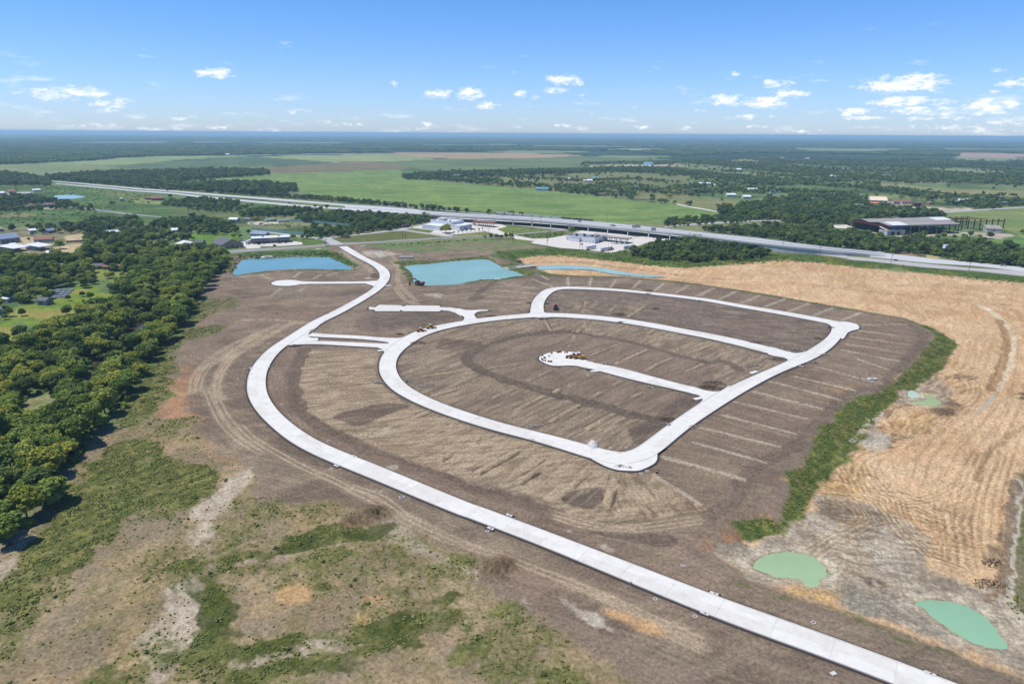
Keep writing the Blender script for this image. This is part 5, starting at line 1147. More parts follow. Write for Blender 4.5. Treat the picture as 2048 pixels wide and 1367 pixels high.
def inside(px_, py_, poly):
    p = np.array(poly, float); ins = np.zeros(px_.shape, bool)
    for i in range(len(p)):
        ax, ay = p[i]; bx, by = p[(i+1) % len(p)]
        if ay != by: ins ^= ((ay > py_) != (by > py_)) & (px_ < (bx-ax)*(py_-ay)/(by-ay)+ax)
    return ins
def jitter_grid(poly, sp, jit=.42, seed=0):
    r = np.random.default_rng(seed); p = np.array(poly, float); x0, y0 = p.min(0); x1, y1 = p.max(0)
    gx, gy = np.meshgrid(np.arange(x0, x1, sp), np.arange(y0, y1, sp*.9)); gx = gx + (np.arange(gx.shape[0]) % 2)[:, None]*sp/2
    gx = gx.ravel() + r.uniform(-jit, jit, gx.size)*sp; gy = gy.ravel() + r.uniform(-jit, jit, gy.size)*sp
    k = inside(gx, gy, poly) & (np.abs(np.arctan2(gx, gy)) < math.radians(46)); return gx[k], gy[k]

# where nothing may grow
CLEAR = [P(v[0]) for v in PAVED.values()]
CLEARW = ['S1 -60,835 0,835 40,800 60,740 20,700 -60,690 200,720 250,705 350,675 500,610 640,590 700,640 790,640 780,690 700,690 600,730 540,790 500,800 400,830 290,895 150,880 100,895 120,960 150,1010 0,1030 -60,1030',
 'S1 640,480 700,480 890,500 900,560 820,560 700,560 640,545', 'S1 340,660 370,605 530,600 510,630 400,680 350,680', 'S1 1285,240 1620,240 1620,330 1560,350 1450,290 1290,290', 'S1 -40,215 240,215 330,230 560,215 575,290 540,350 450,372 300,385 90,372 -40,340',
 'S1 1020,300 1340,280 1390,310 1200,345 1030,335', 'S1 340,440 470,440 480,480 350,480', 'S1 620,440 840,440 840,480 620,480', 'S1 1120,200 1240,200 1240,235 1120,235', 'S1 720,222 830,222 830,242 720,242', 'S1 1440,270 1580,270 1580,345 1450,340', 'S1 240,670 320,670 320,725 240,725',
 'T2 620,215 730,215 740,260 620,255', 'T2 860,200 1400,210 1400,270 860,290', 'T1 280,400 650,395 650,450 280,455', 'T2 0,340 60,340 60,400 0,400', 'T1 -20,240 380,230 380,305 -20,305',
 'T7 220,330 1200,320 1480,350 1880,370 1890,480 1930,520 1500,560 1000,550 700,560 300,540 230,460', 'T7 270,90 560,90 800,150 1200,170 1440,210 1100,255 700,215 270,190']
CLEAR += [P(s) for s in CLEARW]
CLEARW_POND = [POND_W[k] for k in POND_W]
for name in CENTRES:
    c, w = CENTRES[name]; A, B = offset_line(c, w + 10); CLEAR.append([tuple(p) for p in A] + [tuple(p) for p in B[::-1]])
CLEAR.append(P('S1 690,1075 900,850 1130,625 1165,640 990,890 850,1010 700,1160 640,1320 540,1350 580,1240'))
CLEAR.append(P('S2 95,55 225,25 245,100 180,150 115,130'))
# under and beside the highway
HWCL = P('T1 580,120 2048,240 A 1400,436 2048,488 B 560,530 1000,560 1400,585 2048,640 C 200,650 560,695 1000,770 1400,815 2100,870 2100,960 1400,880 1000,850 560,790 200,720 0,700 B 1400,640 1000,620 560,580 0,548 A 1400,485 1000,445 T1 2048,300 1200,225 600,170'); CLEAR.append(HWCL)
def free(x, y):
    k = np.ones(x.shape, bool)
    for p in CLEAR + CLEARW_POND:
        q = np.array(p); m = (x > q[:,0].min()) & (x < q[:,0].max()) & (y > q[:,1].min()) & (y < q[:,1].max())
        if m.any(): k[m] &= ~inside(x[m], y[m], p)
    return k

WOODS = [  # outline (traced at crown height), spacing, scale range, share of dark, keep
 ('creek', 'S1 -60,1010 110,1000 190,895 290,890 370,815 520,805 600,715 780,690 790,600 830,560 900,545 895,480 830,470 480,480 0,470 -60,460 -60,360 100,385 300,400 460,385 575,350 600,300 640,330 900,340 1100,345 1420,320 1545,370 1480,470 1390,560 1330,680 1260,790 1170,900 1060,1000 1000,1100 930,1180 880,1250 850,1367 S2 600,0 590,60 480,100 400,210 380,300 300,370 270,450 205,500 180,590 140,610 50,680 -80,780', 8.0, (.62, 1.08), .25, .97),
 ('village', 'S1 -60,350 -60,190 100,180 300,170 560,150 640,110 940,110 1000,180 1100,120 1400,110 1600,150 1640,230 1500,245 1290,235 1290,300 1000,340 640,330 580,280 580,200 480,215 330,240 0,240', 9.5, (.5, .95), .5, .72),
 ('lawn_trees', 'S1 -60,500 480,480 640,470 640,560 500,600 350,670 250,700 20,740 -60,760', 9.0, (.5, .95), .4, .85),
 ('pasture_edge', 'T1 -80,440 0,440 300,420 640,410 840,380 900,400 1130,430 1100,470 840,430 600,440 300,460 0,470 -80,470', 10, (.45, .8), .5, .8),
 ('pasture_wood', 'T1 -80,300 180,300 420,310 600,340 660,360 840,370 840,410 640,405 280,410 0,430 -80,430', 10, (.55, .95), .5, .9),
 ('far_left_wood', 'A -60,305 100,315 230,335 300,350 290,378 200,380 150,376 -60,374', 12, (.6, 1.1), .5, .95),
 ('highway_wood', 'A 260,330 400,318 600,305 850,300 1050,295 1200,290 1400,290 1570,298 1575,315 1400,328 1200,340 1050,355 1110,375 1230,365 1400,365 1600,372 1740,385 1745,412 1650,422 1500,432 1300,433 1100,418 800,398 600,378 400,358 300,345', 12, (.7, 1.2), .6, .97),
 ('thicket_west', 'A 930,492 1000,465 1200,452 1300,447 1400,462 1390,500 1250,505 1100,500', 8, (.4, .75), .3, .9),
 ('thicket_west2', 'A 1080,515 1240,505 1400,500 1510,480 1400,520 1250,528', 8, (.3, .5), .2, .8),
 ('fence_wood', 'A 1400,548 1500,520 1700,508 1850,503 1945,498 1945,522 1750,540 1600,562 1420,562', 8.5, (.45, .8), .4, .9),
 ('overpass_wood', 'A 1710,565 1800,548 2048,538 B 0,530 100,522 160,535 330,530 420,545 560,560 580,585 450,605 400,612 300,632 150,648 0,660 A 2048,672 1800,678 1780,650 1830,625 2048,625 2048,600 1750,585', 7.5, (.4, .85), .35, .95),
 ('rail_belt', 'A 1370,428 1640,424 1700,440 1950,452 2048,462 B 100,468 300,482 520,505 700,520 900,540 1080,545 1080,556 900,556 700,545 500,530 300,512 100,495 0,486 A 2048,490 1700,462 1400,445', 9, (.45, .8), .5, .85),
 ('ditch_wood', 'T6 0,470 120,450 250,440 400,485 560,478 700,530 880,500 1000,560 1160,580 1140,612 900,640 700,660 500,660 250,690 0,680 T5 2048,650 1850,645 1700,640 1500,600 1340,560 1400,545 1640,490 1720,440 1850,425 2048,418', 7.0, (.4, .85), .5, .97),
 ('belt_east', 'T6 220,340 300,310 480,330 600,310 900,318 1150,295 1280,300 1400,330 1550,300 1850,300 1870,380 2048,385 2048,565 1500,500 1000,430 600,385 280,365', 8.5, (.5, .95), .45, .95),
 ('belt_east2', 'T7 0,500 140,480 230,520 400,560 700,570 800,530 940,540 985,600 1130,590 1300,600 1480,590 1650,650 1780,660 1880,610 1960,690 2300,720 2300,900 2048,860 1600,820 1380,790 1150,740 900,700 600,690 400,680 0,650', 8.5, (.55, 1.05), .45, .93),
 ('shed_wood', 'T7 -20,230 200,225 330,215 640,215 700,230 850,225 1030,240 1190,300 1180,322 900,326 600,335 240,345 200,385 0,385', 9, (.6, 1.1), .6, .97),
 ('east_village', 'T6 490,130 560,80 700,100 850,40 1000,30 1100,0 1400,-50 1700,-40 2048,-20 2048,280 1850,270 1450,290 1270,245 1250,200 1180,215 900,215 880,180 600,170', 9.5, (.6, 1.1), .6, .88),
 ('east_village2', 'T7 -40,60 100,80 260,100 280,180 560,190 620,220 330,215 200,225 0,230 -40,230', 9.5, (.5, 1.0), .5, .85),
 ('lane_hedge', 'T6 -100,215 0,210 300,195 500,180 850,190 900,222 850,242 500,252 200,272 0,285 -100,290', 7.5, (.4, .7), .6, .95),
 ('field_belt', 'B 365,322 500,308 620,304 800,300 1000,292 1400,288 1500,280 1700,276 2048,296 2048,318 1800,306 1600,300 1400,306 1100,318 700,332 520,346 370,342', 12, (.5, .95), .6, .93),
 ('east_houses', 'T7 1300,120 1480,60 1560,60 1700,90 1900,100 2000,120 1960,160 1700,190 1500,200 1380,180', 10, (.5, .9), .6, .6),
]
pts_all = []   # x, y, scale, dark?, wood
for wi, (nm, spec, sp, (s0, s1), dk, keep) in enumerate(WOODS):
    poly = P(spec, 5.0 if nm in ('creek', 'village', 'lawn_trees') else 3.5); x, y = jitter_grid(poly, sp, seed=wi)
    k = free(x, y) & (rng.random(len(x)) < keep); x, y = x[k], y[k]
    n = len(x); pts_all.append(np.c_[x, y, rng.uniform(s0, s1, n), rng.random(n) < dk, np.full(n, wi)])
PT = np.concatenate(pts_all)

# trees one can tell apart: named ones first
LONE = [('T8 788,700', .72, 'D', 'large round dark tree standing alone at the lawn corner'), ('T8 265,712', .45, 'N', 'small bare-trunked tree on the bright lawn with its shadow beside it'), ('T8 65,755', .4, 'N', 'slim small tree at the lawn edge beside the grey hut'),
 ('T8 245,990', .85, 'N', 'broad olive tree at the lawn end above the creek wood'), ('T8 480,1030', .9, 'D', 'dark forked tree between the lawn and the creek wood'), ('T8 320,560', .85, 'N', 'tall thin tree standing left of the dark hut'), ('T8 430,520', .8, 'N', 'tall tree directly behind the dark hut'),
 ('T8 805,535', .42, 'D', 'small dark round tree below the grey sheeting'), ('T8 970,485', .4, 'D', 'small dark tree on the lawn right of the grey sheeting'), ('T8 1068,515', .55, 'N', 'airy pale-trunked tree on the lawn with a round shadow'), ('T8 978,555', .2, 'D', 'tiny conical tree alone on the lawn'), ('T8 1435,255', .45, 'Y', 'light green tree with a round shadow on the upper lawn'), ('T8 1290,270', .8, 'N', 'brownish broad tree on the upper lawn'), ('T8 1050,280', .6, 'N', 'green tree at the left end of the upper lawn'),
 ('T8 110,720', .6, 'N', 'open-crowned tree left of the small lawn tree'), ('T1 705,925', .95, 'N', 'big round tree between the white-roofed sheds'), ('T1 1318,412', .85, 'D', 'dark oak alone on the rough pasture'), ('T1 2000,330', .8, 'D', 'dark oak beside the red-roofed farmhouse'), ('T1 1740,395', .4, 'D', 'low dark bush tree before the red-roofed farmhouse'), ('T1 1520,382', .5, 'D', 'low wide dark bush on the pasture by the round tank'),
 ('T1 500,755', .75, 'D', 'dark round tree between village roofs'), ('T1 700,740', .65, 'N', 'bright round tree among the village roofs'), ('T1 835,745', .75, 'D', 'dark upright tree beside the sandy yard'), ('T1 100,985', .7, 'N', 'tree at the far left below the blue-roofed barn'), ('T1 340,830', .3, 'N', 'small tree beside the long low house'),
 ('T2 272,215', .4, 'D', 'small dark tree alone in the rough field'), ('T2 218,462', .42, 'N', 'small tree alone on the mown lawn'), ('T2 690,455', .6, 'N', 'left tree of the pair behind the shop parking'), ('T2 762,455', .6, 'Y', 'right tree of the pair behind the shop parking'), ('T2 860,395', .5, 'N', 'tree by the start of the teal fence'), ('T2 1390,460', .65, 'N', 'left of the two round trees beside the shop building'), ('T2 1490,460', .55, 'N', 'right of the two round trees beside the shop building'),
 ('T2 570,405', .7, 'D', 'big dark tree above the mown lawn'), ('T2 1640,90', .6, 'N', 'left round tree beside the highway'), ('T2 1780,115', .75, 'N', 'right larger round tree beside the highway'), ('T2 1650,400', .75, 'D', 'large dark tree beside the lane junction'),
 ('T3 1475,270', 1.25, 'Y', 'wide bright green oak before the white station building'), ('T4 750,385', .45, 'Y', 'pale green tree at the left end of the roadside row'), ('T4 835,395', .55, 'D', 'first dark tree of the roadside row'), ('T4 915,395', .62, 'D', 'second dark tree of the roadside row'), ('T4 975,390', .55, 'D', 'third dark tree of the roadside row'), ('T4 1040,392', .6, 'D', 'fourth dark tree of the roadside row'), ('T4 1108,390', .65, 'D', 'last dark tree of the roadside row'),
 ('T4 1935,330', .8, 'N', 'round green tree beside the low grey station'), ('T4 1410,362', .25, 'D', 'lone bush in the grass by the service road'), ('T4 1255,85', .5, 'D', 'tree rising beyond the overpass near the train'),
 ('T6 305,510', .95, 'D', 'large dark oak beside the overpass'), ('T6 690,655', .75, 'D', 'dark conical tree at the front of the roadside thicket'), ('T6 240,690', .75, 'D', 'dark tree at the front left of the roadside thicket'), ('T6 565,360', .5, 'D', 'slim tree in the row beyond the overpass'), ('T6 500,355', .4, 'D', 'smaller slim tree in the row beyond the overpass'), ('T6 615,368', .4, 'D', 'short dark tree right of the slim one beyond the overpass'), ('T6 440,350', .5, 'N', 'round tree at the start of the row beyond the overpass'), ('T6 1020,60', .8, 'D', 'tall dark tree at the near edge of the eastern wood'),
 ('T7 65,500', .6, 'N', 'first small tree before the open yard'), ('T7 130,505', .6, 'N', 'second small tree before the open yard'), ('T7 265,520', .8, 'N', 'broad tree at the left end of the long shed'), ('T7 895,545', .8, 'N', 'bright tree before the middle of the long shed'), ('T7 1050,560', .65, 'N', 'round tree before the shed, left of the largest'), ('T7 1120,560', .75, 'N', 'largest round tree before the shed front'), ('T7 1250,560', .55, 'D', 'low dark bushy tree before the shed'), ('T7 1360,550', .7, 'N', 'olive tree before the steel frame, left one'), ('T7 1430,548', .7, 'N', 'olive tree before the steel frame, right one'), ('T7 1540,550', .5, 'N', 'small pale tree between the steel frame and the hut'), ('T7 1655,555', .8, 'D', 'round dark tree in front of the small flat hut'), ('T7 2030,505', .7, 'D', 'dark tree alone in the field at the right edge'),
 ('T7 320,695', .6, 'D', 'dark tree beside the rail bed'), ('T7 540,725', .6, 'D', 'second dark tree beside the rail bed'), ('T7 840,745', .55, 'D', 'small dark tree by the bare rail bank'), ('T7 1870,740', 1.1, 'D', 'tall dark tree rising above the belt at the right'),
 ('S2 250,110', .35, 'N', 'small shrub-like tree in the grey clearing'), ('S2 130,600', 1.0, 'Y', 'pale grey-green tree with visible trunk at the wood edge'), ('S2 520,75', .85, 'N', 'tree leaning over the dirt slope with a dark shadow'), ('S2 385,120', .85, 'N', 'yellow-green tree at the wood edge by the small clearing'), ('S2 300,170', .85, 'N', 'broad tree just below the small clearing'), ('S2 330,290', .85, 'N', 'tree at the wood edge above the fallen shade'), ('S1 455,795', .6, 'D', 'dark shrub tree against the lower lawn edge')]
n_lone = 0
XYL = []
for spec, s, kd, lab in LONE:
    (x, y) = P(spec)[0]; i = n_lone % 7; cm, tm, R, H = {'N': NEAR, 'D': NEAR_D, 'Y': NEAR_Y}[kd][i]
    if 'oak' in lab or 'wide' in lab or 'broad' in lab: sc = (s*1.1, s*1.1, s*.85)
    else: sc = (s, s, s*random.uniform(.9, 1.1))
    t = thing('tree' if s > .3 else 'bush', (x, y, gz(x, y) - .05), lab, 'tree' if s > .3 else 'bush', rz=random.uniform(0, 6.28)); t.scale = sc
    link('crown', cm, t); link('trunk', tm, t); XYL.append((x, y, s*5)); n_lone += 1
XYL = np.array(XYL)
dd = np.hypot(PT[:, 0][:, None] - XYL[:, 0], PT[:, 1][:, None] - XYL[:, 1])
PT = PT[(dd > XYL[:, 2]*.9 + 1.5).all(1)]
print('woods', len(PT), 'lone', n_lone)

# the nearest of the creek wood one by one
r_ = np.hypot(PT[:, 0], PT[:, 1]); az_ = np.degrees(np.arctan2(PT[:, 0], PT[:, 1]))
def in_frame(x, y, z=4, m=20):
    d = np.stack([x, y, np.full_like(x, z - CAM_H)], 1); zz = d @ np.array(FWD); u = 1024 + F*(d @ np.array(RGT))/zz; v = 683.5 - F*(d @ np.array(UPV))/zz
    return (u > -m) & (u < 2048+m) & (v < 1367+m) & (v > 0), u, v
vis, u_, v_ = in_frame(PT[:, 0], PT[:, 1])
order = np.argsort(np.where(vis, r_, 1e9))[:300 - n_lone + 60]
single = np.zeros(len(PT), bool); single[order] = True
creek_w = P('S1 700,1075 900,850 1130,625 1400,380 2400,380 2400,1500 500,1500 560,1340')
right_side = inside(PT[:, 0], PT[:, 1], creek_w)
GL = {('R', 'N'): ('green tree in the belt right of the creek', 'green trees of the creek belt beside the bare slope'), ('R', 'D'): ('dark green tree in the belt right of the creek', 'dark trees of the creek belt beside the bare slope'), ('R', 'Y'): ('yellow-green tree in the belt right of the creek', 'yellow-green trees of the creek belt'),
      ('L', 'N'): ('green tree in the wood left of the creek', 'green trees of the wood left of the creek'), ('L', 'D'): ('dark green tree in the wood left of the creek', 'dark trees of the wood left of the creek'), ('L', 'Y'): ('yellow-green tree in the wood left of the creek', 'yellow-green trees of the wood left of the creek')}
for i in np.nonzero(single)[0]:
    x, y, s, dk, wi = PT[i]; side = 'R' if right_side[i] else 'L'
    kd = 'D' if dk else ('Y' if random.random() < (.34 if side == 'R' else .12) else 'N')
    j = random.randrange(7); cm, tm, R, H = {'N': NEAR, 'D': NEAR_D, 'Y': NEAR_Y}[kd][j]
    lab, grp = GL[(side, kd)]; zone = ', at its near end' if y < 230 else (', level with the grey clearing' if y < 340 else ', in its farther stretch')
    lab += zone; grp += zone
    t = thing('tree', (x, y, gz(x, y) - .1), lab, 'tree', rz=random.uniform(0, 6.28), group=grp); t.scale = (s*1.12, s*1.12, s*random.uniform(.85, 1.15))
    link('crown', cm, t); link('trunk', tm, t)
rest = PT[~single]; rr_ = r_[~single]
def zz_of(p): return hgt[g_index(p[:, 0], p[:, 1])] - .1
def put(name, sel, coll, nN, nD, label, grow=1.1, cap=None):
    p = rest[sel]; n = len(p)
    if not n: return
    idx = np.where(p[:, 3] > .5, nN + rng.integers(0, nD, n), rng.integers(0, nN, n)); s = p[:, 2][:, None]*np.stack([rng.uniform(.95, 1.2, n), np.ones(n), rng.uniform(.8, 1.15, n)], 1)*grow; s[:, 1] = s[:, 0]
    scatter(name, np.c_[p[:, :2], zz_of(p)], s, idx, coll, label)
isc = np.isin(rest[:, 4], [0, 1, 2])
put('woodland', isc & (rr_ < 900), C_NEAR, 4, 3, 'rest of the wood and village trees on the left, read as one mass')
put('distant_woodland', (~isc | (rr_ >= 900)), C_MID, 4, 3, 'tree belts and thickets along the highway and around the sheds', 1.15)
# undergrowth skirting the woods
x, y = jitter_grid(P(WOODS[0][1], 2.0), 4.2, seed=77); k = free(x, y) & (rng.random(len(x)) < .8); n = k.sum()
scatter('undergrowth', np.c_[x[k], y[k], hgt[g_index(x[k], y[k])] - .1], rng.uniform(.5, 1.3, n), rng.integers(0, 6, n), C_BUSH, 'low bushes under and around the creek wood')
xs = []; ys = []
for sp, dn in (('T1 0,440 840,440 1150,480 1100,640 0,640', 9), ('T1 480,180 1000,200 1800,290 1600,420 1300,500 900,430 640,360', 11), ('T2 0,80 600,60 1250,110 1500,60 1900,130 1300,190 900,180 400,130', 8), ('T2 900,280 1400,270 1500,300 2048,330 2048,400 1740,440 1550,380 1100,300', 7),
               ('T4 1180,345 1400,305 1860,292 1870,330 1600,385', 5), ('T3 700,410 1300,375 1900,335 1900,350 1200,400 800,425', 5), ('T6 -50,690 400,700 1160,615 1500,630 2048,700 2048,740 1300,690 700,745 0,770', 6), ('T7 0,800 500,850 1100,905 2048,990 2048,1020 1100,940 500,880 0,830', 6),
               ('T5 900,575 1300,545 1640,600 2048,660 2048,760 1600,740 1200,660 900,620', 6), ('T3 0,470 200,520 430,640 420,690 300,620 100,545', 4), ('T2 560,720 760,640 1200,630 1800,590 1990,650 1800,665 1200,670 780,690 690,850 580,860', 4), ('S8 1060,240 1280,280 1480,400 1440,470 1230,330', 5)):
    a, b = jitter_grid(P(sp), dn, seed=int(dn*100)); xs.append(a); ys.append(b)
x = np.concatenate(xs); y = np.concatenate(ys); k = free(x, y) & (rng.random(len(x)) < .62); n = k.sum()
scatter('scrub_bushes', np.c_[x[k], y[k], hgt[g_index(x[k], y[k])] - .1], np.stack([rng.uniform(.35, 1.3, n)**1.5*np.clip(np.hypot(x[k], y[k])/900, .35, 1.0)]*2 + [rng.uniform(.2, .7, n)], 1), rng.integers(0, 6, n), C_BUSH, 'scattered bushes on rough pasture and verges')

# belts and scattered trees in the farmland to the right
BELTS = [('R 0,192 200,183 400,178 600,176 800,197 1000,216 1200,240 1400,250 1600,276 1750,290', 70), ('R 280,155 500,153 700,152 900,168 1100,187 1300,200 1500,214', 90), ('R 500,126 700,131 900,130 1100,150 1400,165 1700,160 2048,182', 120), ('R 840,150 1000,168 1200,192 1500,215 1700,192 1900,230 2100,240', 110),
 ('R 330,111 700,106 1000,116 1300,121 1500,116 1750,121', 220), ('R 1100,150 1500,160 1750,150 2048,162', 160), ('R 1300,205 1600,215 1800,212 2048,235', 90), ('R 250,262 420,250 480,262 640,262 800,240 900,262', 50), ('R 400,240 520,256 660,280 800,268 1000,272', 60), ('R 860,255 1100,268 1300,280', 60),
 ('A 180,262 420,256 600,262', 12), ('A 500,270 700,280 900,290', 14), ('B 530,352 700,366 900,382 1100,404 1300,424 1500,444', 16), ('B 900,330 1200,350 1450,360 1700,350 1950,370', 26), ('R 60,244 200,262 330,275 440,290 740,330', 14), ('R 1180,290 1400,300 1600,330 1780,320', 40), ('L 1610,205 1800,196 2048,188', 40),
 ('R 540,150 760,148 860,142', 60), ('R 1550,180 1800,202 2048,215', 90), ('R 120,110 300,116 480,118', 60)]
allow = ['L', 'R']
a, b = jitter_grid([(-1500, 1150), (3200, 1150), (3600, 3700), (-900, 3700)], 13, seed=9)
m, uu, vv = in_frame(a, b, 0); a, b, uu = a[m], b[m], uu[m]
acc = np.zeros(len(a), bool)
for spec, w in BELTS:
    d = dist_line(a, b, catmull(P(spec), 4), w*2 + 60); acc |= d < w/2*(1 + .5*fbm(a, b, 90, None, 3, 3))
rightside = uu > 880 
n1 = fbm(a, b, 240, None, 4, 5); n2 = fbm(a, b, 60, None, 2, 1)
openf = np.zeros(len(a), bool)
for spec in ('A 1010,352 1580,315 B 0,296 340,290 520,352 1100,402 1700,470 2048,505 C 250,545 440,570 0,600 B 1200,570 0,465 A 1700,425', 'B 260,248 560,230 1420,208 1960,236 1420,250 1400,282 620,300', 'R 700,178 1280,224 760,200', 'R 830,142 1350,158 900,150', 'R 1330,238 2048,262 2048,290 1480,252', 'R 1770,112 2048,116 2048,142 1780,140', 'R 600,296 930,308 760,334', 'T7 1110,262 2048,205 2300,205 2300,720 1880,620 1500,590 1960,520 1860,370 1300,322',
             'A 0,265 560,236 1480,207 2048,200 B 1000,188 1500,188 1150,222 560,230 260,248 420,290 0,300 A 1500,340 1000,300 0,320'): openf |= inside(a, b, P(spec))
acc |= rightside & ~openf & (((n1 > .27) & (n2 > -.25)) | (rng.random(len(a)) < .035))
acc &= (~openf) | (dist_line(a, b, P(BELTS[0][0]), 60) < 30) | (rng.random(len(a)) < .004)
acc &= free(a, b); a, b = a[acc], b[acc]; n = len(a); print('farm trees', n)
scatter('farmland_trees', np.c_[a, b, np.zeros(n) - .2], np.stack([rng.uniform(.7, 1.5, n)]*2 + [rng.uniform(.6, 1.15, n)], 1), rng.integers(0, 5, n), C_FAR, 'tree belts, hedges and scattered trees of the farmland')
# forest on the horizon
FOREST = P('A -80,262 150,255 300,247 500,238 700,224 850,212 1300,207 1700,199 2048,193 B 400,186 860,182 1000,175 1400,173 1600,177 C 0,212 400,195 700,188 1000,190 1400,196 1640,190 1650,180 2100,182 R 2048,118 2048,75 F 2048,290 2048,279.5 1536,275 1024,271.5 512,270 0,270')
a, b = jitter_grid([(-4200, 2600), (8200, 2600), (8200, 9800), (-7200, 9800)], 44, seed=10)
m, uu, vv = in_frame(a, b, 0); R2 = np.hypot(a, b)
m &= (inside(a, b, FOREST) | (R2 > 5200)) & ~((fbm(a, b, 1500, None, 4, 4, sx=3.2, gain=.6) > .16) & (R2 > 5200)) & ~((fbm(a, b, 420, None, 3, 2, sx=2.5) > .42) & (uu > 700)) & (rng.random(len(a)) < np.where(uu > 1150, .62, .9))
clr = ~inside(a, b, P('L 740,60 900,56 1150,55 1240,61 1500,68 1300,80 1000,76 780,77'))
for s in ('R 1110,93 1400,95 1600,101 1400,112 1180,108', 'L 240,68 600,64 760,65 600,78 240,76', 'R 300,96 520,92 700,98 500,106', 'R 1700,90 2048,94 2048,104 1750,100', 'L 1600,74 1900,76 2048,74 2048,82 1700,84', 'R 1770,110 2048,114 2048,132 1780,130'): clr &= ~inside(a, b, P(s))
m &= clr; a, b = a[m], b[m]; n = len(a); print('groves', n)
scatter('distant_forest', np.c_[a, b, np.full(n, -1.0)], np.stack([rng.uniform(.85, 1.3, n)]*2 + [rng.uniform(.6, 1.15, n)], 1), rng.integers(0, 4, n), C_GROVE, 'wide distant forest fading into haze below the horizon')
a, b = jitter_grid([(-13000, 9000), (14000, 9000), (14000, 19000), (-13000, 19000)], 150, seed=11)
m, uu, vv = in_frame(a, b, 0); m &= ~(fbm(a, b, 2600, None, 3, 5, sx=3) > .15); a, b = a[m], b[m]; n = len(a); print('far groves', n)
scatter('horizon_forest', np.c_[a, b, np.full(n, -2.0)], np.stack([rng.uniform(3, 4.5, n)]*2 + [rng.uniform(1.0, 1.6, n)], 1), rng.integers(0, 4, n), C_GROVE, 'farthest forest making the flat horizon line')

# weeds of the foreground, grass of the banks
def seeded(dens, sp, poly, power=1.0, seed=1, base=0.0):
    x, y = jitter_grid(poly, sp, .5, seed); g = g_index(x, y); p = dens[g]**power + base
    m, _, _ = in_frame(x, y, 0, 60); k = (rng.random(len(x)) < p) & m; return x[k], y[k], g[k]
FG = [(-330, 100), (140, 100), (140, 190), (20, 280), (-60, 420), (-150, 520), (-330, 520)]
x, y, g = seeded(wm*.9*ss(-.35, .45, fbm(X, Y, 1.6, EDGE, 3, 4, sx=2.5, ang=1.0)), .72, FG, 1.0, 31); n = len(x)
x2, y2, g2 = seeded(scrub*.05 + scrub*.16*ss(0, .5, fbm(X, Y, 9, EDGE, 3, 2)), 1.1, FG, 1.0, 32); n2_ = len(x2); print('weeds', n, n2_)
big = rng.random(n) < .03
scatter('weeds', np.r_[np.c_[x, y, hgt[g] - .03], np.c_[x2, y2, hgt[g2] - .03]], np.r_[rng.uniform(.3, .85, n)*np.where(big, 2.0, 1), rng.uniform(.25, .75, n2_)], rng.integers(0, 5, n + n2_), C_WEED, 'green weeds scattered in patches over the sandy foreground')
BKP = [BANK_W[0], BANK_W[1]]
px_, py_ = [], []
for i, w_ in enumerate(BANK_W):
    a, b = jitter_grid(w_, .95 if i < 2 else 1.8, .5, 50+i); px_.append(a); py_.append(b)
x = np.concatenate(px_); y = np.concatenate(py_); g = g_index(x, y); m, _, _ = in_frame(x, y, 0, 30); k = m & (rng.random(len(x)) < bank[g]*ss(-.5, .2, fbm(x, y, 5, None, 3, 2))); x, y, g = x[k], y[k], g[k]; n = len(x); print('bank tufts', n)
scatter('bank_grass', np.c_[x, y, hgt[g] - .1], np.stack([rng.uniform(.35, 1.0, n)]*2 + [rng.uniform(.2, .65, n)], 1), rng.integers(0, 5, n), C_TUFT, 'rank green grass on the banks of the ponds and the cut')
x, y, g = seeded(verge*.6, 3.2, P('T5 -500,560 0,520 1100,560 2048,430 T6 1160,590 T7 0,790 2200,1000 2200,1080 T6 1300,700 0,780 T5 1000,660 0,640 -500,650'), 1, 35); n = len(x)
scatter('verge_grass', np.c_[x, y, hgt[g] - .1], np.stack([rng.uniform(.9, 2.0, n)]*2 + [rng.uniform(.3, .9, n)], 1), rng.integers(0, 5, n), C_TUFT, 'tall verge grass between the tan cut and the frontage road')

# clods and pebbles of the bare soil
def clod(seed, m):
    r = np.random.default_rng(seed); iv, fc = ico(1); v = iv*(1 + .5*(r.random((len(iv), 1)) - .5))*np.array([1, .8, .6]); me = bpy.data.meshes.new('clod'); me.from_pydata(v.tolist(), [], fc.tolist()); me.update()
    at = me.attributes.new('tint', 'FLOAT', 'POINT'); me.materials.append(m); return me
C_CLOD = proto_collection('clod', [clod(1, M['rubble2']), clod(2, M['rubble2']), clod(3, M['tanclod']), clod(4, M['tanclod'])])
SOILP = [(-200, 180), (-110, 112), (230, 112), (300, 300), (200, 480), (-200, 480)]
x, y = jitter_grid(SOILP, 1.05, .5, 91); g = g_index(x, y); paved = np.full(len(x), 1e4)
for k_, (c_, w_) in CENTRES.items(): paved = np.minimum(paved, dist_line(x, y, c_, 20) - float(np.mean(w_))/2)
for v_ in FLARE_W.values():
    for p_ in v_: paved = np.minimum(paved, sdf_poly(x, y, p_, 10))
wet = np.full(len(x), 1e4)
for k_ in POND_W: wet = np.minimum(wet, sdf_poly(x, y, POND_W[k_], 10))
m, _, _ = in_frame(x, y, 0, 20)
pr = (estate[g]*.5 + tan_m[g]*.45 + scrub[g]*.12)*(1 - bank[g])*ss(-.2, .5, fbm(x, y, 6, None, 3, 3)) + .6*np.exp(-((paved - 1.6)/.9)**2)*estate[g]
k = m & (paved > .9) & (wet > .5) & (rng.random(len(x)) < pr) & free_soil(x, y) if 'free_soil' in globals() else m & (paved > .9) & (wet > .5) & (rng.random(len(x)) < pr)
x, y, g = x[k], y[k], g[k]; n = len(x); print('clods', n)
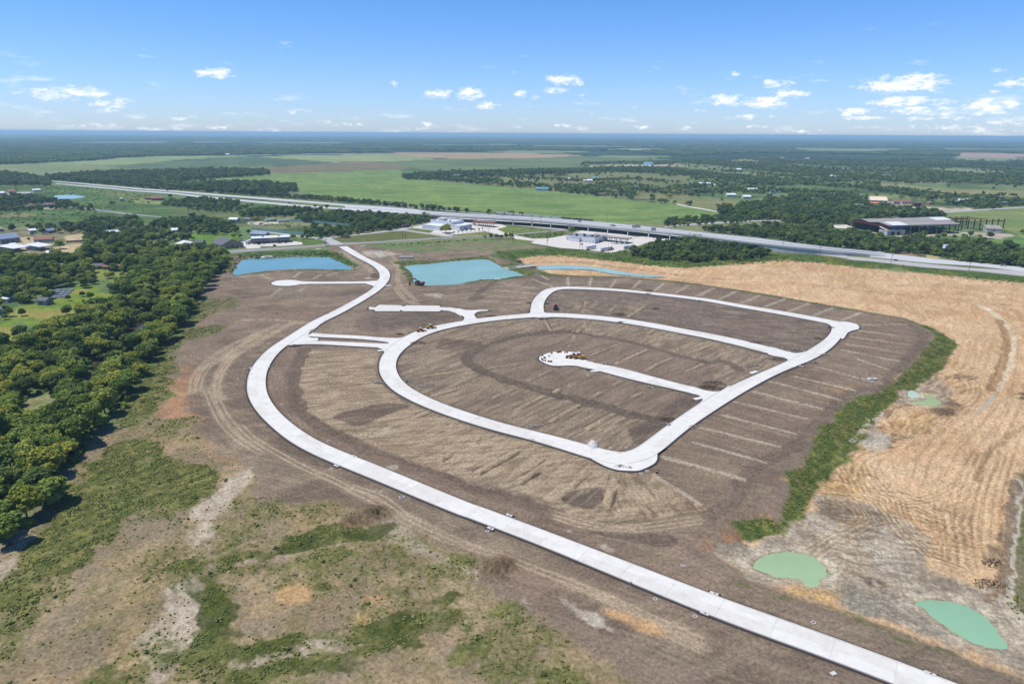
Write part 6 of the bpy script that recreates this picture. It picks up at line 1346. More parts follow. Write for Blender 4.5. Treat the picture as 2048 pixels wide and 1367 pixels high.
scatter('soil_clods', np.c_[x, y, hgt[g]], rng.uniform(.06, .2, n)**1.0*np.clip(np.hypot(x, y)/200, .8, 1.7), np.where(tan_m[g] > .5, rng.integers(2, 4, n), rng.integers(0, 2, n)), C_CLOD, 'loose clods strewn over the graded soil')
# ------------------------------------------------------------------ the overpass
BR_ST = [(690,409.3,421.5,.12),(760,413.6,424.5,3),(820,418.4,427.6,6),(880,424.5,430.6,8),(1060,434.6,440.7,8),(1206,445.6,453,8),(1360,461,467.8,8),(1521,477.8,487,8),(1640,493,500,4.8),(1745,503.8,511,.6),(1770,506.5,513.5,.12)]
far_e = [(*G('F', a, b, z), z) for a, b, c, z in BR_ST]; near_e = [(*G('F', a, c, z), z) for a, b, c, z in BR_ST]
def dens3(p, n=8):
    xy = catmull([q[:2] for q in p], n); zs = np.interp(np.linspace(0, len(p)-1, len(xy)), range(len(p)), [q[2] for q in p])
    return [(a[0], a[1], float(z)) for a, z in zip(xy, zs)]
FE, NE = dens3(far_e), dens3(near_e)
O0 = NE[0]
br = thing('highway_bridge', (O0[0], O0[1], 0), 'long grey concrete highway overpass on rows of columns crossing the picture', 'overpass')
def strip3(mb, A, B, dz0, dz1, z0=None):
    v = []; n = len(A)
    for a, b in zip(A, B):
        za = z0 if z0 is not None else a[2] + dz0; zb = z0 if z0 is not None else b[2] + dz0
        v += [(a[0]-O0[0], a[1]-O0[1], za), (b[0]-O0[0], b[1]-O0[1], zb), (a[0]-O0[0], a[1]-O0[1], a[2]+dz1), (b[0]-O0[0], b[1]-O0[1], b[2]+dz1)]
    f = []
    for k in range(n-1):
        a = 4*k; b = a+4; f += [(a+2,b+2,b+3,a+3), (a,a+2,b+2,b)[::-1], (a+1,b+1,b+3,a+3)[::-1], (a,b,b+1,a+1)[::-1]]
    f += [(0,1,3,2), (4*n-4,4*n-3,4*n-1,4*n-2)[::-1]]
    mb.add(v, f)
def lerp3(A, B, t): return [tuple(a[i]*(1-t) + b[i]*t for i in range(3)) for a, b in zip(A, B)]
mb = MB(); strip3(mb, FE, NE, -.5, 0); mb.build('road_deck', M['hwy'], br)
mb = MB(); strip3(mb, lerp3(FE, NE, -.005), lerp3(FE, NE, .012), -1.0, 1.0); mb.build('parapet', M['bridge'], br)
mb = MB(); strip3(mb, lerp3(FE, NE, .988), lerp3(FE, NE, 1.005), -1.0, 1.0); mb.build('parapet', M['bridge'], br)
mb = MB(); strip3(mb, lerp3(FE, NE, .49), lerp3(FE, NE, .51), -.2, .9); mb.build('median_barrier', M['bridge'], br)
for t in (.12, .24, .37, .63, .76, .88):
    mb = MB(); strip3(mb, lerp3(FE, NE, t-.004), lerp3(FE, NE, t+.004), .0, .02); mb.build('lane_line', M['hwyline'], br)
for t in (.3, .56):
    mb = MB(); strip3(mb, lerp3(FE, NE, t-.02), lerp3(FE, NE, t+.02), -.002, .008); mb.build('worn_lane', M['oldroad'], br)
k0 = [i for i, p in enumerate(NE) if p[2] > 7.9]; ka, kb = k0[0], k0[-1]
for t in (.04, .2, .36, .64, .8, .96):
    mb = MB(); strip3(mb, lerp3(FE, NE, t-.02)[ka:kb+1], lerp3(FE, NE, t+.02)[ka:kb+1], -2.4, -.5); mb.build('girder', M['bridge'], br)
for sl in (slice(0, ka+1), slice(kb, None)):
    mb = MB(); strip3(mb, lerp3(FE, NE, .015)[sl], lerp3(FE, NE, .985)[sl], 0, -.5, z0=-.3); mb.build('approach_embankment', M['bridge'], br)
L0 = np.array(FE[ka:kb+1])[:, :2]; L1 = np.array(NE[ka:kb+1])[:, :2]; sN = np.r_[0, np.cumsum(np.hypot(*np.diff(L1, axis=0).T))]
nb = int(sN[-1]//27)
for k in range(nb+1):
    s = sN[-1]*k/nb; a = np.array([np.interp(s, sN, L0[:, 0]), np.interp(s, sN, L0[:, 1])]) - O0[:2]; b = np.array([np.interp(s, sN, L1[:, 0]), np.interp(s, sN, L1[:, 1])]) - O0[:2]
    d = b - a; n_ = np.array([-d[1], d[0]])/np.hypot(*d)*.6
    p0 = a + d*.02; p1 = b - d*.02
    MB().hexa([(*(p0+n_),4.4),(*(p0-n_),4.4),(*(p1-n_),4.4),(*(p1+n_),4.4),(*(p0+n_),5.6),(*(p0-n_),5.6),(*(p1-n_),5.6),(*(p1+n_),5.6)]).build('pier_cap', M['bridge'], br)
    for t in (.04, .27, .5, .73, .97):
        q = a + d*t; MB().tube((q[0], q[1], -.3), (q[0], q[1], 4.45), .7, .7, 8).build('pier_column', M['column'], br)

A_ = np.array(lerp3(FE, NE, -.06)[ka:kb+1])[:, :2]; B_ = np.array(lerp3(FE, NE, -.62)[ka:kb+1])[:, :2]
mb = MB(); ribbon(mb, B_, A_, -.2, .06); o = mb.build('rear_service_road', M['lot']); tag(o, 'sunlit pale service road seen between the overpass columns', 'road', kind='structure')
# ------------------------------------------------------------------ buildings
def frame_of(tile, A, B, z=0):
    a = G(tile, *A, z); b = G(tile, *B, z); w = math.hypot(b[0]-a[0], b[1]-a[1]); return a, w, math.atan2(b[1]-a[1], b[0]-a[0])
def house(tile, A, B, depth, h, label, roof='gable', wall='offwhite', rmat='greyroof', cat='house', name='house', nwin=3, door=True, over=.5, rh=None, open_=False, z=0, group=None, side_win=1):
    a, w, rz = frame_of(tile, A, B, z)
    t = thing(name, (a[0], a[1], z), label, cat, rz, group)
    rh = rh if rh is not None else min(depth, w)*.22
    if not open_:
        mb = MB(); mb.box(0, w, 0, depth, -.3, h)
        if roof == 'gable': mb.add([(0,0,h),(0,depth,h),(0,depth/2,h+rh),(w,0,h),(w,depth,h),(w,depth/2,h+rh)], [(0,2,1),(3,4,5)])
        mb.build('wall', M[wall], t)
    else:
        for i in range(max(2, int(w//6))+1):
            x = .3 + (w-.6)*i/max(2, int(w//6))
            for y in (.3, depth-.3): MB().box(x-.15, x+.15, y-.15, y+.15, -.3, h).build('post', M['steel'], t)
        MB().box(.4, w-.4, depth*.55, depth-.5, -.3, h-.1).build('wall', M[wall], t)
    o = over
    if roof == 'gable':
        s = rh/(depth/2); e = .18
        mb = MB()
        for sg in (0, 1):
            y0 = -o if sg == 0 else depth+o; zz = h - s*o; ym = depth/2
            v = [(-o,y0,zz),(w+o,y0,zz),(w+o,ym,h+rh),(-o,ym,h+rh)]; v = v + [(p[0],p[1],p[2]+e) for p in v]
            if sg: v = [v[1],v[0],v[3],v[2],v[5],v[4],v[7],v[6]]
            mb.hexa(v)
        mb.build('roof', M[rmat], t)
    elif roof == 'hip':
        i = min(w, depth)/2; v = [(-o,-o,h),(w+o,-o,h),(w+o,depth+o,h),(-o,depth+o,h)]
        r0, r1 = ((i, depth/2, h+rh), (w-i, depth/2, h+rh)) if w > depth else ((w/2, i, h+rh), (w/2, depth-i, h+rh))
        v += [r0, r1]; f = [(0,1,5,4),(1,2,5),(2,3,4,5),(3,0,4),(0,3,2,1)] if w > depth else [(0,1,4),(1,2,5,4),(2,3,5),(3,0,4,5),(0,3,2,1)]
        MB().add(v, f).build('roof', M[rmat], t)
    elif roof == 'shed':
        v = [(-o,-o,h),(w+o,-o,h),(w+o,depth+o,h+rh),(-o,depth+o,h+rh)]; MB().hexa(v + [(p[0],p[1],p[2]+.25) for p in v]).build('roof', M[rmat], t)
    elif roof == 'arch':
        mb = MB(); n = 8
        for k in range(n):
            t0, t1 = math.pi*k/n, math.pi*(k+1)/n
            y0, z0_, y1, z1_ = depth/2*(1-math.cos(t0)), h+rh*math.sin(t0), depth/2*(1-math.cos(t1)), h+rh*math.sin(t1)
            mb.hexa([(-.2,y0,z0_),(w+.2,y0,z0_),(w+.2,y1,z1_),(-.2,y1,z1_),(-.2,y0,z0_+.2),(w+.2,y0,z0_+.2),(w+.2,y1,z1_+.2),(-.2,y1,z1_+.2)])
        mb.build('roof', M[rmat], t)
    else:
        MB().box(-.1, w+.1, -.1, depth+.1, h, h+.25).build('roof', M[rmat], t)
        if roof == 'flat':
            for q in ((-.1,w+.1,-.15,.15),(-.1,w+.1,depth-.15,depth+.15),(-.15,.15,.16,depth-.16),(w-.15,w+.15,.16,depth-.16)): MB().box(*q, h+.25, h+.95).build('parapet', M[wall], t)
    if not open_:
        for k in range(nwin):
            x = w*(k+.5)/nwin; ww = min(1.6, w/nwin*.3)
            f = MB().box(x-ww/2-.1, x+ww/2+.1, -.07, .02, h*.38, h*.80).build('window', M['white'], t)
            MB().box(x-ww/2, x+ww/2, -.10, -.05, h*.40, h*.78).build('pane', M['glass'], f)
        for k in range(side_win):
            y = depth*(k+.6)/(side_win+.2)
            for x0, x1 in ((-.10, -.0), (w, w+.10)): MB().box(x0, x1, y-.8, y+.8, h*.38, h*.78).build('window', M['glass'], t)
        if door: MB().box(w*.36-.6, w*.36+.6, -.09, .02, 0, min(2.3, h*.7)).build('door', M['brownroof'], t)
    return t
HOUSES = [
 ('T2', (435,545), (548,578), 24, 4.5, 'large house with a steep dark grey shingle roof above the pond', 'gable', 'tanwall', 'greyroof', 'house', 'house', 4),
 ('T1', (15,868), (242,842), 20, 5.5, 'long barn with a two-tone blue-grey metal roof at the left edge', 'gable', 'greywall', 'blueroof', 'barn', 'barn', 4),
 ('T1', (400,850), (612,842), 9, 3.4, 'long low house with a faded pink-brown roof', 'gable', 'offwhite', 'redroof', 'house', 'house', 5),
 ('T1', (352,740), (436,732), 9, 3.2, 'small house with a white roof behind the long low house', 'gable', 'offwhite', 'whiteroof', 'house', 'house', 2),
 ('T1', (572,742), (660,728), 9, 3.2, 'small grey-roofed house beside the bright round tree', 'gable', 'greywall', 'blueroof', 'house', 'house', 2),
 ('T1', (1000,700), (1112,694), 10, 3.4, 'grey-roofed house behind the sandy yard', 'hip', 'tanwall', 'greyroof', 'house', 'house', 3),
 ('T1', (1143,676), (1216,672), 7, 3.0, 'small pale roofed shed beside the grey-roofed house', 'gable', 'offwhite', 'whiteroof', 'shed', 'shed', 1),
 ('T1', (1255,755), (1412,746), 7, 3.0, 'long narrow white-roofed shed half hidden among trees', 'gable', 'offwhite', 'whiteroof', 'shed', 'shed', 3),
 ('T1', (-30,722), (45,716), 9, 3.2, 'small tan house cut by the left edge', 'gable', 'tanwall', 'tanroof', 'house', 'house', 2),
 ('T1', (288,450), (405,450), 14, 3.6, 'brown-roofed house with tan walls beyond the pasture', 'hip', 'brick', 'brownroof', 'house', 'house', 3),
 ('T1', (470,434), (640,430), 14, 3.6, 'wide dark-roofed house beyond the pasture', 'hip', 'tanwall', 'brownroof', 'house', 'house', 4),
 ('T1', (1702,348), (1790,350), 12, 3.6, 'left wing of the red-roofed farmhouse', 'hip', 'brick', 'redroof', 'house', 'house', 2),
 ('T1', (1775,358), (1925,352), 14, 3.8, 'red-roofed brick farmhouse beside the highway', 'gable', 'brick', 'redroof', 'house', 'house', 4),
 ('T1', (1948,748), (2012,748), 8, 2.2, 'small white arched shed by the mown field', 'arch', 'offwhite', 'whiteroof', 'shed', 'shed', 0),
 ('T2', (-40,378), (62,376), 8, 3.0, 'low white trailer home behind the arched shed', 'gable', 'offwhite', 'whiteroof', 'house', 'house', 2),
 ('T1', (1760,905), (1885,908), 9, 3.2, 'red-brown roofed house buried in trees', 'gable', 'tanwall', 'redroof', 'house', 'house', 2),
 ('T1', (1882,925), (1958,925), 7, 3.0, 'white-roofed shed beside the buried house', 'gable', 'offwhite', 'whiteroof', 'shed', 'shed', 1),
 ('T2', (10,548), (175,545), 13, 3.4, 'white hip-roofed house at the edge of the creek wood', 'hip', 'offwhite', 'whiteroof', 'house', 'house', 3),
 ('T2', (228,528), (325,528), 9, 3.2, 'small grey-roofed house left of the steep grey roof', 'gable', 'greywall', 'greyroof', 'house', 'house', 2),
 ('T1', (545,1003), (660,998), 8, 3.0, 'low white-roofed shed in front of the open barns', 'gable', 'offwhite', 'whiteroof', 'shed', 'shed', 1),
 ('T1', (138,918), (205,912), 8, 3.4, 'small white-roofed lean-to beside the first open barn', 'shed', 'offwhite', 'whiteroof', 'shed', 'shed', 1),
 ('S1', (350,474), (470,476), 8, 2.8, 'long white and teal trailer home among the trees', 'gable', 'offwhite', 'whiteroof', 'house', 'house', 3),
 ('S1', (628,474), (700,472), 8, 3.0, 'small grey trailer home above the upper lawn', 'gable', 'greywall', 'greyroof', 'house', 'house', 2),
 ('S1', (705,476), (815,478), 7, 3.0, 'red-brown roofed low house above the upper lawn', 'gable', 'tanwall', 'redroof', 'house', 'house', 3),
 ('T8', (440,585), (545,590), 7, 3.6, 'dark gabled hut at the edge of the bright lawn', 'gable', 'greywall', 'greyroof', 'hut', 'hut', 1),
 ('T8', (0,556), (95,558), 8, 3.0, 'small white-roofed shed left of the tall thin tree', 'hip', 'offwhite', 'whiteroof', 'shed', 'shed', 1),
 ('T8', (-60,705), (36,692), 10, 3.6, 'grey hut cut by the left edge below the lawn', 'gable', 'greywall', 'greyroof', 'hut', 'hut', 1),
 ('T8', (290,152), (348,152), 6, 2.6, 'tiny white shed deep among the trees', 'gable', 'offwhite', 'whiteroof', 'shed', 'shed', 1),
 ('T8', (-40,185), (62,182), 8, 2.8, 'white-roofed trailer home at the left edge', 'gable', 'offwhite', 'whiteroof', 'house', 'house', 2),
 ('T2', (880,420), (1060,428), 9, 2.8, 'pale blue-roofed low house behind the shop building', 'gable', 'offwhite', 'blueroof', 'house', 'house', 3),
 ('T2', (628,252), (725,254), 9, 3.2, 'blue-white roofed shed in the machinery yard', 'gable', 'offwhite', 'whiteroof', 'shed', 'shed', 2),
 ('T1', (-20,292), (62,288), 14, 3.5, 'white industrial shed at the far left', 'gable', 'offwhite', 'whiteroof', 'shed', 'shed', 2),
 ('T1', (108,280), (192,276), 16, 5, 'pinkish plant building beside the tall mast', 'gable', 'tanwall', 'redroof', 'plant', 'plant_building', 2),
 ('T1', (222,300), (362,296), 20, 3.5, 'white warehouse right of the tall mast', 'flat', 'white', 'whiteroof', 'warehouse', 'warehouse', 4),
 ('T1', (395,255), (480,250), 10, 3.2, 'small white warehouse beside the far-left wood', 'gable', 'offwhite', 'whiteroof', 'warehouse', 'warehouse', 2),
 ('T3', (975,208), (1042,204), 5, 3.4, 'small kiosk with brown panels at the lane fork', 'flat', 'brick', 'whiteroof', 'kiosk', 'kiosk', 1),
 ('T7', (478,520), (684,512), 14, 6.0, 'white box-shaped hut before the long shed', 'shed', 'offwhite', 'whiteroof', 'hut', 'workshop_hut', 0),
 ('T7', (1615,485), (1790,492), 14, 5.0, 'small tan flat-roofed hut beside the steel frame', 'shed', 'offwhite', 'tanroof', 'hut', 'workshop_hut', 1),
 ('T7', (285,160), (480,165), 26, 7.0, 'big cream-roofed building at the eastern yard', 'gable', 'offwhite', 'creamroof', 'warehouse', 'warehouse', 4),
 ('T7', (300,180), (425,184), 10, 3.6, 'orange-roofed annex before the cream-roofed building', 'shed', 'tanwall', 'orangeroof', 'annex', 'annex', 2),
 ('T7', (415,205), (560,208), 14, 4.0, 'low brown-roofed building right of the orange annex', 'gable', 'tanwall', 'brownroof', 'warehouse', 'warehouse', 3),
 ('T7', (-20,222), (100,225), 16, 5.0, 'blue-grey roofed house at the left of the eastern yard', 'hip', 'greywall', 'blueroof', 'house', 'house', 3),
 ('T7', (105,225), (205,228), 16, 6.0, 'second blue-grey roofed house with peaked gables', 'gable', 'greywall', 'blueroof', 'house', 'house', 3),
 ('T7', (555,165), (625,165), 14, 5.0, 'pink and white house at the start of the pale yard', 'gable', 'offwhite', 'redroof', 'house', 'house', 2),
 ('T7', (650,160), (760,160), 12, 4.0, 'white yard office with a pinkish roof', 'gable', 'offwhite', 'redroof', 'office', 'yard_office', 3),
 ('T7', (960,165), (1005,165), 8, 3.6, 'small orange pyramid-roofed hut on the pale yard', 'hip', 'tanwall', 'orangeroof', 'hut', 'hut', 1),
 ('T7', (1292,148), (1402,152), 22, 3.5, 'white arched-roof barn near the right edge', 'arch', 'offwhite', 'whiteroof', 'barn', 'barn', 0),
 ('T7', (1402,134), (1480,136), 12, 4, 'small white barn joined to the arched barn', 'gable', 'offwhite', 'whiteroof', 'barn', 'barn', 1),
 ('T7', (1515,112), (1595,114), 12, 3.5, 'white-roofed house between the trees near the right edge', 'gable', 'offwhite', 'whiteroof', 'house', 'house', 2),
 ('T7', (1690,142), (1790,142), 12, 3.5, 'pale blue roofed house near the right edge', 'gable', 'offwhite', 'blueroof', 'house', 'house', 2),
 ('T7', (1790,172), (1850,172), 10, 4, 'small teal-blue house near the right edge', 'gable', 'offwhite', 'tealroof', 'house', 'house', 1),
 ('T7', (1845,158), (1925,158), 12, 4.5, 'pinkish white house at the right of the teal one', 'gable', 'offwhite', 'redroof', 'house', 'house', 2),
 ('R', (95,263), (145,264), 14, 4.5, 'blue-roofed barn by the edge of the big green field', 'gable', 'offwhite', 'tealroof', 'barn', 'barn', 2),
 ('R', (288,228), (322,228), 14, 4, 'white shed left of the bright blue roof', 'gable', 'offwhite', 'whiteroof', 'shed', 'shed', 1),
 ('R', (318,220), (346,221), 14, 5, 'bright blue-roofed barn in the far pasture', 'gable', 'offwhite', 'tealroof', 'barn', 'barn', 1),
 ('R', (210,222), (236,222), 12, 4, 'lone white shed in the far pasture', 'gable', 'offwhite', 'whiteroof', 'shed', 'shed', 1),
 ('R', (452,252), (502,256), 12, 4, 'white farmhouse in a cluster of trees', 'gable', 'offwhite', 'greyroof', 'house', 'house', 2),
 ('R', (340,284), (372,285), 10, 4, 'dark-roofed shed at the corner of the big field', 'gable', 'tanwall', 'brownroof', 'shed', 'shed', 1),
 ('R', (714,242), (740,242), 14, 5, 'small grey barn at the left of the long white sheds', 'gable', 'offwhite', 'blueroof', 'barn', 'barn', 1),
 ('R', (745,242), (800,244), 16, 4, 'first long white poultry shed', 'gable', 'offwhite', 'whiteroof', 'shed', 'poultry_shed', 4),
 ('R', (804,246), (842,248), 16, 4, 'shorter long white poultry shed to its right', 'gable', 'offwhite', 'whiteroof', 'shed', 'poultry_shed', 3),
 ('R', (885,256), (912,257), 12, 4, 'grey-roofed house right of the poultry sheds', 'gable', 'offwhite', 'greyroof', 'house', 'house', 1),
 ('R', (928,264), (980,266), 12, 4, 'pale long farm building among roadside trees', 'gable', 'tanwall', 'whiteroof', 'house', 'house', 2),
 ('R', (1028,274), (1048,275), 12, 6, 'tall white house front among trees', 'gable', 'white', 'greyroof', 'house', 'house', 1),
 ('R', (1112,300), (1206,308), 16, 3.5, 'very long teal-roofed shed', 'gable', 'greywall', 'tealroof', 'shed', 'poultry_shed', 5),
 ('R', (860,286), (896,286), 12, 3.5, 'low white-roofed shed in the eastern wood', 'gable', 'offwhite', 'whiteroof', 'shed', 'shed', 1),
 ('R', (925,294), (956,294), 12, 3.5, 'second low white-roofed shed in the eastern wood', 'gable', 'offwhite', 'whiteroof', 'shed', 'shed', 1),
 ('R', (899,185), (918,185), 16, 6, 'tiny white barn at the edge of the long pale field', 'gable', 'white', 'whiteroof', 'barn', 'barn', 1),
 ('R', (1266,213), (1302,215), 18, 5, 'wide pale barn at the end of the long pale field', 'gable', 'offwhite', 'whiteroof', 'barn', 'barn', 1),
 ('R', (1480,211), (1512,212), 18, 5, 'grey barn in the eastern tree belt', 'gable', 'offwhite', 'blueroof', 'barn', 'barn', 1),
 ('R', (524,163), (556,164), 26, 9, 'distant blue and white barn with a big yard', 'gable', 'white', 'tealroof', 'barn', 'barn', 1),
 ('R', (1000,134), (1016,134), 16, 4, 'distant white barn, left of two', 'gable', 'offwhite', 'tanroof', 'barn', 'barn', 1),
 ('R', (1070,134), (1084,135), 16, 5, 'distant white barn with a red trim, right of two', 'gable', 'white', 'redroof', 'barn', 'barn', 1),
 ('R', (1170,136), (1188,137), 16, 4, 'distant low white sheds', 'gable', 'offwhite', 'tanroof', 'barn', 'barn', 1),
 ('B', (668,337), (708,337), 16, 5, 'dark open hay barn in the hedge of the big field', 'gable', 'tanwall', 'blueroof', 'barn', 'barn', 1),
 ('A', (1320,208), (1340,208), 30, 6, 'tiny white shed at the end of the reservoir', 'gable', 'white', 'whiteroof', 'shed', 'shed', 1)]
for hh in HOUSES:
    tile, A, B, dp, h, lab, rf, wl, rm, cat, nm, nw = hh
    t = house(tile, A, B, dp, h, lab, rf, wl, rm, cat, nm, nw)
    if 'box-shaped' in lab:
        w = frame_of(tile, A, B)[1]
        for x0, x1 in ((.22, .42), (.54, .70)): MB().box(w*x0, w*x1, -.06, .05, 0, 4.4).build('doorway', M['dark'], t)
# open-sided barns on the left
for A, B, dp, lab, wl in (((170,968),(350,940),24,'open-sided barn with a white roof and dark bays, left one','greywall'), ((470,948),(622,925),22,'open-sided barn with a white roof, the right one beside the big tree','white')):
    t = house('T1', A, B, dp, 4.2, lab, 'shed', wl, 'whiteroof', 'barn', 'open_barn', 0, False, .8, 1.4, True)
t = house('T7', (105,415), (240,432), 16, 5, 'open shed with a pale roof left of the long shed', 'shed', 'greywall', 'tanroof', 'shed', 'open_shed', 0, False, .5, .8, True)
t = house('T7', (820,190), (905,188), 12, 6, 'dark open steel shed on the pale yard', 'shed', 'brick', 'brownroof', 'shed', 'open_shed', 0, False, .5, .5, True)

# strip of shops
a, w, rz = frame_of('T2', (905,515), (1348,493))
t = thing('shop_building', (a[0], a[1], 0), 'long low shop building with a white roof and a dark upper band', 'shops', rz)
MB().box(0, w, 0, 16, -.3, 4.0).build('wall', M['offwhite'], t)
MB().box(-.6, w+.6, -1.6, 16.2, 4.0, 6.0).build('fascia', M['greyroof'], t); MB().box(-.4, w+.4, -1.4, 16.4, 6.0, 6.35).build('roof', M['whiteroof'], t)
MB().box(w*.44, w*.66, -1.72, -1.6, 4.5, 5.6).build('sign_band', M['tanwall'], t)
for k in range(12):
    x = w*(k+.5)/12; f = MB().box(x-1.6, x+1.6, -.08, .02, .5, 3.2).build('window', M['white'], t); MB().box(x-1.5, x+1.5, -.11, -.06, .6, 3.1).build('pane', M['glass'], f)
for k in (2, 5, 8, 11): MB().box(w*k/12-.5, w*k/12+.5, -.12, .02, 0, 2.6).build('door', M['dark'], t)
for x in (w*.3, w*.72): MB().box(x-1, x+1, 7, 9, 6.35, 7.4).build('rooftop_unit', M['steel'], t)

# first station: white two-storey block with a low wing and a roof tower
pC = G('T4', 405, 283); pR = G('T4', 572, 255); pL = G('T4', 75, 252)
rz = math.atan2(pR[1]-pC[1], pR[0]-pC[0]); wR = math.hypot(pR[0]-pC[0], pR[1]-pC[1])
t = thing('station_building', (pC[0], pC[1], 0), 'white two-storey station building with a small roof tower behind the bright oak', 'station', rz)
MB().box(0, wR, 0, 14, -.3, 6.0).build('wall', M['white'], t)
MB().box(2, wR, 14, 52, -.3, 9.0).build('wall', M['white'], t); MB().box(-16, 2, 20, 50, -.3, 5.5).build('wall', M['white'], t)
MB().box(-.2, wR+.2, -.2, 14, 6.0, 6.3).build('roof', M['whiteroof'], t); MB().box(1.8, wR+.2, 14.0, 52.2, 9.0, 9.3).build('roof', M['whiteroof'], t); MB().box(-16.2, 1.8, 19.8, 50.2, 5.5, 5.8).build('roof', M['whiteroof'], t)
for q in ((2,wR,13.9,14.3),(2,wR,51.8,52.2),(1.8,2.2,14.3,51.8),(wR-.2,wR+.2,14.3,51.8)): MB().box(*q, 9.3, 10.3).build('parapet', M['white'], t)
MB().box(8, 16, 34, 42, 9.3, 12.2).build('roof_tower', M['white'], t); MB().box(7, 17, 33, 43, 12.2, 12.7).build('tower_roof', M['creamroof'], t)
for k in range(4):
    x = wR*(k+.5)/4; MB().box(x-1.3, x+1.3, -.08, .02, 2.8, 4.6).build('window', M['glass'], t)
for k in range(6):
    y = 4 + 7.5*k; MB().box(wR, wR+.1, y-1.1, y+1.1, 3.0, 5.0).build('window', M['glass'], t)
MB().box(wR*.44, wR*.56, -.1, .02, 0, 2.6).build('door', M['dark'], t)
for x, y in ((5, 20), (12, 25), (16, 46), (6, 47)): MB().box(x, x+2, y, y+2, 9.3, 10.6).build('rooftop_unit', M['steel'], t)

def canopy(label, tile, A, B, dp, h, rm, ncol, fascia='rust'):
    a, w, rz = frame_of(tile, A, B, h)
    t = thing('fuel_canopy', (a[0], a[1], 0), label, 'fuel canopy', rz)
    MB().box(0, w, 0, dp, h, h+.9).build('fascia', M[fascia], t); MB().box(-.2, w+.2, -.2, dp+.2, h+.9, h+1.1).build('roof', M[rm], t)
    for k in range(ncol):
        x = w*(k+.5)/ncol
        for y in (dp*.3, dp*.7): MB().box(x-.3, x+.3, y-.3, y+.3, -.2, h).build('column', M['white'], t)
        isl = MB().box(x-3, x+3, dp*.3-.8, dp*.3+.8, -.1, .22).build('pump_island', M['kerb'], t)
        MB().box(x-1.2, x-.5, dp*.3-.4, dp*.3+.4, .22, 2.0).build('pump', M['cardark'], isl)
    return t
canopy('long red-edged fuel canopy right of the two-storey station', 'T4', (575,160), (845,188), 12, 5.0, 'redroof', 5)
canopy('low brown fuel canopy behind the second station building', 'T5', (880,360), (1330,405), 12, 4.8, 'tanroof', 6, 'brownroof')
# second station: pale grey block with stepped walls
pL = G('T5', 475, 418); pC = G('T5', 885, 458); pR = G('T5', 1002, 438)
rz = math.atan2(pC[1]-pL[1], pC[0]-pL[0]); w = math.hypot(pC[0]-pL[0], pC[1]-pL[1])
t = thing('station_building', (pL[0], pL[1], 0), 'low pale grey station building with stepped walls and rooftop units', 'station', rz)
MB().box(0, w*.62, 3, 30, -.3, 4.8).build('wall', M['white'], t); MB().box(w*.62, w, 0, 34, -.3, 5.4).build('wall', M['white'], t); MB().box(w*.18, w*.5, -1.5, 3, -.3, 4.2).build('wall', M['white'], t)
MB().box(.3, w*.62, 3.3, 29.7, 4.8, 4.9).build('roof', M['greywall'], t); MB().box(w*.62+.3, w-.3, .3, 33.7, 5.4, 5.5).build('roof', M['greywall'], t); MB().box(w*.18, w*.5, -1.5, 3, 4.2, 4.4).build('roof', M['greywall'], t)
for q in ((0,w*.62,3,3.3,4.8),(0,w*.62,29.7,30,4.8),(0,.3,3.3,29.7,4.8),(w*.62,w,0,.3,5.4),(w*.62,w,33.7,34,5.4),(w-.3,w,.3,33.7,5.4),(w*.62,w*.62+.3,.3,33.7,5.4)): MB().box(*q[:4], q[4], q[4]+1.1).build('parapet', M['white'], t)
for x, y in ((w*.2, 12), (w*.35, 20), (w*.5, 10), (w*.72, 12), (w*.84, 18), (w*.9, 8)): MB().box(x, x+2.4, y, y+2.2, 5.0, 6.9).build('rooftop_unit', M['cardark'], t)
for k in range(9): MB().box(w*(k+.5)/9-.35, w*(k+.5)/9+.35, -.08 if k > 5 else 2.9, .02 if k > 5 else 3.02, .8, 3.4).build('pilaster', M['greywall'], t)
MB().box(w, w+.1, 12, 15, 0, 3).build('door', M['dark'], t)

# the long steel shed with its unfinished frame
pL = G('T7', 482, 518); pR = G('T7', 1285, 496)
rz = math.atan2(pR[1]-pL[1], pR[0]-pL[0]); w = math.hypot(pR[0]-pL[0], pR[1]-pL[1])
t = thing('steel_shed', (pL[0], pL[1], 0), 'very long open-sided steel shed with a tan roof and white roof strips', 'industrial shed', rz)
dp = 66; h = 12
cs, sn = math.cos(rz), math.sin(rz)
def roofp(x0, x1, y0, y1, z0, z1, m, nm='roof'): v = [(x0,y0,z0),(x1,y0,z0),(x1,y1,z1),(x0,y1,z1)]; MB().hexa(v + [(p[0],p[1],p[2]+.3) for p in v]).build(nm, M[m], t)
roofp(-1, w+1, -1, 17, h, h+2.2, 'tanroof'); roofp(-1, w+1, 17, 34, h+2.2, h+.2, 'tanroof')
roofp(-1, w+22, 34, 50, h+.4, h+2.4, 'tanroof'); roofp(-1, w+22, 50, dp, h+2.4, h+.3, 'tanroof')
roofp(6, w*.27, -1.1, 17, h+.32, h+2.52, 'whiteroof', 'roof_strip'); roofp(w-2, w+22.2, 34, 50, h+.72, h+2.72, 'whiteroof', 'roof_strip'); roofp(w-2, w+22.2, 50, dp+.1, h+2.72, h+.62, 'whiteroof', 'roof_strip')
ncol = 17
for k in range(ncol):
    x = w*k/(ncol-1)
    for y in (0, 33, 66): MB().box(x-.35, x+.35, y-.35, y+.35, -.3, h + (.1 if y != 33 else .2)).build('column', M['steel' if y == 0 and k % 2 else 'rust'], t)
MB().box(1, w-1, dp-.6, dp-.4, -.3, h).build('back_wall', M['brownroof'], t)
MB().box(-.3, -.1, 0, dp, h-2.6, h).build('end_girt', M['rust'], t); MB().box(0, w, -.25, -.05, h-1.6, h).build('front_girt', M['greywall'], t)
MB().box(-.3, 3.2, .4, 9, -.3, h-.2).build('end_panel', M['rust'], t)
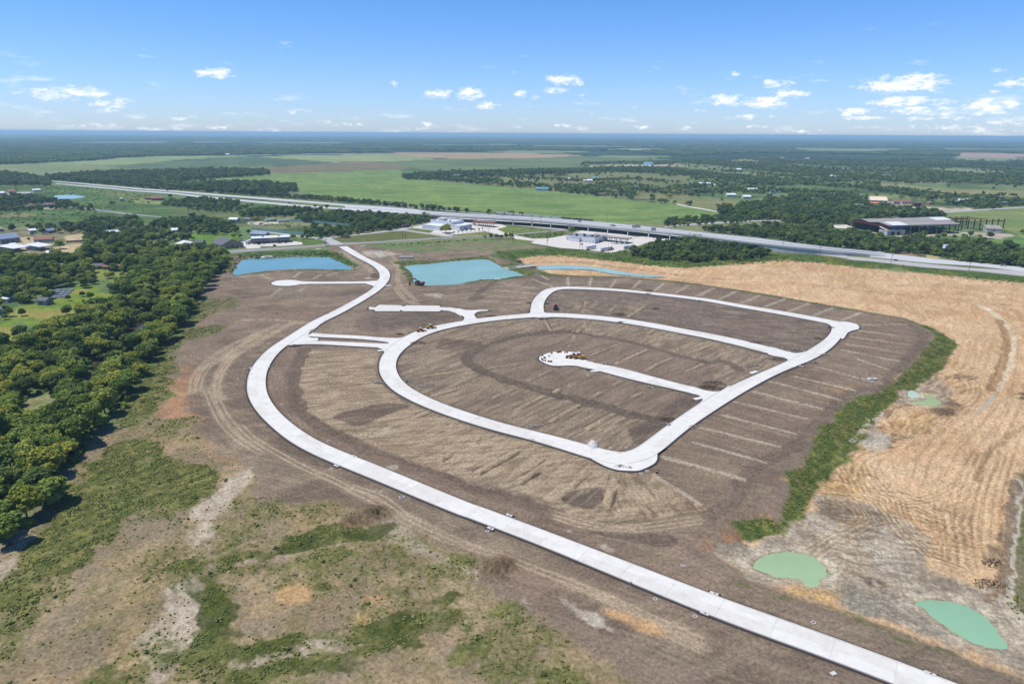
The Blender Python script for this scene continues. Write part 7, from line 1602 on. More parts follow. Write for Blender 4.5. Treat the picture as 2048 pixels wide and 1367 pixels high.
for k in range(14):
    x = random.uniform(4, w-8); y = random.uniform(6, 50); MB().box(x, x+random.uniform(3, 9), y, y+2.5, 0, random.uniform(1, 3)).build('steel_stack', M[random.choice(['rust', 'steel', 'carblue', 'offwhite'])], t)
t2 = thing('unfinished_steel_hall', (pL[0] + cs*(w+4), pL[1] + sn*(w+4), 0), 'unfinished rust-red steel frame standing at the right end of the shed', 'steel frame', rz)
for k in range(11):
    x = 24 + 9.5*k if False else 6 + 9.6*k
    for y in ((34, 66) if k < 8 else (34,)):
        MB().box(x-.45, x+.45, y-.5, y+.5, -.3, 13).build('column', M['rust'], t2)
for y in (34, 66):
    for z in (9.5,): MB().box(6, 6+9.6*(7 if y == 66 else 10), y-.4, y+.4, z, z+1).build('runway_beam', M['rust'], t2)
for k in range(0, 8, 1): MB().box(6+9.6*k-.2, 6+9.6*k+.2, 34.5, 65.5, 12.2, 12.8).build('cross_beam', M['rust'], t2)
for k in range(6):
    x = random.uniform(8, 70); s = thing('steel_pile', (pL[0] + cs*(w+4+x) - sn*22, pL[1] + sn*(w+4+x) + cs*22, 0), ['rust-red beams stacked before the frame', 'grey beams stacked in front of the frame', 'long pale beams lying by the hut', 'short rust-red beams near the shed end', 'dark pipes lying in front of the frame', 'white panels lying in front of the frame'][k], 'steel pile', rz)
    for j in range(5): MB().box(0, 12, j*.9, j*.9+.5, -.1, .6 + .2*(j % 2)).build('beam', M[['rust', 'steel', 'offwhite', 'rust', 'cardark', 'white'][k]], s)

# ------------------------------------------------------------------ vehicles
def car(label, x, y, rz, paint, z=0.0, kind='car', group=None):
    t = thing({'car': 'car', 'pickup': 'pickup_truck', 'suv': 'car'}[kind], (x, y, z), label, 'pickup truck' if kind == 'pickup' else 'car', rz, group)
    L_, W = (5.6, 2.0) if kind == 'pickup' else (4.7, 1.85)
    mb = MB(); hw = W/2
    prof = [(-L_/2, .35), (L_/2, .35), (L_/2, .8), (L_/2-.2, .95), (L_*.2, 1.05), (-L_/2+.1, 1.05), (-L_/2, .9)]
    n = len(prof); mb.add([(p[0], -hw, p[1]) for p in prof] + [(p[0], hw, p[1]) for p in prof], [tuple(range(n)), tuple(range(n, 2*n))[::-1]] + [(i, i+n, (i+1) % n+n, (i+1) % n) for i in range(n)])
    mb.build('body', M[paint], t)
    x0, x1, x2, x3 = (-.5, -.3, 1.0, 1.5) if kind == 'pickup' else ((-2.0, -1.6, .6, 1.2) if kind == 'suv' else (-1.7, -1.1, .5, 1.2))
    ht = 1.78 if kind != 'car' else 1.5; iw = hw-.14
    MB().hexa([(x0,-hw+.03,1.04),(x3,-hw+.03,1.04),(x3,hw-.03,1.04),(x0,hw-.03,1.04),(x1,-iw,ht-.08),(x2,-iw,ht-.08),(x2,iw,ht-.08),(x1,iw,ht-.08)]).build('windows', M['glass'], t)
    MB().box(x1, x2, -iw, iw, ht-.08, ht).build('roof_panel', M[paint], t)
    if kind == 'pickup': MB().box(-L_/2+.2, -.7, -hw+.15, hw-.15, 1.05, 1.08).build('cargo_bed', M['dark'], t)
    for sx in (-L_*.3, L_*.31):
        for sy in (-hw, hw): MB().tube((sx, sy-.11, .34), (sx, sy+.11, .34), .34, .34, 12).build('wheel', M['rubber'], t)
    for sy in (-hw+.3, hw-.3): MB().box(L_/2-.02, L_/2+.03, sy-.18, sy+.18, .68, .82).build('headlight', M['white'], t)
    return t
CARS = [('T2',1340,40,-.35,'cardark','suv','dark car alone on the near carriageway left of the overpass',0), ('A',700,387,-.35,'cargrey','car','grey car farthest up the highway on the left',0), ('A',760,408,-.35,'cardark','suv','dark car on the near carriageway of the left highway',0), ('A',845,405,-.35,'carwhite','car','white car on the far carriageway of the left highway',0), ('A',980,414,-.35,'cardark','car','black car beside the dark highway wood',0),
 ('T5',680,160,-.42,'cargrey','suv','silver car on the overpass nearest the train',8), ('T5',1115,216,-.42,'carred','car','red car on the overpass',8), ('T5',1145,219,-.42,'cardark','suv','dark car close behind the red one on the overpass',8), ('T5',1480,236,-.42,'cardark','pickup','dark pickup on the far side of the overpass',8), ('T7',1810,872,-.4,'carwhite','pickup','white pickup on the highway at the right edge',.1), ('T7',580,808,-.4,'cardark','car','dark car on the highway below the rail bank',.1), ('T7',30,745,-.4,'cardark','suv','dark vehicle where the highway meets the ground',.1),
 ('T2',985,520,1.4,'cardark','car','dark car parked left before the shops',.1), ('T2',1045,512,1.4,'cargrey','car','grey car parked before the shops',.1), ('T2',1230,505,1.4,'carblue','car','blue car parked before the shop doors',.1), ('T2',1297,500,1.4,'cardark','car','dark car parked at the right end of the shops',.1), ('T2',1166,538,1.5,'cardark','suv','black van in the middle of the shop parking',.1), ('T2',815,484,.3,'carwhite','suv','white car behind the box truck',.1), ('T2',772,486,.3,'cargrey','car','silver car left of the white one by the hedge',.1),
 ('T4',600,200,-.3,'cardark','pickup','dark pickup beside the two-storey station',.1), ('T4',240,328,-.1,'carred','car','small red car at the foot of the bright oak',.1), ('T4',515,245,.6,'cargrey','car','grey car by the station wall',.1), ('T4',590,268,.2,'carred','suv','red car at the right corner of the station',.1), ('T4',1215,712,-.3,'cardark','pickup','black pickup on the dark track beside the pond',.1),
 ('T1',225,980,.2,'carwhite','car','white car in front of the open barn',.1), ('T1',360,990,.5,'carwhite','suv','white van between the two open barns',.1), ('T1',430,852,.1,'carwhite','car','white car before the long low house',.1), ('T1',385,755,.3,'cargrey','car','grey car in the village yard',.1), ('T2',895,278,.2,'carblue','car','blue car at the machinery yard entrance',.1), ('T2',1010,282,.2,'carblue','pickup','blue pickup on the machinery yard',.1),
 ('T2',1150,235,.4,'cardark','pickup','dark pickup between the yard trucks',.1), ('T2',1700,456,.2,'carred','pickup','dark red truck at the lane junction',.1), ('T2',1040,208,.2,'carwhite','suv','white van against the yard trees',.1), ('T2',735,232,.3,'carblue','car','blue boat-shaped car by the yard shed',.1)]
for tile, a, b, r, pnt, kd, lab, z in CARS:
    x, y = G(tile, a, b, z); car(lab.replace('boat-shaped ', ''), x, y, r, pnt, z if z else .08, kd)

def trailer(label, tile, A, B, z=.08, cab=None, wall='white', h=4.0):
    a, w, rz = frame_of(tile, A, B)
    L_ = min(max(w, 7), 16.2) if cab is None else 14.6
    t = thing('semi_truck' if cab else 'box_trailer', (a[0], a[1], z), label, 'truck' if cab else 'trailer', rz)
    MB().box(0, L_, 0, 2.6, 1.15, h).build('cargo_box', M[wall], t); MB().box(.2, L_-.2, .3, 2.3, .9, 1.15).build('chassis', M['cardark'], t)
    for i in range(int(L_//1.2)): MB().box(.6+i*1.2, .68+i*1.2, -.04, 0, 1.2, h-.1).build('side_rib', M['steel'], t)
    for x in (1.4, 2.7):
        for y in (.15, 2.45): MB().tube((x, y-.2, .5), (x, y+.2, .5), .5, .5, 12).build('wheel', M['rubber'], t)
    for y in (.5, 2.1): MB().box(L_-3.2, L_-3.0, y-.1, y+.1, 0, .95).build('landing_leg', M['steel'], t)
    if cab:
        MB().hexa([(L_+.4,.1,.9),(L_+3.6,.1,.9),(L_+3.6,2.5,.9),(L_+.4,2.5,.9),(L_+.4,.15,3.9),(L_+2.2,.15,3.5),(L_+2.2,2.45,3.5),(L_+.4,2.45,3.9)]).build('cab', M[cab], t)
        MB().box(L_+3.6, L_+5.2, .4, 2.2, .8, 2.0).build('bonnet', M[cab], t)
        MB().hexa([(L_+2.5,.2,2.3),(L_+3.05,.2,2.3),(L_+3.05,2.4,2.3),(L_+2.5,2.4,2.3),(L_+2.2,.25,3.3),(L_+2.3,.25,3.3),(L_+2.3,2.35,3.3),(L_+2.2,2.35,3.3)]).build('windscreen', M['glass'], t)
        for x in (L_+.2, L_-1.2, L_+4.4):
            for y in (.15, 2.45): MB().tube((x, y-.2, .5), (x, y+.2, .5), .5, .5, 12).build('wheel', M['rubber'], t)
    return t
trailer('white semi trailer parked without a cab, left of three', 'T5', (785,548), (905,525)); trailer('white semi trailer with its red cab, the middle of three', 'T5', (982,570), (1120,548), cab='carred')
trailer('short white box trailer at the bushes, right of three', 'T5', (1285,535), (1355,530), h=3.6); trailer('long white and blue trailer in the machinery yard', 'T2', (1210,268), (1365,258), h=3.8)
trailer('white box truck standing beside the shop building', 'T2', (855,520), (895,505), cab='carwhite', h=3.8)
trailer('white truck in the machinery yard', 'T2', (1068,256), (1120,250), cab='carwhite', h=3.2); trailer('white camper trailer by the yard trees', 'T2', (805,238), (880,240), h=3.0)
for x0, lab in ((1155, 'left diesel pump island on the trailer yard'), (1220, 'middle diesel pump island on the trailer yard'), (1292, 'right diesel pump island on the trailer yard')):
    x, y = G('T5', x0, 462); t = thing('pump_island', (x, y, .08), lab, 'fuel pump', -.3)
    MB().box(-4, 4, -.9, .9, 0, .25).build('island', M['cardark'], t); MB().box(-.6, .6, -.5, .5, .25, 2.3).build('pump', M['white'], t); MB().box(-.15, .15, -.15, .15, .25, 5.2).build('lamp_post', M['steel'], t); MB().box(1.8, 2.6, -.4, .4, .25, 1.9).build('pump', M['cardark'], t)

def tracks(t, L_, W, gauge):
    for sy in (-gauge/2, gauge/2):
        prof = [(-L_/2+.3,0),(L_/2-.3,0),(L_/2,.45),(L_/2-.3,.9),(-L_/2+.3,.9),(-L_/2,.45)]; n = 6
        MB().add([(p[0], sy-W/2, p[1]) for p in prof] + [(p[0], sy+W/2, p[1]) for p in prof], [tuple(range(n)), tuple(range(n, 2*n))[::-1]] + [(i, i+n, (i+1) % n+n, (i+1) % n) for i in range(n)]).build('track', M['rubber'], t)
def excavator(label, x, y, rz, paint, boomp, z=0.0):
    t = thing('excavator', (x, y, z), label, 'excavator', rz); tracks(t, 4.6, .7, 2.5)
    MB().box(-2.6, 1.6, -1.4, 1.4, 1.0, 2.1).build('house', M[paint], t); MB().box(-2.9, -1.2, -1.35, 1.35, 1.1, 2.4).build('counterweight', M[paint], t)
    c = MB().hexa([(.1,.3,2.1),(1.9,.3,2.1),(1.9,1.4,2.1),(.1,1.4,2.1),(.1,.35,3.3),(1.5,.35,3.3),(1.5,1.35,3.3),(.1,1.35,3.3)]).build('cab', M['glass'], t); MB().box(.1, 1.5, .35, 1.35, 3.3, 3.42).build('cab_roof', M[paint], c)
    def bar(p, q, wd, nm, m): 
        d = Vector((q[0]-p[0], 0, q[1]-p[1])).normalized(); n = Vector((-d.z, 0, d.x))*wd
        MB().hexa([(p[0]-n.x,-.25,p[1]-n.z),(q[0]-n.x*.7,-.25,q[1]-n.z*.7),(q[0]-n.x*.7,.25,q[1]-n.z*.7),(p[0]-n.x,.25,p[1]-n.z),(p[0]+n.x,-.25,p[1]+n.z),(q[0]+n.x*.7,-.25,q[1]+n.z*.7),(q[0]+n.x*.7,.25,q[1]+n.z*.7),(p[0]+n.x,.25,p[1]+n.z)]).build(nm, M[m], t)
    bar((1.2, 2.0), (3.6, 4.6), .38, 'boom', boomp); bar((3.5, 4.5), (6.4, 4.0), .32, 'boom', boomp); bar((6.3, 4.2), (7.2, 1.2), .26, 'arm', boomp)
    MB().hexa([(6.4,-.6,.0),(7.6,-.6,.0),(7.6,.6,.0),(6.4,.6,.0),(6.9,-.6,1.3),(7.7,-.6,1.2),(7.7,.6,1.2),(6.9,.6,1.3)]).build('bucket', M['rubber'], t); return t
x, y = G('T3', 1175, 882); t = excavator('red excavator with its boom folded at the pond corner', x, y, math.pi-.15, 'redpaint', 'redpaint', .1); t.scale = (1.25,)*3
x, y = G('T3', 1140, 868); g = thing('generator_box', (x, y, 0), 'small green machine box behind the red excavator', 'machine', .2); MB().box(-2.2, 2.2, -1.1, 1.1, .5, 2.6).build('housing', M['greenpaint'], g); [MB().tube((sx, -1.25, .45), (sx, 1.25, .45), .45, .45, 10).build('axle', M['rubber'], g) for sx in (-1.3, 1.3)]
def loader(label, x, y, rz, paint, z=0.0, s=1.0):
    t = thing('wheel_loader', (x, y, z), label, 'loader', rz); t.scale = (s,)*3
    MB().hexa([(-3,-1.1,.9),(.4,-1.1,.9),(.4,1.1,.9),(-3,1.1,.9),(-3,-.9,2.1),(.2,-1,2.3),(.2,1,2.3),(-3,.9,2.1)]).build('engine_cover', M[paint], t)
    MB().box(.4, 3.0, -.8, .8, .8, 1.6).build('front_frame', M[paint], t)
    c = MB().hexa([(-.6,-.8,2.1),(1.1,-.8,1.6),(1.1,.8,1.6),(-.6,.8,2.1),(-.5,-.75,3.3),(.9,-.75,3.3),(.9,.75,3.3),(-.5,.75,3.3)]).build('cab', M['glass'], t); MB().box(-.65, 1.05, -.85, .85, 3.3, 3.45).build('cab_roof', M['white'], c)
    for sx in (-1.9, 1.9):
        for sy in (-1.2, 1.2): w_ = MB().tube((sx, sy-.32, .8), (sx, sy+.32, .8), .8, .8, 14).build('wheel', M['rubber'], t); MB().tube((sx, sy-.34, .8), (sx, sy+.34, .8), .38, .38, 10).build('rim', M[paint], w_)
    for sy in (-.6, .6): MB().hexa([(1.6,sy-.12,1.5),(4.2,sy-.12,.5),(4.2,sy+.12,.5),(1.6,sy+.12,1.5),(1.6,sy-.12,1.9),(4.2,sy-.12,.9),(4.2,sy+.12,.9),(1.6,sy+.12,1.9)]).build('lift_arm', M[paint], t)
    MB().hexa([(3.9,-1.4,.1),(5.2,-1.4,.1),(5.2,1.4,.1),(3.9,1.4,.1),(3.9,-1.4,1.2),(4.3,-1.4,1.3),(4.3,1.4,1.3),(3.9,1.4,1.2)]).build('bucket', M['rust'], t); return t
x, y = G('S4', 1015, 975); loader('yellow loader parked on the cul-de-sac circle', x, y, 2.9, 'yellow', .25, 1.05)
x, y = G('S4', 975, 968); loader('smaller orange-brown loader beside the yellow one on the circle', x, y, 3.1, 'orange', .25, .9)
x, y = G('S3', 1735, 762); loader('orange loader on the edge of the loop road, left of two', x, y, .3, 'orange', .1, .8)
x, y = G('S3', 1812, 738); loader('yellow loader on the edge of the loop road, right of two', x, y, .3, 'yellow', .1, .85)
x, y = G('S4', 833, 583); t = thing('soil_roller', (x, y, 0), 'orange and black roller on the soil beside the north street', 'roller', 1.5)
t.scale = (1.2,)*3
MB().tube((-2.2,-1.3,.8),(-2.2,1.3,.8), .8, .8, 16).build('drum', M['cardark'], t); MB().box(-3.2, -1.0, -1.45, 1.45, .7, 1.0).build('drum_frame', M['cardark'], t); MB().box(-.6, 2.6, -.9, .9, .9, 2.0).build('engine_cover', M['orange'], t)
MB().box(-.7, .6, -.8, .8, 2.0, 3.0).build('cab', M['glass'], t); MB().box(-.9, .9, -1, 1, 3.0, 3.15).build('cab_roof', M['orange'], t); [MB().tube((1.6, sy-.25, .7), (1.6, sy+.25, .7), .7, .7, 12).build('wheel', M['rubber'], t) for sy in (-1.1, 1.1)]
for tile, a, b, pnt, lab in (('T2', 940, 240, 'orange', 'orange excavator in the machinery yard'), ('T2', 968, 232, 'yellow', 'yellow excavator in the machinery yard')):
    x, y = G(tile, a, b); excavator(lab, x, y, .5, pnt, pnt, .1)

# freight train standing beyond the overpass
RAIL = catmull(P('B 235,497 340,505 440,514 700,538 930,556 1100,571 1270,587 1440,600 1700,628'), 6); RL = resample(RAIL, 1.0)
rb = MB(); A_, B_ = offset_line(resample(RAIL, 8), 5.0); ribbon(rb, A_, B_, -.2, .5); o = rb.build('rail_bed', M['rubble']); tag(o, 'pale gravel rail bed behind the overpass', 'railway', kind='structure')
def hopper(label, p, q, body, group):
    rz = math.atan2(q[1]-p[1], q[0]-p[0]); t = thing('hopper_car', (p[0], p[1], .5), label, 'railway car', rz, group)
    MB().hexa([(2.6,-1.3,1.3),(13.4,-1.3,1.3),(13.4,1.3,1.3),(2.6,1.3,1.3),(.6,-1.5,3.0),(15.4,-1.5,3.0),(15.4,1.5,3.0),(.6,1.5,3.0)]).build('hopper', M[body], t)
    MB().box(.6, 15.4, -1.5, 1.5, 3.0, 4.4).build('body', M[body], t); MB().box(1.2, 14.8, -.5, .5, 4.4, 4.6).build('roof_hatch', M['steel'], t)
    for x in (2.2, 13.8): MB().box(x-1.3, x+1.3, -1.2, 1.2, .1, 1.0).build('bogie', M['cardark'], t)
sR = np.r_[0, np.cumsum(np.hypot(*np.diff(RL, axis=0).T))]
def at_px(xp):
    best = min(range(len(RL)), key=lambda i: abs(project(RL[i][0], RL[i][1], 2)[0] - xp)); return best
def project(x, y, z):
    d = Vector((x, y, z - CAM_H)); zz = d.dot(FWD); return 1024 + F*d.dot(RGT)/zz, 683.5 - F*d.dot(UPV)/zz
ORD = 'first second third fourth fifth sixth seventh eighth ninth tenth eleventh twelfth thirteenth fourteenth'.split()
i0 = at_px(992); k = 0
while k < 7 and i0 + 17*(k+1) < len(RL): hopper('%s pale grey hopper car of the train, counted from the left end' % ORD[k], RL[i0+17*k], RL[i0+17*k+16], 'bridge', 'pale hopper cars of the freight train'); k += 1
j = 0
while j < 3: hopper('%s dark railway car behind the pale hopper cars' % ORD[j], RL[i0+17*(k+j)], RL[i0+17*(k+j)+16], 'cardark' if j < 2 else 'rust', 'dark cars of the freight train'); j += 1
i0 = at_px(764)
for k in range(3): hopper('%s pale railway car glimpsed through the trees left of the overpass' % ORD[k], RL[max(0, i0)+18*k], RL[max(0, i0)+18*k+16], 'bridge', 'railway cars glimpsed through trees')

# ------------------------------------------------------------------ poles and masts
def pole(label, tile, bx, by, ty, arms=1, lamp=False, twin=False, tr=False):
    x, y = G(tile, bx, by); h = min(max(height_of(tile, bx, by, ty), 6), 24)
    t = thing('utility_pole' if not lamp else 'street_lamp', (x, y, 0), label, 'utility pole' if not lamp else 'street lamp', .3)
    xs_ = (-1.6, 1.6) if twin else (0,)
    for q in xs_: MB().tube((q,0,-.5), (q,0,h), .22 if not lamp else .13, .14 if not lamp else .09, 8).build('pole', M['wood' if not lamp else 'steel'], t)
    if lamp: MB().box(-2.0, 2.0, -.08, .08, h, h+.15).build('lamp_arm', M['steel'], t); [MB().box(q-.5, q+.5, -.2, .2, h-.1, h+.05).build('lamp_head', M['cardark'], t) for q in (-1.9, 1.9)]
    else:
        for k in range(arms):
            MB().box(-1.6*(1.6 if twin else 1), 1.6*(1.6 if twin else 1), -.08, .08, h-.7-k*1.1, h-.5-k*1.1).build('crossarm', M['wood'], t)
            for q in (-1.4, 0, 1.4): MB().tube((q, 0, h-.5-k*1.1), (q, 0, h-.2-k*1.1), .07, .07, 6).build('insulator', M['white'], t)
        if tr: [MB().tube((q, -.4, h*.52), (q, -.4, h*.52+1.3), .38, .38, 10).build('transformer', M['cardark'], t) for q in ((-.9, 0, .9) if twin else (0, .7))]
for a in (('twin pole at the left corner of the grass triangle','T3',985,345,240,1,False,True), ('pole beside the roadside palms of the first station','T4',675,342,240,1), ('lamp pole in front of the first station','T4',763,350,235,1,True), ('pole at the pale end of the planted strip','T4',803,338,238,1), ('tall pole in front of the dark roadside trees','T4',1130,445,270,2), ('pole beneath the overpass beside the grass island','T4',1380,285,110,1), ('second pole beneath the overpass','T4',1510,268,108,1), ('transformer pole at the corner of the trailer yard','T5',232,495,350,1,False,False,True),
          ('twin transformer frame before the second station','T5',698,540,410,1,False,True,True), ('lamp on the trailer yard in front of the red cab','T5',1070,580,425,1,True), ('pole beyond the overpass at the field edge','T5',1050,168,66,1), ('dark pole at the right end of the trailer yard','T5',1680,420,345,2,False,False,True), ('lamp beside the low brown canopy','T5',1388,520,390,1,True), ('pole beyond the overpass near the field lane','T6',495,130,45,1), ('first pole of the pair before the embankment','T6',1140,565,490,1), ('second pole of the pair before the embankment','T6',1255,605,492,1), ('pole beside the frontage road','T6',1690,645,540,1),
          ('tall pole beside the highway below the rail bank','T7',525,832,735,1), ('tall pole beside the highway near the right edge','T7',1415,925,822,1), ('small pole with a light by the rail bank','T7',590,735,665,1), ('pole at the lane junction beside the red truck','T2',1770,505,450,1), ('pole in the shop parking','T2',1205,545,500,1,True), ('lamp left in the shop parking','T2',1028,540,490,1,True), ('pole in the rough field above the wood','T2',160,190,120,1), ('pole by the lane along the teal fence','T2',985,385,340,1), ('pole on the pasture near the small dark tree','T1',1680,510,440,1), ('pole at the left edge of the village','T1',28,985,900,1), ('pole beside the junction of the estate road','T3',65,420,345,1)):
    pole(*a)
x, y = G('T1', 195, 262); h = 22; t = thing('lattice_mast', (x, y, 0), 'tall lattice mast over the pinkish plant building', 'mast', .2)
for sx, sy in ((-2,-2),(2,-2),(2,2),(-2,2)): MB().tube((sx, sy, -.2), (sx*.35, sy*.35, h), .25, .18, 6).build('leg', M['rust'], t)
for k in range(6):
    q = 2*(1-.65*k/6); z = h*k/6 + 1.5
    MB().box(-q, q, -q, -q+.2, z, z+.2).box(-q, q, q-.2, q, z, z+.2).box(-q, -q+.2, -q+.2, q-.2, z, z+.2).box(q-.2, q, -q+.2, q-.2, z, z+.2).build('brace_ring', M['rust'], t)
x, y = G('T7', 1128, 752); t = thing('white_tank_tower', (x, y, 0), 'small white tank on a lattice stand beside the rail bank', 'tank tower', .3)
for sx, sy in ((-1.5,-1.5),(1.5,-1.5),(1.5,1.5),(-1.5,1.5)): MB().tube((sx, sy, -.2), (sx*.8, sy*.8, 8), .15, .12, 6).build('leg', M['steel'], t)
MB().hexa([(-2,-1.6,8),(2,-1.6,8),(2,1.6,8),(-2,1.6,8),(-1.4,-1.6,11.6),(2.6,-1.6,11.6),(2.6,1.6,11.6),(-1.4,1.6,11.6)]).build('tank', M['white'], t); MB().box(-1.4, 1.4, -1.4, 1.4, 3.8, 4.0).build('platform', M['steel'], t)
x, y = G('T1', 1425, 362); t = thing('storage_tank', (x, y, 0), 'pale round storage tank on the rough pasture', 'tank'); MB().tube((0,0,-.2),(0,0,4.5),3.6,3.6,18).build('shell', M['steel'], t); MB().tube((0,0,4.5),(0,0,5.6),3.7,.4,18).build('roof', M['whiteroof'], t)
x, y = G('T1', 1208, 472); t = thing('wayside_statue', (x, y, 0), 'small orange-cream wayside sign pillar on the lane', 'sign pillar'); MB().box(-1.6, 1.6, -1, 1, -.2, 1.2).build('base', M['offwhite'], t); MB().hexa([(-1,-.6,1.2),(1,-.6,1.2),(1,.6,1.2),(-1,.6,1.2),(-.5,-.4,5.6),(1.1,-.4,5.2),(1.1,.4,5.2),(-.5,.4,5.6)]).build('pillar', M['creamroof'], t)
t.name = 'sign_pillar'
for a, b, lab in ((1425,250,'left grey highway sign seen from behind on the overpass'), (1470,243,'second grey highway sign seen from behind'), (1685,285,'large grey highway sign at the overpass edge')):
    x, y = G('T5', a, b+12, 8); t = thing('highway_sign', (x, y, 8.0), lab, 'highway sign', -.4)
    for q in (-1.6, 1.6): MB().box(q-.12, q+.12, -.12, .12, -.6, 4.6).build('post', M['steel'], t)
    MB().box(-3, 3, -.2, -.12, 1.6, 5.0).build('panel', M['greywall'], t)

# teal panel fences
pm = MB().box(0, 2.9, -.03, .03, .1, 3.4).mesh('panel', M['tealfence']); pp = MB().box(-.08, .08, -.08, .08, -.2, 3.6).mesh('post', M['steel'])
for spec, lab in (('T2 900,352 1100,372 1340,395 1525,415', 'teal panel fence along the lane below the machinery yard'), ('T2 1370,246 1600,266 1800,284 2035,306', 'long teal panel fence running right through the thicket'), ('T3 0,165 200,180 345,192', 'short end of the teal fence in the thicket')):
    p = resample(P(spec), 3.0); t = thing('panel_fence', (p[0][0], p[0][1], 0), lab, 'fence')
    for a, b in zip(p[:-1], p[1:]):
        o = link('panel', pm, t, (a[0]-p[0][0], a[1]-p[0][1], 0)); o.rotation_euler = (0, 0, math.atan2(b[1]-a[1], b[0]-a[0])); link('post', pp, t, (a[0]-p[0][0], a[1]-p[0][1], 0))
p = resample(P('T2 712,480 735,530 765,570'), 2.5); t = thing('board_fence', (p[0][0], p[0][1], 0), 'pale board fence beside the steep-roofed house', 'fence'); bm_ = MB().box(0, 2.4, -.04, .04, .05, 2.0).mesh('board', M['offwhite'])
for a, b in zip(p[:-1], p[1:]): o = link('board', bm_, t, (a[0]-p[0][0], a[1]-p[0][1], 0)); o.rotation_euler = (0, 0, math.atan2(b[1]-a[1], b[0]-a[0]))
p = resample(P('T1 0,905 200,890'), 3); q_ = resample(P('T1 780,850 1000,838'), 3)
for p, lab in ((p, 'dark fence left of the open barn'), (q_, 'dark grey fence along the sandy yard')):
    t = thing('yard_fence', (p[0][0], p[0][1], 0), lab, 'fence')
    for a, b in zip(p[:-1], p[1:]): o = link('panel', MB().box(0, 2.9, -.04, .04, .05, 2.2).mesh('panel', M['greyroof']), t, (a[0]-p[0][0], a[1]-p[0][1], 0)); o.rotation_euler = (0, 0, math.atan2(b[1]-a[1], b[0]-a[0]))

# grey sheeting on the lawn: rows of flat covers
n = 0
for r in range(4):
    for c in range(3):
        u0, v0 = r/4, c/3
        def bl(u, v):
            A, B, C_, D = G('T8',600,505), G('T8',760,500), G('T8',880,400), G('T8',650,395); return ((A[0]*(1-u)+B[0]*u)*(1-v)+(D[0]*(1-u)+C_[0]*u)*v, (A[1]*(1-u)+B[1]*u)*(1-v)+(D[1]*(1-u)+C_[1]*u)*v)
        q = [bl(c/3+.02, r/4+.03), bl((c+1)/3-.02, r/4+.03), bl((c+1)/3-.02, (r+1)/4-.03), bl(c/3+.02, (r+1)/4-.03)]; o0 = q[0]; g_ = gz(*o0)
        o = MB().prism([(p[0]-o0[0], p[1]-o0[1]) for p in q], 0, .5 + .1*((r+c) % 3)).build('ground_cover', M['solar'], loc=(o0[0], o0[1], g_)); tag(o, ['nearest', 'second', 'third', 'farthest'][r] + ' row, ' + ['left', 'middle', 'right'][c] + ' grey sheet-covered bed on the lawn', 'covered bed', 'grey sheet-covered beds on the lawn')

# ------------------------------------------------------------------ small works on the estate
def ringmesh(r0, r1, h, m, n=20):
    mb = MB(); v = []
    for k in range(n):
        a = 2*math.pi*k/n
        for rr, z in ((r0, h), (r1, h), (r1, -.3), (r0, -.3)): v.append((rr*math.cos(a), rr*math.sin(a), z))
    f = [(4*k+i, 4*((k+1) % n)+i, 4*((k+1) % n)+(i+1) % 4, 4*k+(i+1) % 4) for k in range(n) for i in range(4)]
    return mb.add(v, f).mesh('ring', m)
rg = ringmesh(.36, .66, .16, M['rubble']); ld = MB().tube((0,0,-.2), (0,0,.12), .37, .37, 16).mesh('cover', M['brownroof'])
MH = [('S6',636,1025,'beside the long white road below the round green pool'),('Q5',1183,544,'in the swale above the long road'),('Q5',1646,908,'in the dirt below the long white road'),('Q5',1861,1002,'with an orange rim below the road kink'),('Q5',740,545,'just below the long road near its middle'),('Q5',1795,731,'between the long road and the swale'),('S7',587,596,'on the left bank inside the big bend'),('S7',275,358,'inside the big bend of the long road'),('S7',605,780,'outside the bend near the road tab'),('Q5',165,333,'right of a pair beside the dirt track'),('Q5',133,329,'left of a pair beside the dirt track'),
      ('Q1',617,797,'on the inner side of the corner bulge'),('Q1',780,788,'right of the pair inside the corner bulge'),('Q1',992,1028,'outside the corner bulge'),('Q1',930,1055,'just below the corner bulge'),('Q5',1628,275,'among the furrows below the corner bulge'),('S3',350,1052,'outside the bend of the upper long road'),('S3',300,1132,'left of the bend on the rutted dirt'),('S3',572,1072,'inside the upper bend'),('S3',540,852,'outside the road above the entry street'),('S3',690,738,'outside the road below the small cul-de-sac'),('S5',217,960,'at the head of an eastern lot line'),('S5',905,635,'beside the east road near a lot line'),('Q1',1470,742,'at the head of the third eastern lot line'),('Q1',1805,468,'at the head of the second eastern lot line')]
for tile, a, b, w_ in MH:
    x, y = G(tile, a, b); t = thing('manhole', (x, y, max(gz(x, y), -.15) + .03), 'white concrete manhole ring ' + w_, 'manhole', group='manhole rings of the new estate'); link('ring', rg, t); link('cover', ld, t)
x, y = G('Q5', 280, 362); t = thing('valve_box', (x, y, gz(x, y)), 'square white valve box frame beside the dirt track', 'valve box', .4); [MB().box(*q, -.2, .3).build('side', M['kerb'], t) for q in ((-.8,.8,-.8,-.6),(-.8,.8,.6,.8),(-.8,-.6,-.59,.59),(.6,.8,-.59,.59))]
x, y = G('S6', 748, 1308); t = thing('valve_box', (x, y, gz(x, y)), 'small white rectangular lid in the dirt at the bottom edge', 'valve box', .4); MB().box(-.7, .7, -.5, .5, -.2, .25).build('lid', M['kerb'], t)
x, y = G('Q6', 442, 510); t = thing('concrete_box', (x, y, gz(x, y)), 'white concrete box at the end of an eastern lot', 'concrete box', .1); MB().box(-2.2, 2.2, -1.2, 1.2, -.2, 1.0).build('body', M['kerb'], t); MB().box(-.8, .8, -.6, .6, 1.0, 1.12).build('lid', M['steel'], t)
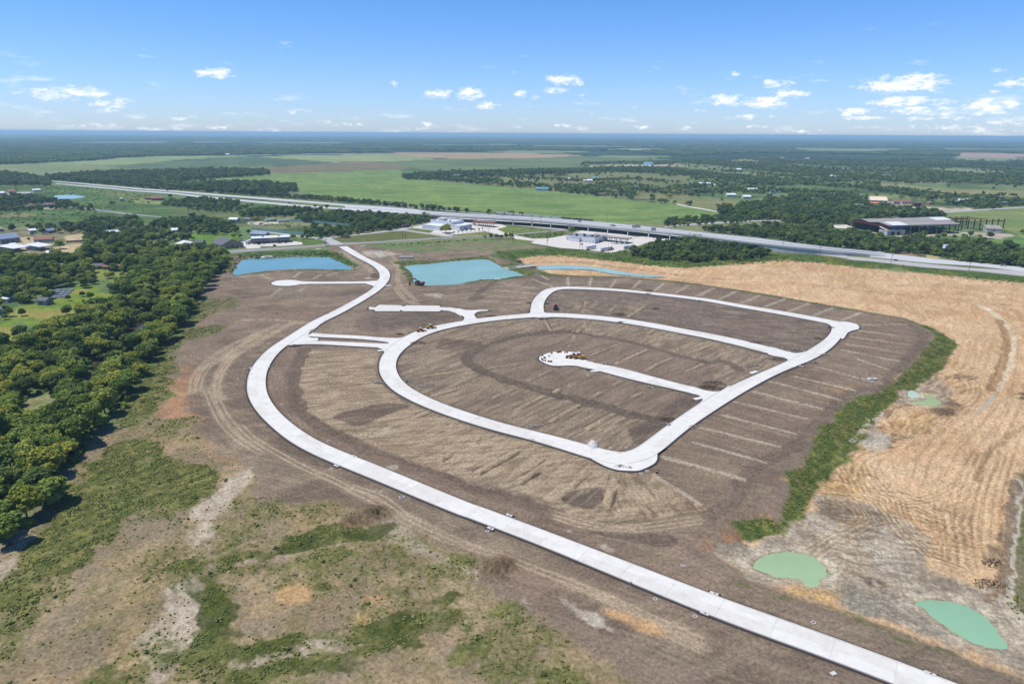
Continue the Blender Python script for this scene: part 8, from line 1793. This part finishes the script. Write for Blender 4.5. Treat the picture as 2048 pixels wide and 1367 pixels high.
# hydrants
for tile, a, b, lab in (('Q5',1513,832,'silver hydrant at the lower edge of the long road'), ('Q1',1093,1052,'dark hydrant below the corner bulge'), ('Q1',1012,180,'dark hydrant below the inner street'), ('S4',560,610,'dark hydrant left of the north street mouth'), ('S4',1565,1205,'grey hydrant below the cul-de-sac street'), ('T4',1295,392,'dark utility box by the service road')):
    x, y = G(tile, a, b); t = thing('hydrant', (x, y, gz(x, y)), lab, 'hydrant'); MB().tube((0,0,-.1),(0,0,1.0),.28,.24,10).build('barrel', M['cardark' if 'dark' in lab else 'steel'], t); MB().tube((0,0,1.0),(0,0,1.2),.28,.08,10).build('cap', M['steel'], t); MB().tube((-.45,0,.7),(.45,0,.7),.13,.13,8).build('outlet', M['steel'], t)
# kerb inlets
c_, w_ = CENTRES['main']
for tile, a, b, lab in (('S7',755,703,'upper edge near the middle of the long road'),('S7',636,765,'lower edge near the middle of the long road'),('S8',1778,100,'upper edge of the long road below the swale'),('S8',1655,188,'lower edge of the long road below the swale'),('S6',78,862,'upper edge of the long road by the pools'),('S6',25,972,'lower edge opposite the pool side inlet'),('S6',1290,1312,'upper edge at the bottom right corner'),('S3',397,1050,'outer edge at the top of the big bend'),('S3',542,1040,'inner edge at the top of the big bend'),
                     ('S7',1930,590,'outer edge of the loop road'),('S5',350,378,'inner edge of the north street'),('S5',640,735,'east road at the crossing')):
    x, y = G(tile, a, b); k = int(np.hypot(c_[:, 0]-x, c_[:, 1]-y).argmin()); k = min(max(k, 1), len(c_)-2); d = c_[k+1]-c_[k-1]; rz = math.atan2(d[1], d[0])
    t = thing('kerb_inlet', (x, y, 0), 'concrete kerb inlet on the ' + lab, 'kerb inlet', rz, 'kerb inlets of the new roads')
    MB().box(-1.7, 1.7, -.95, .95, -.2, .10).build('edging', M['edging'], t); MB().box(-1.2, 1.2, -.5, .5, -.1, .34).build('body', M['kerb'], t); MB().tube((.2,0,.34),(.2,0,.38),.26,.26,12).build('lid', M['rust'], t)
# outfalls
a, w, rz = frame_of('T2', (1020,678), (1145,668)); t = thing('pond_outfall', (a[0], a[1], -.6), 'white concrete outfall with two dark openings at the blue pond', 'outfall', rz); MB().box(0, w, 0, 9, -.3, .9).build('slab', M['kerb'], t); [MB().box(w*q, w*(q+.16), 1.2, 6.5, .9, .93).build('opening', M['dark'], t) for q in (.32, .56)]
a, w, rz = frame_of('T4', (1000,783), (1060,800)); t = thing('pond_outfall', (a[0], a[1], -.7), 'white-rimmed concrete outfall ramp at the teal pond', 'outfall', rz + .0)
MB().hexa([(0,0,0),(w,0,0),(w+6,30,1.0),(6,30,1.0),(0,0,.3),(w,0,.3),(w+6,30,1.3),(6,30,1.3)]).build('ramp', M['rubble'], t); MB().hexa([(-1,0,0),(0,0,0),(6,30,1.0),(5,30,1.0),(-1,0,.8),(0,0,.8),(6,30,1.8),(5,30,1.8)]).build('rim', M['kerb'], t); MB().hexa([(w,0,0),(w+1,0,0),(w+7,30,1.0),(w+6,30,1.0),(w,0,.8),(w+1,0,.8),(w+7,30,1.8),(w+6,30,1.8)]).build('rim', M['kerb'], t)
x, y = G('T3', 985, 572)
for k, lab in ((0, 'left white box culvert lying on the dark soil'), (1, 'right white box culvert lying on the dark soil')):
    t = thing('box_culvert', (x + k*7.5 - 5, y, 0), lab, 'box culvert', .1); MB().box(0, 6.5, 0, 3, -.1, .3).box(0, 6.5, 0, 3, 1.9, 2.2).box(0, 6.5, 0, .3, .3, 1.9).box(0, 6.5, 2.7, 3, .3, 1.9).build('shell', M['kerb'], t)
for tile, a, b, r, lab in (('T3',502,420,.2,'white slab lying near the crossroads'),('T2',1677,572,.1,'white slab left of the estate road mouth'),('S5',340,772,.6,'white driveway slab beside the east road'),('S3',1435,908,.3,'white ramp slab at the lower entry corner'),('Q1',1520,290,.5,'white slab in the corner of the cul-de-sac street'),('T3',560,800,.05,'white form board left of the small street mouth'),('T3',800,884,.05,'white form board right of the small street mouth'),('S4',1145,1070,.2,'white spill slab below the cul-de-sac street'),('T4',915,940,.1,'small white skiff-like slab on the pond bank')):
    x, y = G(tile, a, b); t = thing('concrete_slab', (x, y, max(gz(x, y), 0) + .02), lab.replace(' skiff-like', ''), 'concrete slab', r); MB().box(-2.6, 2.6, -1.1, 1.1, -.3, .22).build('slab', M['slab'], t)

# rubble and clod heaps
def heap(label, tile, a, b, r, n, mats, hmax=.9, name='rubble_heap', cat='rubble heap', smin=.10, smax=.34, asp=.6):
    x, y = G(tile, a, b); z = gz(x, y); t = thing(name, (x, y, max(z, -.3) if 'S6' != tile else z), label, cat)
    for mi, m in enumerate(mats):
        mb = MB(); iv, fc = ico(1)
        for _ in range(n//len(mats)):
            q = r*math.sqrt(random.random()); an_ = random.uniform(0, 6.28); s = random.uniform(smin, smax)*(1 - .4*q/r); px0, py0 = q*math.cos(an_), q*math.sin(an_)*asp
            v = iv*(1 + .35*(rng.random((len(iv), 1)) - .5))*np.array([s*random.uniform(.7, 1.6), s, s*.7]); ca, sa = math.cos(an_*3), math.sin(an_*3)
            v = np.c_[v[:, 0]*ca - v[:, 1]*sa + px0, v[:, 0]*sa + v[:, 1]*ca + py0, v[:, 2] + hmax*max(0, 1 - (q/r)**1.5)*random.random() + .05]; mb.add(v.tolist(), fc.tolist())
        o = mb.build('chunks', M[m], t); o['kind'] = 'stuff'
HP = [('S4',620,535,3,'heap of dark clods at the left mouth of the north street'),('S4',762,540,3.4,'heap of clods at the right mouth of the north street'),('S4',330,640,4.5,'long clod heap along the loop road'),('S4',740,662,4,'clod heap below the north street crossing'),('S4',1340,688,3.5,'clod heap below the top of the loop road'),('S4',1570,440,4,'clod heap on the outer side of the north street'),('S4',1560,462,3.5,'clod heap on the inner side of the north street'),('S4',1335,628,6,'long dark clod heap in the northern block'),('S4',1625,580,3.5,'small clod heap right of the stubble in the northern block'),('S4',1970,520,4,'white-flecked rubble heap on the north street'),('S4',2030,1195,4.5,'clod heap above the cul-de-sac street end'),('S4',1230,1020,4,'rubble heap above the cul-de-sac street'),('S4',1110,1062,3,'clod heap below the circle neck'),
      ('S5',345,585,4.5,'twiggy heap above the loop road near the east road'),('S5',620,635,5,'rubble heap in the corner above the crossing'),('S5',745,558,3,'small heap on the inner side of the east road'),('S5',830,490,3,'heap at the inner bend of the north-east corner'),('S5',795,662,4.5,'rubble heap on the outer side of the east road'),('S5',480,692,5,'twiggy heap below the loop road end'),('S5',345,730,3,'dark round clod heap near the white driveway slab'),('S5',90,842,6,'wide twiggy heap above the cul-de-sac street junction'),('S5',720,712,4,'pale spill heap outside the crossing'),
      ('S3',740,872,4,'clod heap at the lower entry corner of the long road'),('S3',885,752,3,'rubble and planks at the upper entry corner'),('S3',1575,780,3,'dark clods at the end of the entry median'),('S3',1720,850,6,'twiggy heap inside the loop road bend'),('S3',1405,1165,3,'rubble heap outside the loop road'),('S3',1790,1190,5,'pale flecked heap inside the loop road'),('S3',1380,330,4,'clod heap beside the small street mouth'),('S7',1110,205,4,'white-flecked heap inside the western loop'),('S7',1950,505,4,'rubble heap inside the lower loop road'),
      ('Q1',1210,500,4,'dark twiggy heap beside the east road'),('Q1',1190,560,3.5,'white rubble heap beside the twiggy one'),('Q1',1480,580,3.5,'pale rubble heap outside the east road'),('Q1',1660,180,5,'dark heap in the corner above the cul-de-sac junction'),('Q1',715,985,3,'heap of brown rubble on the corner bulge'),('Q1',810,1000,2,'small rubble heap beside it on the corner bulge'),('S6',1640,780,5,'row of brown clods along the right edge of the tan cut'),('S6',1665,660,4,'brown clods right of the tan furrows'),('T3',640,755,4,'dark clods inside the upper road bend'),('T2',1800,540,4,'dark brush heap left of the estate road mouth'),('Q6',1730,630,4,'dark clod heap at the right edge of the tan cut'),('Q6',1060,765,6,'black clods below the yellow-green puddle')]
for tile, a, b, r, lab in HP:
    wht = any(k in lab for k in ('white', 'pale', 'rubble')); heap(lab, tile, a, b, r, int(60 + r*34), ['rubble2', 'rubble'] if wht else (['tanclod', 'rubble2'] if tile in ('S6', 'Q6') else ['rubble2', 'rubble2']), .5 + r*.1)
x, y = G('Q1', 440, 770); t = thing('gravel_heap', (x, y, -.1), 'white gravel heap beside the lower loop road', 'gravel heap'); iv, fc = ico(3); v = iv*np.array([2.4, 3.6, 2.3]); v = v*(1 + .10*fbm(v[:, 0]*3+9, v[:, 1]*3+v[:, 2], 2)[:, None]); v[:, 2] = np.clip(v[:, 2], -.2, None); v[:, :2] *= (1 - np.clip(v[:, 2:3]/2.8, 0, .75)*.55); MB().add(v.tolist(), fc.tolist()).build('heap', M['gravelwhite'], t)
# litter on the cul-de-sac circle: stacked boards, buckets and pallets
for k, (a, b, m, lab) in enumerate(((728,950,'cardark','dark crate at the left rim of the circle'),(722,975,'carblue','blue drum stack at the left rim of the circle'),(745,968,'cardark','black crate beside the blue drums'),(730,985,'cargrey','grey crate below the blue drums'),(750,990,'carblue','blue tarpaulin bundle at the lower left rim'),(775,997,'rust','rust-red board stack at the lower left rim'),(795,998,'redpaint','red tool box at the lower rim'),(800,932,'cargrey','grey pallet at the upper left rim'),(850,925,'rust','small brown crate at the upper rim'),(868,922,'rust','second small brown crate at the upper rim'),(905,925,'rust','left red-brown pallet at the upper rim'),(922,925,'cardark','dark pallet beside the red-brown one'),(780,955,'offwhite','pale board stack inside the circle'),(930,955,'offwhite','pale strip of boards near the loader'),(860,1042,'orange','orange mesh bundle below the circle'))):
    x, y = G('S4', a, b, .2); t = thing('material_stack', (x, y, .22 if k < 14 else 0), lab, 'building material', random.uniform(0, 3)); s = random.uniform(.45, .8)
    MB().box(-s, s, -.6*s, .6*s, 0, .15).build('pallet', M['wood'], t)
    for j in range(3): MB().box(-s+.1*j, s-.15*j, -.5*s, .5*s, .15+.22*j, .35+.22*j).build('layer', M[m], t)
# palms and round shrubs in the planted strip of the first station
for k, xx in enumerate((330,388,445,502,560,612,668,718)):
    x, y = G('T4', xx, 338 - (xx-330)*.13); t = thing('palm_tree', (x, y, 0), ('first', 'second', 'third', 'fourth', 'fifth', 'sixth', 'seventh', 'eighth')[k] + ' small palm in the row before the first station, from the left', 'palm', group='small palms before the first station')
    if k == 0:
        MB().tube((0,0,-.2), (0,0,3.2), .22, .16, 7).build('trunk', M['bark'], t); L_ = [(0, 0, 3.6, 1.1, .8)]; link('crown', foliage('palm_crown', L_, 90, 1.1, M['leafdark'], .5, 1, 3, .3), t); palm0 = t
    else:
        for ch in palm0.children: c = ch.copy(); COL.objects.link(c); c.parent = t
print('done objects', len(SC.objects))
